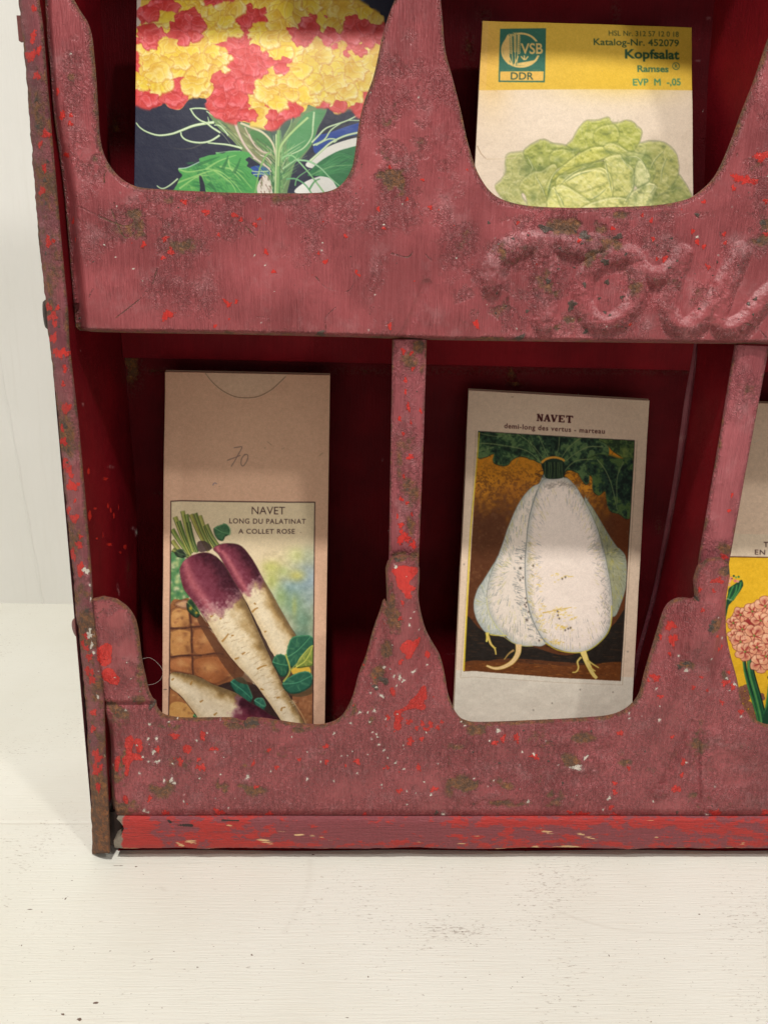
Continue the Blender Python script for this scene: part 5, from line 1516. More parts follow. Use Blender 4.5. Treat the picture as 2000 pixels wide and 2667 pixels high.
    # ruffles: folds that wander through the petals, a warm line below and a pale crest above each
    for cell, seed, k_ in ((40, 3, .5), (24, 8, .22)):
        wx = (fbm(p.H, p.W, 26, seed + 1, 2) - .5) * 3.2; n1 = fbm(p.H, p.W, cell, seed, 2) + wx * .12
        fold = np.exp(-(np.mod(n1 * 5, 1.0) - .5) ** 2 / .006); crest = np.exp(-(np.mod(n1 * 5 + .16, 1.0) - .5) ** 2 / .008)
        rm2 = sm(70, 115, p.a[..., 0] - p.a[..., 1]) * ymask
        yo = np.clip(ymask - rm2, 0, 1)
        for mk, lo, hi in ((yo, (206, 146, 48), (254, 248, 214)), (rm2, (176, 30, 34), (252, 164, 172))):
            p.a += (np.array(hi, float) - p.a) * (crest * mk * k_ * .62)[..., None]
            p.a += (np.array(lo, float) - p.a) * (fold * mk * k_ * .62)[..., None]
    K.build(2.0)


# ---------------------------------------------- 2: lettuce packet
def lettuce_packet():
    K = Packet([(1256, 55), (1800, 72), (1804, 525), (1235, 470)], 0.056, 0.030, 1.34, (226, 207, 184), 'cream and yellow packet printed with a pale green lettuce head', bow=0.0024)
    p = K.p
    Q = lambda q: zoomed(1150, 0, 1.952, q)
    D = lambda q: zoomed(1230, 290, 2.86, q)
    r = np.random.default_rng(5)
    p.splat((1500, 300), 260, 120, (232, 214, 192), 0.7)
    p.fill(Q([(170, 80), (1300, 110), (1300, 453), (170, 455)]), (218, 178, 62), smooth=False)
    p.splat((1275, 120), 60, 160, (226, 178, 84), 0.75)  # left of the yellow painted duller, shade put into its colour
    p.splat((1600, 200), 200, 60, (226, 184, 46), 0.6)
    p.fill(Q([(170, 80), (235, 85), (222, 455), (170, 455)]), (224, 180, 100), 0.5, smooth=False)
    for i in range(5):                                          # folds and soft creases
        y = r.uniform(60, 240)
        p.stroke([(1250, y), (1290, y + r.uniform(8, 40))], 2, 1, (196, 150, 60), 0.4)
    G, G2, DG = (48, 104, 84), (88, 138, 110), (46, 82, 62)
    p.fill(Q([(289, 146), (508, 145), (501, 356), (281, 354)]), G, smooth=False)
    p.fill(Q([(281, 354), (500, 356), (497, 419), (279, 414)]), G, smooth=False)
    p.fill(Q([(288, 361), (493, 363), (490, 411), (286, 407)]), (224, 178, 82), smooth=False)
    cream = (222, 186, 110)
    t = np.linspace(0, 2 * np.pi, 50)
    ring = np.stack([385 + 88 * np.cos(t), 255 + 84 * np.sin(t)], 1)
    i0 = ring
    p.stroke(Q(i0), 5, 5, cream, smooth=False)
    p.fill(Q([(302, 250), (310, 205), (330, 180), (330, 320), (312, 300)]), cream)
    p.fill(Q([(352, 325), (420, 312), (462, 305), (430, 328), (380, 333)]), cream)
    for x0, x1, top in ((338, 346, 172), (358, 358, 166), (376, 366, 174)):
        p.stroke(Q([(x0, top), ((x0 + x1) / 2, 240), (x1, 335)]), 8, 3, G)
        p.stroke(Q([(x0, top), ((x0 + x1) / 2, 240), (x1, 335)]), 2.0, 1.6, cream)
        for k in range(9):
            y = top + 4 + k * 11
            p.stroke(Q([(x0, y + 8), (x0 - 8, y - 6)]), 2.4, 1, cream, smooth=False)
            p.stroke(Q([(x0, y + 8), (x0 + 8, y - 6)]), 2.4, 1, cream, smooth=False)
    for a in ((330, 290, 345, 335), (372, 285, 352, 335), (400, 280, 402, 305), (385, 286, 400, 305), (420, 286, 405, 305)):
        p.stroke(Q([(a[0], a[1]), (a[2], a[3])]), 3, 3, cream, smooth=False)
    p.fill(Q([(384, 212), (502, 212), (502, 282), (384, 282)]), G, smooth=False)
    p.text('VSB', Q([(384, 273)])[0], Q([(490, 273)])[0], 26, cream, 0.02)
    p.text('DDR', Q([(336, 402)])[0], Q([(443, 404)])[0], 18, DG, 0.012)
    T = lambda s, x0, y0, x1, y1, cap, col, b=0.0: p.text(s, Q([(x0, y0)])[0], Q([(x1, y1)])[0], cap, col, b)
    T('HSL Nr. 312 57 12 0 18', 821, 182, 1196, 187, 13.0, (70, 84, 40), 0.006)
    T('Katalog-Nr. 452079', 742, 230, 1197, 234, 16.5, (52, 80, 44), 0.012)
    T('Kopfsalat', 903, 296, 1200, 297, 22.5, (44, 84, 54), 0.03)
    T('Ramses', 967, 364, 1139, 363, 16, (70, 112, 72), 0.03)
    T('EVP  M  -,05', 942, 434, 1207, 428, 17, (70, 132, 92), 0.02)
    t = np.linspace(0, 2 * np.pi, 28)
    p.stroke(Q(np.stack([1181 + 19 * np.cos(t), 332 + 17 * np.sin(t)], 1)), 2, 2, (60, 100, 64), smooth=False)
    T('R', 1174, 341, 1190, 341, 9, (60, 100, 64), 0.01)

    # the lettuce: ruffled leaves from the back to the heart
    def leaf(pts, base, rim, shade, seed, light=(0.0, -1.0), wob=5, k=40):
        rr = np.random.default_rng(seed)
        P = D(pts)
        C0 = catmull(P, 6)
        p.stroke(np.concatenate([C0, C0[:1]]) + [0, -1.5], 7, 7, shade, 0.45, smooth=False)
        o = p.fill(P, base, 0.97, wob=wob * 0.35, seed=seed)
        if o is None:
            return
        sl, m = o
        h, w_ = m.shape
        n1 = fbm(h, w_, 16, seed, 3); n2 = fbm(h, w_, 6, seed + 5, 2)
        rid = 1 - np.abs(2 * n1 - 1) * 2.2
        v = np.clip(0.55 * (n1 - 0.5) * 2.6 + 0.5 * (rid - 0.3) + 0.6 * (n2 - 0.5), -1, 1)
        gx = np.gradient(n1, axis=0) * 16
        v = np.clip(v * 0.7 - gx * 0.9, -1, 1)
        hi = np.array(rim, float); lo = np.array(shade, float)
        a = p.a[sl]
        a += (hi - a) * (np.clip(v, 0, 1) * 0.75 * m)[..., None]
        a += (lo - a) * (np.clip(-v, 0, 1) * 0.85 * m)[..., None]
        c = P.mean(0)
        C_ = catmull(P, 6)
        up = C_[:, 1] < c[1] + 10
        # pale rim above, shade beneath
        for a_, b_ in zip(C_[:-1], C_[1:]):                     # upper edges catch light, lower ones lie in shade
            t_ = b_ - a_
            up_ = t_[0] / (np.hypot(*t_) + 1e-6) * (1 if np.sum(C_[:-1, 0] * C_[1:, 1] - C_[1:, 0] * C_[:-1, 1]) > 0 else -1)
            if up_ > 0.0:
                p.stroke([a_ + [0, 2.2], b_ + [0, 2.2]], 4.2, 4.2, rim, 0.62 * up_, smooth=False)
            else:
                p.stroke([a_ + [0, -2], b_ + [0, -2]], 4.5, 4.5, shade, -0.5 * up_, smooth=False)
        for i in range(k // 4):
            j = rr.integers(len(C_))
            q = C_[j]; dxy = (c - q) * rr.uniform(0.3, 0.8)
            p.stroke([q, q + dxy * 0.5 + rr.uniform(-6, 6, 2), q + dxy], rr.uniform(1.4, 3.4), 0.8, rim if rr.random() < 0.6 else shade, 0.4, taper=0.4)

    _unused = (204, 204, 112), (186, 192, 104), (232, 228, 164), (142, 156, 96)
    _leaf = leaf

    def leaf(pts, base, rim, shade, seed):
        # outer leaves a duller olive than the yellow heart
        f = 0.0 if seed >= 14 else (0.10 if seed in (10, 12, 13, 18) else 0.20)
        g = lambda c, k=1.0: tuple(np.array(c) * (1 - f * k) + np.array((140, 140, 58)) * f * k)
        _leaf(pts, g(base, 1.7), g(rim, .8), tuple(np.array(g(shade)) * 0.86), seed)

    leaf([(1510, 470), (1560, 520), (1600, 580), (1630, 650), (1600, 740), (1300, 740), (1330, 600), (1440, 560)], (174, 182, 116), (216, 214, 150), (134, 150, 100), 1)
    leaf([(235, 330), (310, 305), (400, 310), (450, 430), (430, 560), (330, 620), (400, 740), (240, 680), (160, 570), (200, 510), (232, 450)], (198, 198, 134), (226, 220, 168), (160, 168, 110), 2)
    leaf([(1160, 250), (1230, 232), (1290, 220), (1400, 232), (1480, 290), (1512, 370), (1512, 470), (1430, 590), (1330, 620), (1250, 500), (1170, 340)], (196, 198, 124), (224, 220, 160), (146, 160, 108), 3)
    leaf([(665, 275), (700, 210), (725, 160), (760, 110), (800, 75), (860, 72), (905, 65), (960, 50), (980, 85), (1040, 88), (1090, 72), (1140, 78), (1180, 112), (1218, 150), (1190, 240), (1100, 330), (900, 330)], (192, 198, 98), (226, 224, 146), (146, 160, 84), 4)
    leaf([(860, 150), (920, 110), (1000, 100), (1040, 160), (1020, 230), (930, 260), (860, 230)], (200, 204, 104), (228, 226, 150), (150, 164, 86), 5)
    leaf([(355, 300), (420, 240), (490, 213), (550, 240), (620, 250), (655, 262), (680, 290), (610, 340), (560, 440), (440, 440), (380, 380)], (178, 186, 98), (216, 216, 142), (130, 146, 82), 6)
    leaf([(535, 340), (560, 295), (620, 280), (690, 290), (740, 280), (720, 330), (640, 400), (560, 420)], (196, 200, 104), (228, 226, 150), (140, 156, 84), 7)
    leaf([(325, 570), (350, 505), (420, 450), (480, 440), (560, 390), (580, 440), (520, 600), (520, 740), (400, 740), (370, 630)], (208, 206, 130), (234, 230, 172), (160, 168, 100), 8)
    leaf([(1050, 330), (1110, 300), (1190, 310), (1280, 340), (1330, 440), (1290, 540), (1200, 570), (1150, 440)], (176, 186, 112), (214, 214, 150), (126, 144, 92), 9)
    leaf([(505, 600), (520, 540), (560, 470), (640, 395), (740, 318), (850, 265), (940, 268), (1050, 312), (1040, 345), (920, 355), (780, 420), (680, 480), (600, 560), (540, 640)], (208, 206, 104), (236, 232, 150), (150, 160, 78), 10)
    leaf([(540, 560), (640, 460), (780, 400), (920, 370), (960, 420), (780, 470), (640, 560), (560, 640)], (168, 178, 90), (206, 206, 122), (120, 136, 72), 11)
    leaf([(930, 260), (980, 235), (1060, 260), (1110, 300), (1040, 310), (960, 300)], (212, 210, 120), (236, 232, 164), (150, 164, 90), 12)
    leaf([(930, 360), (1040, 318), (1080, 360), (1160, 440), (1160, 560), (1110, 660), (1000, 630), (965, 480)], (210, 208, 124), (236, 232, 168), (152, 164, 94), 13)
    leaf([(585, 560), (600, 480), (660, 470), (740, 450), (900, 415), (975, 470), (1000, 580), (970, 670), (820, 700), (700, 660)], (216, 212, 122), (238, 234, 168), (164, 172, 92), 14)
    leaf([(650, 520), (720, 460), (850, 430), (930, 450), (960, 520), (880, 560), (760, 600)], (222, 216, 130), (240, 236, 172), (176, 180, 98), 15)
    leaf([(1165, 460), (1200, 360), (1260, 420), (1290, 500), (1220, 560), (1170, 540)], (206, 206, 142), (230, 226, 176), (150, 162, 108), 16)
    leaf([(1120, 630), (1220, 560), (1290, 530), (1342, 560), (1310, 640), (1280, 740), (1060, 740)], (212, 210, 138), (236, 232, 180), (150, 162, 104), 17)
    leaf([(525, 640), (565, 555), (610, 620), (650, 740), (530, 740)], (222, 218, 128), (240, 236, 172), (160, 168, 90), 18)
    leaf([(580, 570), (640, 550), (740, 610), (830, 680), (800, 740), (640, 740)], (218, 214, 128), (240, 236, 172), (164, 172, 92), 19)
    leaf([(820, 690), (1000, 640), (1115, 660), (1060, 740), (780, 740)], (220, 216, 134), (240, 236, 178), (164, 172, 96), 20)
    for cx, cy, rx, ry in ((1120, 350, 60, 24), (1150, 500, 18, 70), (640, 480, 40, 22), (530, 590, 16, 50), (470, 420, 60, 30), (600, 360, 40, 24), (1250, 330, 60, 40), (1240, 560, 30, 30), (800, 395, 90, 14), (1330, 620, 30, 40), (420, 640, 30, 50), (960, 300, 60, 18), (700, 285, 50, 20), (380, 420, 40, 60), (1180, 650, 30, 30), (830, 655, 40, 12), (1480, 560, 30, 40)):
        q = D([(cx, cy)])[0]
        p.splat(q, rx / 2.86 * 1.2, ry / 2.86 * 1.2, (104, 122, 66), 0.6)
    for q in (((940, 365), (965, 480), (1000, 620)), ((1160, 440), (1160, 560), (1110, 660), (1090, 700)), ((600, 560), (680, 480), (780, 425), (900, 400)), ((730, 590), (800, 670)), ((1050, 320), (1110, 400), (1165, 440)), ((1120, 340), (1190, 340), (1250, 400), (1270, 500)), ((520, 620), (560, 480), (640, 400)), ((1290, 620), (1330, 560), (1300, 545)), ((560, 560), (620, 660), (640, 720)), ((820, 690), (1000, 640)), ((430, 470), (480, 560), (510, 650)), ((640, 530), (740, 470), (860, 435)), ((830, 660), (900, 620), (960, 560)), ((1400, 290), (1330, 360), (1290, 440)), ((1430, 330), (1390, 430), (1380, 540)), ((380, 330), (420, 420), (410, 440))):
        p.stroke(D(q), 5, 2, (122, 138, 88), 0.5, taper=0.3)
        p.stroke(np.asarray(D(q)) + [-2.5, -2], 3, 1.4, (240, 236, 182), 0.5, taper=0.3)
    lm = np.zeros((p.H, p.W))
    o = p.fill(D([(160, 570), (200, 510), (230, 340), (360, 300), (490, 213), (655, 262), (725, 160), (800, 75), (960, 50), (1140, 78), (1218, 150), (1180, 238), (1290, 220), (1480, 290), (1512, 460), (1630, 650), (1600, 800), (300, 800)]), None)
    lm[o[0]] = o[1]
    for cell, seed, k_ in ((50, 13, .28),):
        n1 = fbm(p.H, p.W, cell, seed, 3) + (fbm(p.H, p.W, 30, seed + 2, 2) - .5) * .3
        fold = np.exp(-(np.mod(n1 * 4.5, 1.0) - .5) ** 2 / .008); crest = np.exp(-(np.mod(n1 * 4.5 + .18, 1.0) - .5) ** 2 / .010)
        p.a += (np.array((240, 234, 178.)) - p.a) * (crest * lm * k_ * .7)[..., None]
        p.a += (np.array((116, 132, 76.)) - p.a) * (fold * lm * k_ * .75)[..., None]
    p.stroke(D([(35, 250), (60, 310), (95, 350)]), 2.0, 1, (150, 120, 90), 0.8)
    p.stroke(D([(95, 352), (200, 350), (300, 340)]), 3, 1, (214, 190, 156), 0.6)
    for i in range(60):
        p.splat((r.uniform(1240, 1800), r.uniform(60, 520)), 1.2, 1.2, (176, 146, 104), 0.5) if i < 14 else None
    K.build(5.0)


# ---------------------------------------------- 3: long kraft packet with the purple-topped roots
def palatinat_packet():
    K = Packet([(431, 968), (860, 977), (846, 1880), (426, 1880)], 0.058, 0.026, 1.14, (226, 182, 152), 'long buff packet pencilled 70 with purple topped long white roots', bow=0.0008, curl=0.002)
    p = K.p
    Q = lambda q: zoomed(380, 940, 3.19, q)
    Hh = lambda q: zoomed(400, 1280, 3.456, q)
    r = np.random.default_rng(9)
    # thumb notch
    arc = Q([(497, 103), (560, 180), (640, 245), (740, 292), (840, 303), (940, 290), (1040, 240), (1110, 180), (1165, 128)])
    p.fill(np.concatenate([arc, [(740, 950), (540, 950)]]), (222, 192, 164), 0.6)
    p.stroke(arc, 1.6, 1.6, (110, 78, 56), 0.95)
    p.stroke(arc + [0.6, 2.2], 1.6, 1.6, (240, 214, 190), 0.5)
    # pencilled 70
    for q in ([(735, 712), (770, 706), (802, 706), (775, 760), (745, 815), (712, 866)], [(680, 815), (720, 800), (760, 785), (790, 772)], [(828, 762), (800, 800), (795, 845), (812, 860), (840, 825), (852, 785), (842, 765), (820, 775)]):
        p.stroke(Q(q), 2.0, 1.8, (122, 96, 92), 0.9)
    p.stroke(Q([(560, 1020), (575, 1000), (595, 1008)]), 2.4, 1.6, (110, 104, 130), 0.8)
    for q in ([(985, 715), (1000, 710)], [(1440, 780), (1470, 755)], [(1130, 722), (1155, 712)], [(495, 1075), (500, 1080)], [(1010, 660), (1050, 690)], [(610, 1030), (622, 1028)]):
        p.stroke(Q(q), 1.6, 1.2, (140, 108, 90), 0.6, smooth=False)
    for i in range(40):
        p.stroke([(x := r.uniform(435, 850), y := r.uniform(985, 1270)), (x + r.uniform(-5, 5), y + r.uniform(-5, 5))], 1.2, 0.8, (196, 160, 132), 0.5, smooth=False)
    # frame
    frame = Hh([(166, 69), (1452, 86), (1432, 2420), (140, 2420)])
    sl, fm = p.fill(frame, (228, 208, 172), smooth=False)
    full = np.zeros((p.H, p.W)); full[sl] = fm
    keep = p.a.copy()
    # soft garden behind
    for cx, cy, rx, ry, c, a in ((1330, 640, 220, 150, (214, 204, 150), .7), (1380, 760, 150, 190, (138, 164, 190), .85), (1230, 850, 160, 120, (136, 168, 186), .8), (1060, 660, 90, 60, (206, 204, 120), .8), (1070, 780, 80, 120, (190, 196, 110), .8), (1290, 560, 90, 80, (204, 206, 140), .8), (1290, 740, 90, 60, (208, 196, 92), .75), (1170, 700, 60, 50, (178, 190, 120), .7), (1400, 560, 60, 90, (170, 180, 150), .6), (1250, 1000, 160, 150, (126, 160, 130), .85), (1350, 1150, 130, 150, (106, 142, 118), .9), (1150, 930, 60, 100, (150, 176, 110), .7), (1270, 1020, 26, 90, (186, 190, 110), .6), (1400, 950, 60, 120, (150, 172, 170), .7), (1330, 1280, 120, 60, (88, 130, 110), .8)):
        q = Hh([(cx, cy)])[0]
        p.splat(q, rx / 3.456 * 1.15, ry / 3.456 * 1.15, c, a)
    gy = fbm(p.H, p.W, 9, 4, 3)
    p.a += ((gy - 0.5) * 46)[..., None] * full[..., None] * ((p.PX > 685) & (p.PY > 1430) & (p.PY < 1680))[..., None]
    # left foliage
    p.fill(Hh([(165, 540), (220, 560), (280, 580), (250, 660), (230, 740), (300, 860), (320, 950), (220, 1010), (165, 980)]), (92, 142, 88))
    for i in range(70):
        x0, y0 = r.uniform(165, 280), r.uniform(560, 1000)
        p.splat(Hh([(x0, y0)])[0], r.uniform(3, 8), r.uniform(3, 8), [(52, 108, 70), (132, 172, 104), (196, 206, 140), (72, 128, 84), (222, 216, 170)][r.integers(5)], 0.7)
    # basket / stones
    p.fill(Hh([(160, 1010), (260, 960), (330, 950), (420, 1080), (560, 1300), (700, 1450), (820, 1620), (700, 1700), (560, 1740), (420, 1680), (250, 1640), (160, 1630)]), (160, 104, 62))
    for q, c in (([(165, 1060), (250, 1020), (320, 1050), (325, 1190), (230, 1212), (165, 1200)], (206, 148, 88)), ([(165, 1240), (330, 1235), (342, 1330), (338, 1450), (170, 1462)], (198, 140, 82)), ([(165, 1490), (350, 1480), (355, 1560), (345, 1630), (165, 1590)], (184, 116, 70)), ([(350, 1110), (440, 1120), (500, 1200), (360, 1205)], (150, 92, 60)), ([(365, 1230), (520, 1240), (590, 1340), (620, 1430), (380, 1450)], (170, 108, 64)), ([(375, 1490), (640, 1470), (740, 1580), (640, 1690), (520, 1720), (380, 1640)], (164, 98, 56)), ([(200, 990), (300, 960), (350, 1040), (250, 1030)], (196, 150, 116))):
        P_ = Hh(q)
        p.fill(P_, c, wob=1.4, seed=len(q) * 7 + int(P_[0][0]))
        C_ = catmull(P_, 6)
        p.stroke(np.concatenate([C_, C_[:1]]), 7, 7, (96, 54, 36), 0.42, smooth=False)
        m_ = P_.mean(0); e_ = np.ptp(P_, axis=0) / 2
        p.splat(m_ - e_ * .25, e_[0] * .5, e_[1] * .5, (232, 182, 120), 0.5)
        p.splat(m_ + e_ * .6, e_[0] * .5, e_[1] * .5, (112, 64, 40), 0.5)
    for q in ([(160, 1205), (250, 1218), (350, 1205), (460, 1200), (560, 1240)], [(160, 1470), (340, 1462), (420, 1462), (560, 1440), (640, 1450)], [(330, 1080), (348, 1250), (350, 1400), (360, 1640)]):
        p.stroke(Hh(q), 5.5, 4, (78, 44, 34), 0.85)
    for i in range(150):
        x0, y0 = r.uniform(165, 760), r.uniform(1030, 1700)
        if y0 > 1640 or x0 < 330 + (y0 - 1030) * 0.62:
            p.splat(Hh([(x0, y0)])[0], r.uniform(2, 9), r.uniform(2, 6), [(222, 166, 100), (112, 66, 42), (178, 112, 70), (138, 80, 50)][r.integers(4)], 0.4)
    # ground and leaves at the bottom
    p.fill(Hh([(160, 1700), (250, 1780), (500, 1760), (700, 1700), (900, 1720), (1100, 1900), (1240, 2100), (1300, 2420), (160, 2420)]), (56, 38, 34))
    p.fill(Hh([(160, 1740), (230, 1820), (330, 1930), (420, 2060), (460, 2420), (150, 2420)]), (170, 110, 66))
    p.fill(Hh([(160, 1900), (280, 1900), (380, 2000), (400, 2100), (150, 2100)]), (214, 160, 92))
    for i in range(40):
        p.splat(Hh([(r.uniform(165, 420), r.uniform(1780, 2120))])[0], r.uniform(2, 6), r.uniform(2, 5), [(230, 180, 110), (130, 78, 48), (190, 124, 70)][r.integers(3)], 0.5)
    p.fill(Hh([(1230, 1800), (1330, 1780), (1440, 1740), (1440, 2420), (1340, 2420), (1330, 2060)]), (150, 96, 62))
    for i in range(40):
        p.splat(Hh([(r.uniform(1270, 1430), r.uniform(1790, 2120))])[0], r.uniform(2, 7), r.uniform(2, 7), [(176, 118, 78), (104, 66, 46), (196, 140, 94)][r.integers(3)], 0.5)
    dg, mg, lg = (34, 84, 62), (62, 122, 80), (122, 158, 84)

    def dleaf(q, c=dg, hi=mg, n=10):
        P = Hh(q)
        o = p.fill(P, c, wob=1.0, seed=n)
        cc = P.mean(0)
        C_ = catmull(P, 6)
        p.stroke(C_[: len(C_) // 2] + [1, 1.5], 3, 3, tuple(min(255, v * 1.25) for v in hi), 0.55, smooth=False)
        p.stroke(C_[len(C_) // 2:] - [1, 1.5], 4, 4, tuple(v * .55 for v in c), 0.6, smooth=False)
        p.stroke([P[0], cc, P[len(P) // 2]], 2.6, 1.4, tuple(min(255, v * 1.35) for v in hi), 0.7)
        for i in range(n):
            s = P[r.integers(len(P))]
            p.stroke([s * .3 + cc * .7 + r.uniform(-6, 6, 2), s * .6 + cc * .4 + r.uniform(-3, 3, 2), s * .9 + cc * .1], 5.5, 1.4, hi, 0.3)
    dleaf([(700, 1700), (800, 1660), (860, 1760), (890, 1860), (840, 1900), (740, 1800)], (36, 92, 74), (66, 130, 100))
    dleaf([(910, 1870), (980, 1850), (1010, 1930), (960, 1980)], (46, 100, 82), (80, 140, 110))
    dleaf([(360, 2010), (420, 1990), (480, 2060), (420, 2100)], (62, 110, 70), (100, 150, 96))
    # deep shade of the picture between and beside the roots
    p.fill(Hh([(560, 560), (700, 700), (860, 900), (1010, 1260), (1120, 1480), (1260, 1420), (1300, 1620), (1250, 1850), (1330, 2000), (1200, 1800), (1050, 1480), (860, 1050), (700, 760)]), (66, 46, 38), 0.95)
    p.fill(Hh([(430, 1090), (520, 1240), (660, 1430), (780, 1580), (900, 1720), (760, 1700), (640, 1560), (500, 1330), (400, 1140)]), (92, 56, 38), 0.75)
    p.fill(Hh([(1230, 1560), (1440, 1560), (1440, 1800), (1230, 1820)]), (96, 74, 50), 0.9)
    # roots
    def root(pts, axis, purple_end, top_purple=True, seed=1):
        P = Hh(pts)
        p.stroke(np.concatenate([catmull(P, 6), catmull(P, 6)[:1]]), 3.2, 3.2, (46, 26, 26), 0.6, smooth=False)
        o = p.fill(P, (234, 214, 178), wob=0.6, seed=seed)
        sl, m = o
        a0, a1 = Hh([axis[0]])[0], Hh([axis[1]])[0]
        ax = (a1 - a0); L = np.hypot(*ax); ax = ax / L
        X, Y = p.PX[sl] - a0[0], p.PY[sl] - a0[1]
        s = (X * ax[0] + Y * ax[1]) / L
        q = (X * -ax[1] + Y * ax[0])
        # local half width from the mask along the axis
        b = (s * 40).astype(int)
        hi_, lo_ = {}, {}
        mm = m > 0.5
        nq = np.zeros_like(q)
        for k in np.unique(b[mm]):
            z = mm & (b == k)
            hi, lo = q[z].max(), q[z].min()
            nq[b == k] = ((q[b == k] - lo) / max(hi - lo, 1e-6) * 2 - 1)
        h, w_ = m.shape
        n1 = fbm(h, w_, 22, seed, 4); n2 = fbm(h, w_, 5, seed + 9, 2)
        # left side of the picture is lit: shade towards the right edge (negative q side is right/up)
        sh = sm(0.05, 0.95, -nq + (n1 - 0.5) * 0.9)
        lit = np.exp(-((nq - 0.25) / 0.35) ** 2)
        a = p.a[sl]

        def mix(c, f):
            a[...] += (np.array(c, float) - a) * (np.clip(f, 0, 1) * m)[..., None]
        mix((166, 130, 74), sh * 0.95)
        mix((110, 88, 60), sm(0.55, 1.0, -nq + (n1 - .5) * .5) * 0.75)
        mix((248, 234, 206), lit * 0.4)
        mix((206, 172, 120), sm(0.6, 1.0, nq) * 0.4)
        e = s + (n1 - 0.5) * 0.14 + (n2 - .5) * 0.05
        pf = sm(purple_end + 0.06, purple_end - 0.03, e) if purple_end > 0 else sm(-purple_end - 0.06, -purple_end + 0.04, e)
        mix((112, 44, 62), pf * 0.97)
        mix((58, 18, 32), pf * sh * 0.92)
        mix((208, 118, 124), pf * np.exp(-((nq - 0.55) / 0.22) ** 2) * 0.75)
        mix((150, 70, 90), pf * lit * 0.3)
        mix((226, 190, 190), sm(0.0, 0.06, np.abs(e - abs(purple_end)) * -1 + 0.05) * 0.35)
        a += ((n2 - 0.5) * 26 * m)[..., None]
        return sl, m
    # green stalks first, behind the crowns
    for x0, y0, x1, y1, c in ((330, 560, 175, 320, (116, 140, 66)), (335, 560, 200, 210, (152, 158, 76)), (350, 540, 230, 250, (88, 116, 56)), (360, 530, 265, 160, (156, 164, 84)), (385, 530, 300, 190, (108, 134, 66)), (500, 520, 340, 190, (150, 148, 70)), (400, 530, 320, 260, (78, 104, 56)), (520, 500, 380, 180, (100, 118, 58)), (545, 490, 420, 200, (158, 158, 84)), (560, 480, 470, 290, (88, 110, 60)), (300, 570, 175, 420, (150, 150, 76)), (590, 470, 480, 280, (120, 132, 70)), (320, 570, 180, 500, (110, 120, 60))):
        p.stroke(Hh([(x0, y0), ((x0 + x1) / 2 - 6, (y0 + y1) / 2 + 8), (x1, y1)]), 8, 12, tuple(v * .62 for v in c), 0.8)
        p.stroke(Hh([(x0, y0), ((x0 + x1) / 2 - 6, (y0 + y1) / 2 + 8), (x1, y1)]), 5.5, 8, c)
        p.stroke(Hh([(x0 - 4, y0), ((x0 + x1) / 2 - 12, (y0 + y1) / 2 + 8), (x1 - 4, y1)]), 2, 2.4, (196, 194, 116), 0.6)
    p.fill(Hh([(400, 440), (470, 430), (530, 490), (480, 520), (410, 520)]), (58, 40, 44), 0.8)
    dleaf([(555, 310), (600, 285), (650, 272), (688, 310), (690, 360), (650, 390), (630, 425), (590, 415), (560, 370)], (62, 104, 70), (92, 134, 92), 14)
    dleaf([(205, 520), (250, 500), (300, 560), (260, 580), (215, 560)], (40, 52, 40), (70, 90, 60))
    root([(545, 500), (590, 465), (660, 450), (745, 455), (800, 480), (850, 535), (920, 640), (1000, 790), (1070, 910), (1140, 1040), (1230, 1200), (1285, 1300), (1250, 1400), (1200, 1500), (1120, 1500), (1060, 1420), (1000, 1300), (900, 1100), (800, 910), (700, 740), (600, 560)], ((640, 470), (1230, 1430)), 0.40, seed=3)
    dleaf([(310, 980), (340, 950), (400, 1040), (420, 1090), (390, 1120), (320, 1060)], (38, 66, 44), (84, 110, 60), 6)
    p.splat(Hh([(338, 1035)])[0], 5, 6, (226, 176, 60), 0.9); p.splat(Hh([(390, 1075)])[0], 4, 4, (226, 176, 60), 0.9)
    root([(242, 700), (255, 650), (290, 600), (345, 565), (440, 535), (510, 540), (570, 575), (640, 650), (720, 780), (800, 920), (860, 1040), (930, 1200), (1010, 1390), (1100, 1590), (1200, 1790), (1290, 1960), (1400, 2200), (1260, 2240), (1160, 2080), (1040, 1890), (900, 1700), (760, 1550), (650, 1410), (540, 1240), (440, 1080), (345, 950), (275, 850)], ((380, 560), (1320, 2200)), 0.255, seed=7)
    root([(150, 1640), (190, 1612), (260, 1625), (340, 1640), (420, 1662), (490, 1700), (560, 1732), (720, 1792), (850, 1880), (960, 1940), (1060, 2010), (1140, 2060), (1150, 2200), (900, 2200), (620, 2150), (450, 2080), (370, 1990), (300, 1890), (230, 1810), (160, 1740)], ((150, 1690), (1150, 2130)), -0.60, seed=11)
    for q in ([(910, 985), (925, 1000)], [(890, 1070), (920, 1040), (945, 1028)], [(620, 1335), (660, 1290), (680, 1260)], [(705, 1280), (728, 1276)], [(735, 1495), (775, 1478)], [(935, 1585), (980, 1560), (1025, 1548)], [(965, 1765), (995, 1775)], [(515, 1110), (540, 1100)], [(335, 1730), (352, 1695)], [(420, 1890), (450, 1870)], [(545, 2010), (575, 1985)], [(170, 1680), (190, 1665)], [(1000, 1250), (1020, 1240)], [(800, 1450), (830, 1430)], [(1110, 1850), (1140, 1840)], [(600, 1130), (618, 1124)], [(1150, 1970), (1160, 1940), (1190, 1935)]):
        p.stroke(Hh(q), 5, 3, (176, 128, 60), 0.9)
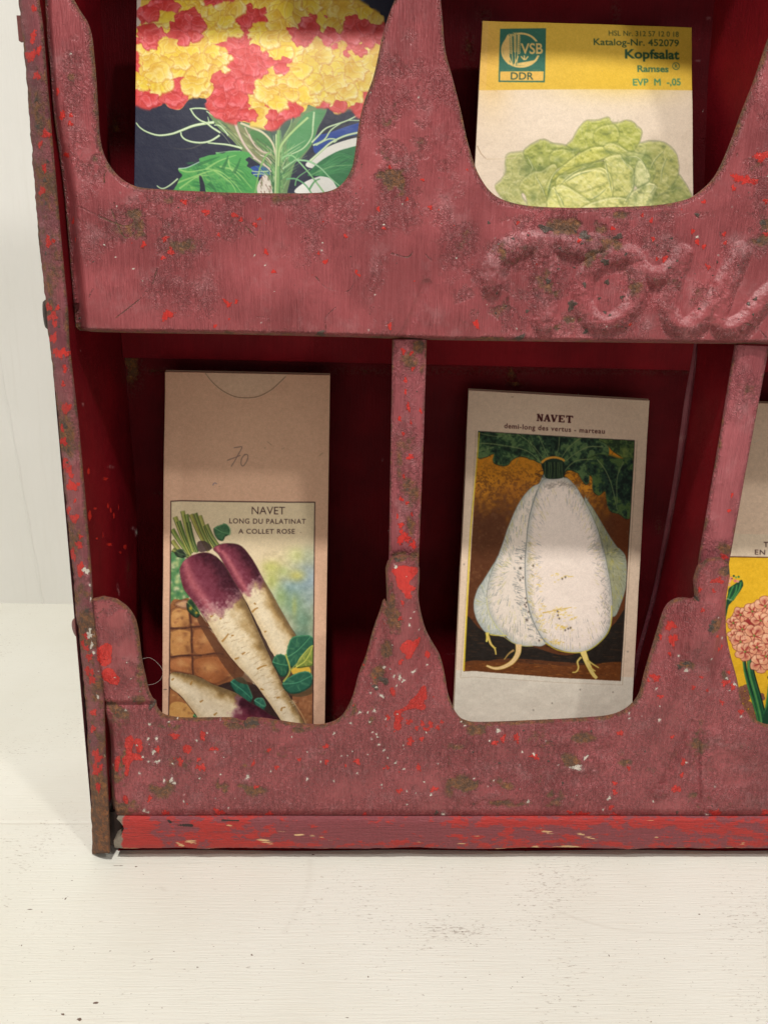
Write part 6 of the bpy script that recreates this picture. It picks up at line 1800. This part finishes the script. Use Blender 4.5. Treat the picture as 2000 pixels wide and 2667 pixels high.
    for i in range(120):                                        # rings and scratches of the skin
        t = r.random(); x0 = 560 + t * 640 + r.uniform(-60, 130); y0 = 1080 + t * 900 + r.uniform(-60, 60)
        if x0 < 350 + (y0 - 950) * 0.78 or x0 > 880 + (y0 - 1100) * 0.49 - 10:
            continue
        p.stroke(Hh([(x0, y0), (x0 + r.uniform(16, 50), y0 - r.uniform(8, 26))]), 2, 1, [(190, 156, 104), (250, 238, 214), (150, 116, 74)][r.integers(3)], 0.5, smooth=False)
    # leaves on the right
    p.fill(Hh([(1240, 1590), (1300, 1565), (1400, 1570), (1405, 1640), (1280, 1650)]), (226, 184, 70))
    dleaf([(1200, 1480), (1205, 1400), (1240, 1310), (1300, 1285), (1420, 1290), (1445, 1400), (1380, 1480), (1280, 1570), (1220, 1550)], (44, 98, 74), (84, 138, 96), 16)
    dleaf([(1285, 1570), (1330, 1470), (1440, 1370), (1440, 1540), (1380, 1570)], (124, 142, 62), (190, 186, 90), 10)
    dleaf([(1075, 1520), (1100, 1465), (1150, 1450), (1200, 1480), (1225, 1550), (1200, 1640), (1150, 1650), (1110, 1590)], (40, 94, 70), (76, 130, 92), 12)
    dleaf([(1165, 1720), (1190, 1680), (1290, 1625), (1380, 1610), (1425, 1650), (1420, 1740), (1330, 1800), (1240, 1810), (1185, 1770)], (44, 100, 78), (80, 140, 104), 16)
    p.stroke(Hh([(1170, 1700), (1230, 1600), (1190, 1450)]), 4, 4, (176, 176, 84)); p.stroke(Hh([(1230, 1600), (1330, 1500), (1420, 1400)]), 3, 3, (150, 160, 80))
    p.stroke(Hh([(1250, 1870), (1310, 1960), (1360, 2050), (1390, 2160)]), 2.4, 1.6, (206, 172, 120), 0.8)
    # clip to the frame, draw its line and the type
    p.a = keep + (p.a - keep) * full[..., None]
    for q in ([(163, 67), (1454, 84)], [(1453, 83), (1444, 1000), (1432, 2420)], [(165, 67), (158, 1200), (140, 2420)]):
        p.stroke(Hh(q), 2.4, 2.4, (58, 34, 34), smooth=False)
    ink = (54, 28, 30)
    p.text('NAVET', Hh([(888, 187)])[0], Hh([(1186, 190)])[0], 19.5, ink, -0.008)
    p.text('LONG DU PALATINAT', Hh([(687, 268)])[0], Hh([(1371, 276)])[0], 12.6, ink, 0.0, 1.12)
    p.text('A COLLET ROSE', Hh([(770, 359)])[0], Hh([(1273, 363)])[0], 12.0, ink, 0.002, 1.1)
    p.stroke(Hh([(1320, 352), (1335, 354)]), 1.2, 1.2, (140, 110, 90), smooth=False); p.stroke(Hh([(100, 1757), (132, 1758)]), 1.4, 1.4, (70, 60, 54), smooth=False)
    K.build(6.0)


# ---------------------------------------------- 4: white turnip packet
def vertus_packet():
    K = Packet([(1220, 1016), (1690, 1043), (1645, 1842), (1180, 1851)], 0.060, 0.030, 1.2, (232, 207, 182), 'cream packet with fat white turnips on a brown and orange ground', bow=0.0020, curl=0.0025)
    p = K.p
    T = lambda q: zoomed(1150, 1000, 2.911, q)
    Bq = lambda q: zoomed(1150, 1380, 2.911, q)
    r = np.random.default_rng(15)
    p.fill([(1150, 1735), (1700, 1765), (1700, 2100), (1150, 2100)], (226, 218, 202), 0.9, smooth=False)  # lower margin painted greyer, its lit tone put into the paper colour
    for i in range(160):
        x, y = r.uniform(1170, 1690), r.uniform(1020, 1950)
        p.stroke([(x, y), (x + r.uniform(-5, 5), y + r.uniform(-5, 5))], 1.0, 0.8, [(206, 182, 154), (242, 230, 212), (190, 164, 136)][r.integers(3)], 0.5, smooth=False)
    # embossed plate line, then the picture
    p.stroke(np.concatenate([T([(262, 345)]), Bq([(140, 1100), (1370, 1170)]), T([(1482, 425)])]), 1.6, 1.6, (176, 152, 126), 0.8, smooth=False)
    pic = np.concatenate([T([(278, 352), (1463, 424)]), Bq([(1357, 1139), (165, 1054)])])
    sl, fm = p.fill(pic, (92, 50, 24), smooth=False)
    full = np.zeros((p.H, p.W)); full[sl] = fm
    keep = p.a.copy()
    W_, H_ = p.W, p.H
    n1 = fbm(H_, W_, 26, 4, 4); n2 = fbm(H_, W_, 3, 8, 2); n3 = fbm(H_, W_, 7, 5, 3)
    f = sm(1220, 1370, p.PY + (n1 - .5) * 50 + (n3 - .5) * 70)
    p.a += (np.array((216, 142, 34)) - p.a) * ((1 - f) * full)[..., None]
    stip = sm(0.5, 0.62, n2 + (n3 - .5) * .5)
    p.a += (np.array((96, 56, 24)) - p.a) * (stip * (1 - f) * full * sm(1170, 1280, p.PY) * 0.8)[..., None]
    p.a += (np.array((116, 74, 44)) - p.a) * (sm(0.6, 0.8, n3) * f * full * 0.6 * (p.PY < 1560))[..., None]
    p.a += (np.array((112, 56, 22)) - p.a) * (f * full * sm(1480, 1350, p.PX) * 0 + f * full * sm(1560, 1620, p.PX) * sm(1650, 1500, p.PY) * 0.75)[..., None]
    p.a += (np.array((140, 76, 30)) - p.a) * (full * np.exp(-((p.PX - 1345) / 40) ** 2 - ((p.PY - 1270) / 40) ** 2) * 0.3)[..., None]
    # dark floor with its engraved lines
    p.fill(Bq([(180, 640), (300, 740), (480, 800), (700, 870), (1000, 930), (1290, 720), (1400, 600), (1400, 1000), (1000, 990), (500, 960), (170, 990)]), (34, 26, 20))
    for i in range(260):
        x, y = r.uniform(170, 1380), r.uniform(660, 1010)
        p.stroke(Bq([(x, y), (x + r.uniform(20, 70), y + r.uniform(0, 6))]), 1.4, 0.8, [(66, 46, 30), (14, 12, 10), (84, 54, 30)][r.integers(3)], 0.8, smooth=False)
    p.fill(Bq([(160, 985), (500, 990), (1000, 1015), (1400, 1000), (1400, 1180), (150, 1090)]), (108, 58, 22), 0.92)
    for i in range(140):
        x, y = r.uniform(170, 1360), r.uniform(1000, 1110)
        p.stroke(Bq([(x, y), (x + r.uniform(6, 40), y + r.uniform(0, 6))]), 1.4, 0.8, [(60, 34, 18), (160, 92, 34), (190, 124, 56)][r.integers(3)], 0.6, smooth=False)
    # leaves
    def tleaf(q, c, n, hi, lo):
        P = T(q)
        p.stroke(np.concatenate([catmull(P, 6), catmull(P, 6)[:1]]), 2.6, 2.6, (22, 34, 26), 0.7, smooth=False)
        o = p.fill(P, c, wob=1.6, seed=n)
        s_, m = o
        h, w_ = m.shape
        q1 = fbm(h, w_, 14, n, 3); q2 = fbm(h, w_, 4, n + 3, 2)
        C_ = catmull(P, 6)
        p.stroke(C_ + [0, -3], 3.5, 3.5, hi, 0.5, smooth=False)
        p.a[s_] += (np.array(hi) - p.a[s_]) * (sm(.48, .68, q1 + (q2 - .5) * .4) * m * .8)[..., None]
        p.a[s_] += (np.array(lo) - p.a[s_]) * (sm(.5, .25, q1 + (q2 - .5) * .4) * m * .8)[..., None]
    hi, lo = (108, 138, 84), (18, 34, 28)
    tleaf([(260, 350), (480, 345), (700, 360), (860, 380), (850, 560), (770, 590), (690, 560), (600, 540), (540, 565), (500, 605), (440, 605), (395, 580), (400, 520), (330, 548), (270, 535)], (48, 78, 52), 31, hi, lo)
    tleaf([(690, 370), (900, 375), (1200, 408), (1265, 480), (1250, 545), (1160, 540), (1120, 600), (1118, 730), (1090, 745), (1060, 700), (1030, 660), (960, 640), (915, 690), (900, 590), (770, 580)], (44, 72, 52), 32, hi, lo)
    tleaf([(1200, 405), (1470, 420), (1450, 560), (1370, 545), (1300, 500), (1255, 450)], (78, 104, 56), 33, (120, 138, 70), (34, 54, 36))
    tleaf([(1105, 570), (1180, 530), (1270, 535), (1350, 560), (1450, 570), (1440, 800), (1420, 1005), (1340, 970), (1275, 945), (1250, 850), (1240, 800), (1190, 830), (1150, 790), (1145, 700), (1110, 660)], (40, 68, 50), 34, (92, 120, 62), (18, 32, 30))
    for q, w0 in (([(275, 440), (420, 450), (600, 480), (690, 520), (760, 590)], 4), ([(560, 360), (680, 440), (780, 560)], 3), ([(740, 380), (780, 470), (820, 560)], 3), ([(900, 390), (890, 480), (860, 560)], 3), ([(1060, 400), (970, 470), (900, 570)], 4), ([(1230, 470), (1110, 470), (1000, 530), (930, 590)], 4), ([(1150, 560), (1030, 570), (960, 620), (920, 680)], 4), ([(1180, 560), (1240, 640), (1290, 760), (1330, 940)], 3.5), ([(1380, 580), (1330, 700), (1330, 900)], 3), ([(300, 370), (420, 390), (560, 380)], 2.5), ([(280, 500), (330, 490), (400, 470)], 2.5)):
        p.stroke(T(q), w0 * .8, w0 * .5, (132, 148, 96), 0.8)
    for i in range(46):
        x, y = r.uniform(290, 1420), r.uniform(380, 560)
        p.stroke(T([(x, y), (x + r.uniform(-30, 30), y + r.uniform(20, 60))]), 2.2, 1, [(24, 38, 30), (104, 126, 76)][r.integers(2)], 0.5)
    # turnips, drawn from the back to the front, with engraved hatching
    def bulb(P, c, seed, hatch, hn=260, side=1.0, lim=0.34):
        o = p.fill(P, c, wob=0.5, seed=seed)
        s_, m = o
        C_ = catmull(P, 6)
        ed = 1 - blur(m, 9)
        ed = np.clip(ed * 2.2 - .15, 0, 1) * m
        p.a[s_] += (np.array((146, 158, 156.)) - p.a[s_]) * (ed * 0.62)[..., None]
        p.stroke(np.concatenate([C_, C_[:1]]), 1.6, 1.6, (92, 98, 92), 0.55, smooth=False)
        ctr = C_.mean(0)
        rr = np.random.default_rng(seed)
        for i in range(hn):
            j = rr.integers(len(C_)); q = C_[j]
            d = (ctr - q); L = np.hypot(*d); d = d / L
            t0 = rr.random() ** 1.6 * lim * L
            a_ = q + d * (t0 + 2)
            ln = rr.uniform(5, 16)
            v = d * ln + np.array([0, rr.uniform(-5, 5)])
            p.stroke([a_, a_ + v * .5 + rr.uniform(-1, 1, 2), a_ + v], rr.uniform(1.2, 2.4), 0.8, hatch[rr.integers(len(hatch))], 0.55)
        return s_, m
    far = np.concatenate([T([(1085, 860), (1130, 900), (1170, 960), (1250, 1100), (1330, 1220)]), Bq([(1350, 130), (1398, 205), (1398, 400), (1362, 540), (1300, 645), (1200, 500), (1150, 100)])])
    bulb(far, (168, 168, 134), 2, [(112, 116, 92), (206, 204, 176), (188, 176, 60), (120, 128, 104)], 320, lim=.8)
    third = Bq([(440, 180), (400, 235), (330, 350), (272, 440), (245, 540), (258, 640), (300, 720), (345, 765), (400, 778), (500, 780), (480, 600), (460, 350)])
    bulb(third, (206, 206, 196), 3, [(140, 150, 144), (236, 230, 214), (204, 196, 92), (150, 160, 152)], 260, lim=.8)
    left = np.concatenate([T([(800, 705), (740, 740), (690, 765), (640, 815), (590, 890), (540, 990), (500, 1090), (470, 1180), (430, 1290)]), Bq([(400, 250), (360, 380), (345, 500), (362, 610), (410, 700), (480, 780), (545, 835), (620, 860), (700, 862), (790, 848), (900, 700), (860, 300)])])
    bulb(left, (234, 220, 206), 4, [(146, 150, 146), (168, 170, 160), (200, 192, 110), (120, 126, 124)], 520, lim=.5)
    for i in range(150):
        y = r.uniform(60, 800); x = 640 - 40 * math.sin(y / 260) + r.uniform(-60, 10) if y < 560 else 640 + (y - 560) * .5 + r.uniform(-90, 0)
        p.stroke(Bq([(x, y), (x + r.uniform(10, 40), y + r.uniform(-4, 20))]), 2, 1, [(128, 132, 132), (160, 164, 160), (94, 98, 100)][r.integers(3)], 0.55, smooth=False)
    main = np.concatenate([T([(775, 712), (850, 695), (950, 698), (1000, 740), (1040, 790), (1090, 880), (1150, 1000), (1195, 1120), (1225, 1250)]), Bq([(1215, 60), (1250, 220), (1285, 420), (1297, 590), (1282, 710), (1220, 818), (1115, 895), (1000, 912), (900, 890), (800, 835), (720, 720), (665, 570), (640, 400), (636, 200)]), T([(640, 1290), (652, 1120), (672, 980), (700, 860), (735, 780)])])
    bulb(main, (240, 224, 212), 6, [(150, 148, 146), (172, 166, 160), (206, 190, 120), (196, 186, 178)], 620, lim=.3)
    for i in range(140):                                        # left contour strokes
        t = r.random(); y = 60 + t * 700; x = 645 + max(0, y - 520) * .45 + r.uniform(5, 45)
        p.stroke(Bq([(x, y), (x + r.uniform(10, 34), y + r.uniform(6, 26))]), 1.8, .8, [(186, 164, 84), (150, 146, 140), (214, 196, 130)][r.integers(3)], 0.55, smooth=False)
    for i in range(130):
        t = r.random(); y = -300 + t * 1000; x = (1080 + (y + 300) * .42 if y < 60 else 1215 + min((y - 60) * .16, 60)) - r.uniform(0, 70)
        p.stroke(Bq([(x, y), (x + r.uniform(4, 16), y + r.uniform(-34, -10))]), 2.2, .9, [(150, 146, 142), (112, 112, 112), (176, 172, 160)][r.integers(3)], 0.5, smooth=False)
    for i in range(60):
        x = r.uniform(780, 1020)
        p.stroke(T([(x, 720 + abs(x - 900) * .2 + r.uniform(0, 50)), (x + r.uniform(20, 50), 715 + abs(x - 880) * .2 + r.uniform(0, 40))]), 2, 1, (150, 140, 130), 0.5, smooth=False)
    for cx, cy, rx, ry, n in ((890, 600, 90, 50, 46), (910, 720, 70, 24, 26), (860, 830, 80, 26, 34), (760, 620, 40, 110, 26), (980, 650, 30, 20, 10), (880, 340, 90, 40, 14), (740, 380, 50, 120, 16)):
        for i in range(n):
            x, y = cx + r.normal() * rx * .5, cy + r.normal() * ry * .5
            p.stroke(Bq([(x, y), (x + r.uniform(6, 26), y - r.uniform(0, 8))]), 2.6, 1, [(226, 190, 60), (214, 176, 84), (236, 206, 110)][r.integers(3)], 0.65, smooth=False)
    p.stroke(Bq([(770, 608), (830, 596), (900, 580), (990, 566)]), 3, 1.6, (206, 166, 60), 0.8)
    for q in ((882, 595), (885, 625), (895, 650), (940, 740), (962, 728), (980, 722), (918, 350), (942, 338), (605, 195), (603, 268), (600, 360), (622, 340), (640, 498), (648, 530), (635, 545), (645, 560), (700, 250), (645, 660), (655, 662), (745, 820), (600, 270), (665, 600)):
        p.splat(Bq([q])[0], 2.4, 3.0, (44, 32, 26), 0.95)
    p.stroke(np.concatenate([T([(735, 780), (672, 980), (645, 1200)]), Bq([(636, 200), (640, 400), (665, 570), (720, 720), (790, 835)])]), 2.0, 2.0, (112, 116, 114), 0.7)
    p.stroke(Bq([(1290, 560), (1280, 720), (1220, 820), (1110, 900), (1000, 915), (880, 890), (790, 835)]), 2.4, 2.4, (222, 206, 60), 0.8)
    p.stroke(Bq([(345, 500), (362, 610), (410, 700), (480, 780)]), 2.0, 2.0, (226, 222, 150), 0.8)
    p.stroke(Bq([(475, 790), (545, 838), (620, 862), (700, 864)]), 2.0, 2.0, (206, 200, 120), 0.8)
    p.stroke(Bq([(370, 778), (430, 784), (500, 782)]), 3, 2, (226, 206, 80), 0.9)
    # little roots
    for q, w0, w1, c in (([(350, 762), (352, 800), (344, 835)], 9, 3, (226, 206, 104)), ([(356, 790), (378, 850), (408, 885), (418, 932)], 6, 2, (222, 190, 110)), ([(395, 875), (420, 880)], 2, 1, (222, 190, 110)), ([(590, 850), (585, 920), (545, 985), (480, 1025), (410, 1038), (345, 1018)], 15, 4, (232, 196, 140)), ([(555, 895), (520, 920), (480, 970)], 4, 1.2, (176, 130, 90)), ([(1075, 905), (1095, 960), (1120, 1020), (1150, 1080), (1180, 1116)], 15, 7, (232, 206, 124)), ([(1062, 950), (1035, 985), (1042, 1030), (1025, 1062), (995, 1066)], 4, 2, (212, 184, 110)), ([(1110, 975), (1150, 1005), (1195, 1035)], 4, 1.5, (212, 184, 110)), ([(1120, 1030), (1170, 1060)], 4, 2, (222, 190, 120))):
        p.stroke(Bq(q), w0 + 2, w1 + 1.5, (204, 188, 50), 0.7)
        p.stroke(Bq(q), w0, w1, c)
    # neck of stalks and the twine
    p.fill(T([(765, 580), (850, 560), (925, 575), (940, 640), (930, 690), (880, 705), (800, 700), (775, 650)]), (34, 54, 38))
    for x in range(775, 935, 14):
        p.stroke(T([(x, 580), (x + r.uniform(-6, 6), 640), (x + r.uniform(-8, 8), 700)]), 2.2, 1.4, [(96, 116, 70), (20, 32, 26)][r.integers(2)], 0.8)
    p.stroke(T([(762, 585), (800, 556), (860, 545), (920, 560), (935, 575)]), 6, 5, (226, 160, 60))
    for q in ([(770, 680), (730, 670), (715, 660)], [(770, 690), (735, 684)], [(930, 680), (960, 660), (980, 662)], [(780, 640), (740, 650)]):
        p.stroke(T(q), 2.4, 1, (60, 36, 24))
    p.a = keep + (p.a - keep) * full[..., None]
    p.stroke(np.concatenate([T([(278, 360)]), T([(225, 1100)]), Bq([(172, 1050)])]) + [[3.0, 0], [-3, 0], [-2.0, 0]], 3, 5, (232, 204, 60), 0.9, smooth=False)
    for q in (np.concatenate([T([(278, 352), (1463, 424)])]), np.concatenate([T([(1463, 424)]), Bq([(1357, 1139)])])):
        p.stroke(q, 1.6, 1.6, (40, 34, 30), 0.8, smooth=False)
    # slab lettering of the name, drawn stroke by stroke
    ink = (74, 24, 28)
    a, b = T([(727, 275)])[0], T([(1000, 290)])[0]
    ex = (b - a) / 5.55; ey = np.array([ex[1], -ex[0]]); ey = ey / np.hypot(*ey) * 17.5

    def S(pts, w0, o):
        P = np.array([a + ex * (o + x) + ey * y for x, y in pts])
        p.stroke(P, w0, w0, ink, smooth=False)
    thick, thin = 5.4, 2.6
    S([(.18, 0), (.18, 1)], 3.0, 0); S([(.82, 0), (.82, 1)], 3.0, 0); S([(.18, 1), (.82, 0)], thick, 0); S([(0, .05), (.38, .05)], thin, 0); S([(0, .95), (.26, .95)], thin, 0); S([(.64, .95), (1.0, .95)], thin, 0)
    S([(.14, 0), (.5, 1)], 3.0, 1.08); S([(.5, 1), (.88, 0)], thick, 1.08); S([(.26, .34), (.74, .34)], thin, 1.08); S([(0, .05), (.34, .05)], thin, 1.08); S([(.64, .05), (1.06, .05)], thin, 1.08)
    S([(.14, 1), (.5, 0)], thick, 2.18); S([(.5, 0), (.86, 1)], 3.0, 2.18); S([(-.02, .95), (.36, .95)], thin, 2.18); S([(.66, .95), (1.02, .95)], thin, 2.18)
    S([(.22, 0), (.22, 1)], thick, 3.34); S([(0, .05), (.9, .05)], thin, 3.34); S([(0, .95), (.88, .95)], thin, 3.34); S([(.2, .5), (.6, .5)], thin, 3.34); S([(.86, 0), (.86, .3)], thin, 3.34); S([(.84, .72), (.84, 1)], thin, 3.34); S([(.6, .36), (.6, .64)], 2, 3.34)
    S([(.5, 0), (.5, 1)], thick, 4.5); S([(0, .95), (1.02, .95)], thin + .4, 4.5); S([(.26, .05), (.76, .05)], thin, 4.5); S([(.04, .7), (.04, 1)], thin, 4.5); S([(.98, .7), (.98, 1)], thin, 4.5)
    p.text('demi-long des vertus - marteau', T([(479, 328)])[0], T([(1239, 371)])[0], 12.0, (78, 36, 34), 0.012, 1.12)
    for q in ([(535, 97), (552, 96)], [(1405, 1100), (1412, 1140)]):
        p.stroke(T(q), 2, 1.4, (120, 84, 64), 0.7, smooth=False)
    for q in ((1410, 915), (705, 1360), (845, 1305), (1055, 1200), (165, 235), (1300, 1225)):
        p.splat(Bq([q])[0], 2.2, 2.6, (110, 100, 90), 0.8)
    K.build(6.0)


# ---------------------------------------------- 5: the packet cut by the right edge
def pink_packet():
    K = Packet([(1872, 1046), (2330, 1062), (2292, 1880), (1846, 1880)], 0.058, 0.028, 1.16, (228, 200, 174), 'yellow packet with clustered pale pink flowers on thick green stems', bow=0.001)
    p = K.p
    L = lambda q: zoomed(1880, 1380, 4.254, q)
    r = np.random.default_rng(25)
    p.fill(L([(-200, 30), (2200, 60), (2200, 290), (-200, 286)]), (226, 206, 180), 0.9, smooth=False)
    p.fill(L([(-200, 290), (2200, 300), (2200, 2600), (-200, 2600)]), (232, 182, 36), smooth=False)
    n3 = fbm(p.H, p.W, 5, 5, 2)
    p.a += ((n3 - .5) * 14)[..., None]
    p.stroke(L([(-200, 288), (2200, 302)]), 2.6, 2.6, (84, 44, 30), smooth=False)
    p.text('T', L([(456, 178)])[0], L([(502, 178)])[0], 13, (70, 44, 40), 0.02)
    p.text('EN', L([(358, 262)])[0], L([(470, 264)])[0], 12.5, (70, 44, 40), 0.012, 1.15)
    # far blooms low down
    for cx, cy, rad in ((250, 1780, 70), (290, 1980, 80), (240, 1860, 60), (420, 1850, 50), (330, 2080, 60), (700, 1900, 90), (900, 2000, 90)):
        for k in range(5):
            a = k * 1.26 + cx
            q = L([(cx + .6 * rad * math.cos(a), cy + .6 * rad * math.sin(a))])[0]
            P = [(q[0] + rad / 9 * math.cos(t) * 1.1, q[1] + rad / 9 * math.sin(t)) for t in np.arange(0, 6.2, .7)]
            p.fill(P, (146, 98, 74)); p.stroke(np.array(P + P[:1]), 1.2, 1.2, (80, 44, 40), .7, smooth=False)
            p.splat(q, 4, 4, (120, 60, 56), .5)
    dg, g, lg = (24, 70, 46), (40, 112, 62), (112, 160, 84)

    def stem(q, w0, w1):
        P = np.asarray(L(q))
        p.stroke(P + [2.4, 0], w0 + 3, w1 + 3, (18, 40, 34)); p.stroke(P, w0, w1, g); p.stroke(P + [-w0 * .22, 0], w0 * .25, w1 * .2, lg, .7); p.stroke(P + [w0 * .25, 0], w0 * .3, w1 * .3, dg, .8)
    stem([(230, 1420), (250, 1560), (300, 1760), (360, 1950), (400, 2100), (430, 2300)], 5, 9)
    stem([(300, 1400), (310, 1560), (350, 1720), (400, 1900), (440, 2080), (470, 2300)], 13, 17)
    stem([(520, 1700), (500, 1900), (470, 2080), (450, 2300)], 6, 10)
    p.fill(L([(440, 2150), (480, 1990), (560, 1930), (640, 2100), (560, 2300), (450, 2300)]), dg)
    p.fill(L([(500, 1620), (540, 1600), (520, 1660)]), (30, 34, 30))
    # bud on the left
    for q, c in (([(40, 800), (60, 700), (70, 640), (120, 600), (180, 560), (215, 545), (230, 600), (200, 660), (150, 730), (110, 780), (70, 820)], dg), ([(20, 1030), (30, 900), (45, 800), (80, 790), (60, 860), (40, 960), (30, 1040)], dg)):
        p.fill(L(q), c)
    for q in ([(60, 760), (90, 680), (120, 610)], [(80, 780), (140, 690), (160, 600)], [(110, 770), (180, 660), (205, 570)]):
        p.stroke(L(q), 6, 5, g); p.stroke(L(q), 2, 1.4, lg, .7)
    for cx, cy, c, rad in ((95, 530, (232, 150, 130), 7), (140, 555, (226, 120, 116), 6), (170, 560, (232, 160, 140), 5), (75, 560, (236, 170, 150), 6), (125, 500, dg, 4), (180, 510, g, 4), (150, 515, lg, 4), (105, 530, (120, 30, 40), 2.5), (75, 600, (226, 170, 140), 5)):
        p.splat(L([(cx, cy)])[0], rad, rad, c, 0.95, hard=.2)
    p.stroke(L([(45, 752), (110, 770)]), 1.6, 1.2, (214, 214, 190), .8, smooth=False)
    # the flower head
    p.fill(L([(160, 1010), (250, 830), (400, 800), (540, 740), (800, 730), (1050, 900), (1150, 1200), (1000, 1450), (700, 1520), (400, 1540), (300, 1400), (170, 1300), (110, 1200)]), (150, 40, 40))

    def bloom(cx, cy, rad, a0, n=5):
        for k in range(n):
            a = a0 + k * 2 * math.pi / n
            q = L([(cx + .62 * rad * math.cos(a), cy + .62 * rad * math.sin(a))])[0]
            R_ = rad / 4.254 * .56
            t = np.arange(0, 6.2, .6)
            kk = R_ * (0.86 + .28 * r.random(len(t)))
            P = np.stack([q[0] + kk * np.cos(t), q[1] + kk * .95 * np.sin(t)], 1)
            C_ = catmull(P, 4)
            p.fill(P, (236, 172, 134))
            p.splat(q + [R_ * .25, R_ * .3], R_ * .8, R_ * .7, (218, 138, 106), .55)
            p.splat(q - [R_ * .3, R_ * .35], R_ * .6, R_ * .5, (248, 200, 166), .8)
            p.stroke(np.concatenate([C_, C_[:1]]), 1.3, 1.3, (126, 52, 40), .85, smooth=False)
            cc = L([(cx, cy)])[0]
            p.stroke([cc * .8 + q * .2, cc * .3 + q * .7, q * 1.15 - cc * .15], 5.5, 1.5, (166, 46, 44), .85)
            if r.random() < .35:
                p.splat(q + r.uniform(-2, 2, 2), R_ * .6, R_ * .6, (150, 52, 46), .6)
        p.splat(L([(cx, cy)])[0], 4.5, 4.5, (150, 156, 70), .95, hard=.2); p.splat(L([(cx, cy)])[0] + [1, 1], 2.2, 2.2, (60, 84, 40), .9)
    for cx, cy, rad, a0 in ((200, 930, 80, .4), (120, 1020, 66, 1.0), (330, 890, 92, .2), (470, 830, 100, .9), (600, 880, 110, .3), (760, 860, 110, .8), (420, 990, 90, .6), (220, 1090, 80, .2), (130, 1160, 66, .9), (560, 1040, 110, 1.2), (350, 1160, 110, .35), (200, 1230, 100, .9), (520, 1240, 100, .3), (720, 1100, 120, .7), (250, 1340, 96, .2), (420, 1470, 100, 1.5), (480, 1390, 90, .8), (640, 1330, 120, .3), (840, 1250, 120, .9), (900, 1050, 120, .2), (800, 1420, 100, .7), (380, 1290, 80, 1.1)):
        bloom(cx, cy, rad, a0)
    for i in range(70):
        p.splat(L([(r.uniform(160, 900), r.uniform(900, 1450))])[0], r.uniform(1.5, 4), r.uniform(1.5, 4), [(150, 30, 36), (196, 72, 60), (250, 214, 180)][r.integers(3)], .5)
    K.build(5.0)


flowers_packet()
lettuce_packet()
palatinat_packet()
vertus_packet()
pink_packet()


# ------------------------------------------------------------------ loose hairs caught in the rack
def hair(pts, label, r=0.00005):
    P = np.array(pts, float)
    px = catmull(P[:, :2], 14, False); dep = np.interp(np.linspace(0, 1, len(px)), np.linspace(0, 1, len(P)), P[:, 2])
    c = at(px[:, 0], px[:, 1], dep)
    V = []; F = []
    n = 6
    for i, q in enumerate(c):
        t = c[min(i + 1, len(c) - 1)] - c[max(i - 1, 0)]
        t /= np.linalg.norm(t) + 1e-12
        a = np.cross(t, [0, 1, 0.01]); a /= np.linalg.norm(a); b = np.cross(t, a)
        for k in range(n):
            V.append(q + r * (math.cos(k / n * 6.2832) * a + math.sin(k / n * 6.2832) * b))
        if i:
            for k in range(n):
                o = (i - 1) * n
                F.append((o + k, o + (k + 1) % n, o + n + (k + 1) % n, o + n + k))
    o = mesh_obj('hair_strand', V, F, M['hair'])
    tag(o, label, 'hair')
    return o


hair([(372, 1716, .001), (390, 1713, .003), (408, 1724, .004), (424, 1745, .003), (421, 1766, .004), (405, 1780, .003), (385, 1784, .0)], 'curled pale hair caught beside the tab of the lower front panel')
hair([(1962, 1153, .012), (1972, 1148, .010), (1981, 1138, .008), (1981, 1126, .006)], 'short pale hair in front of the kraft packet at the right picture edge')
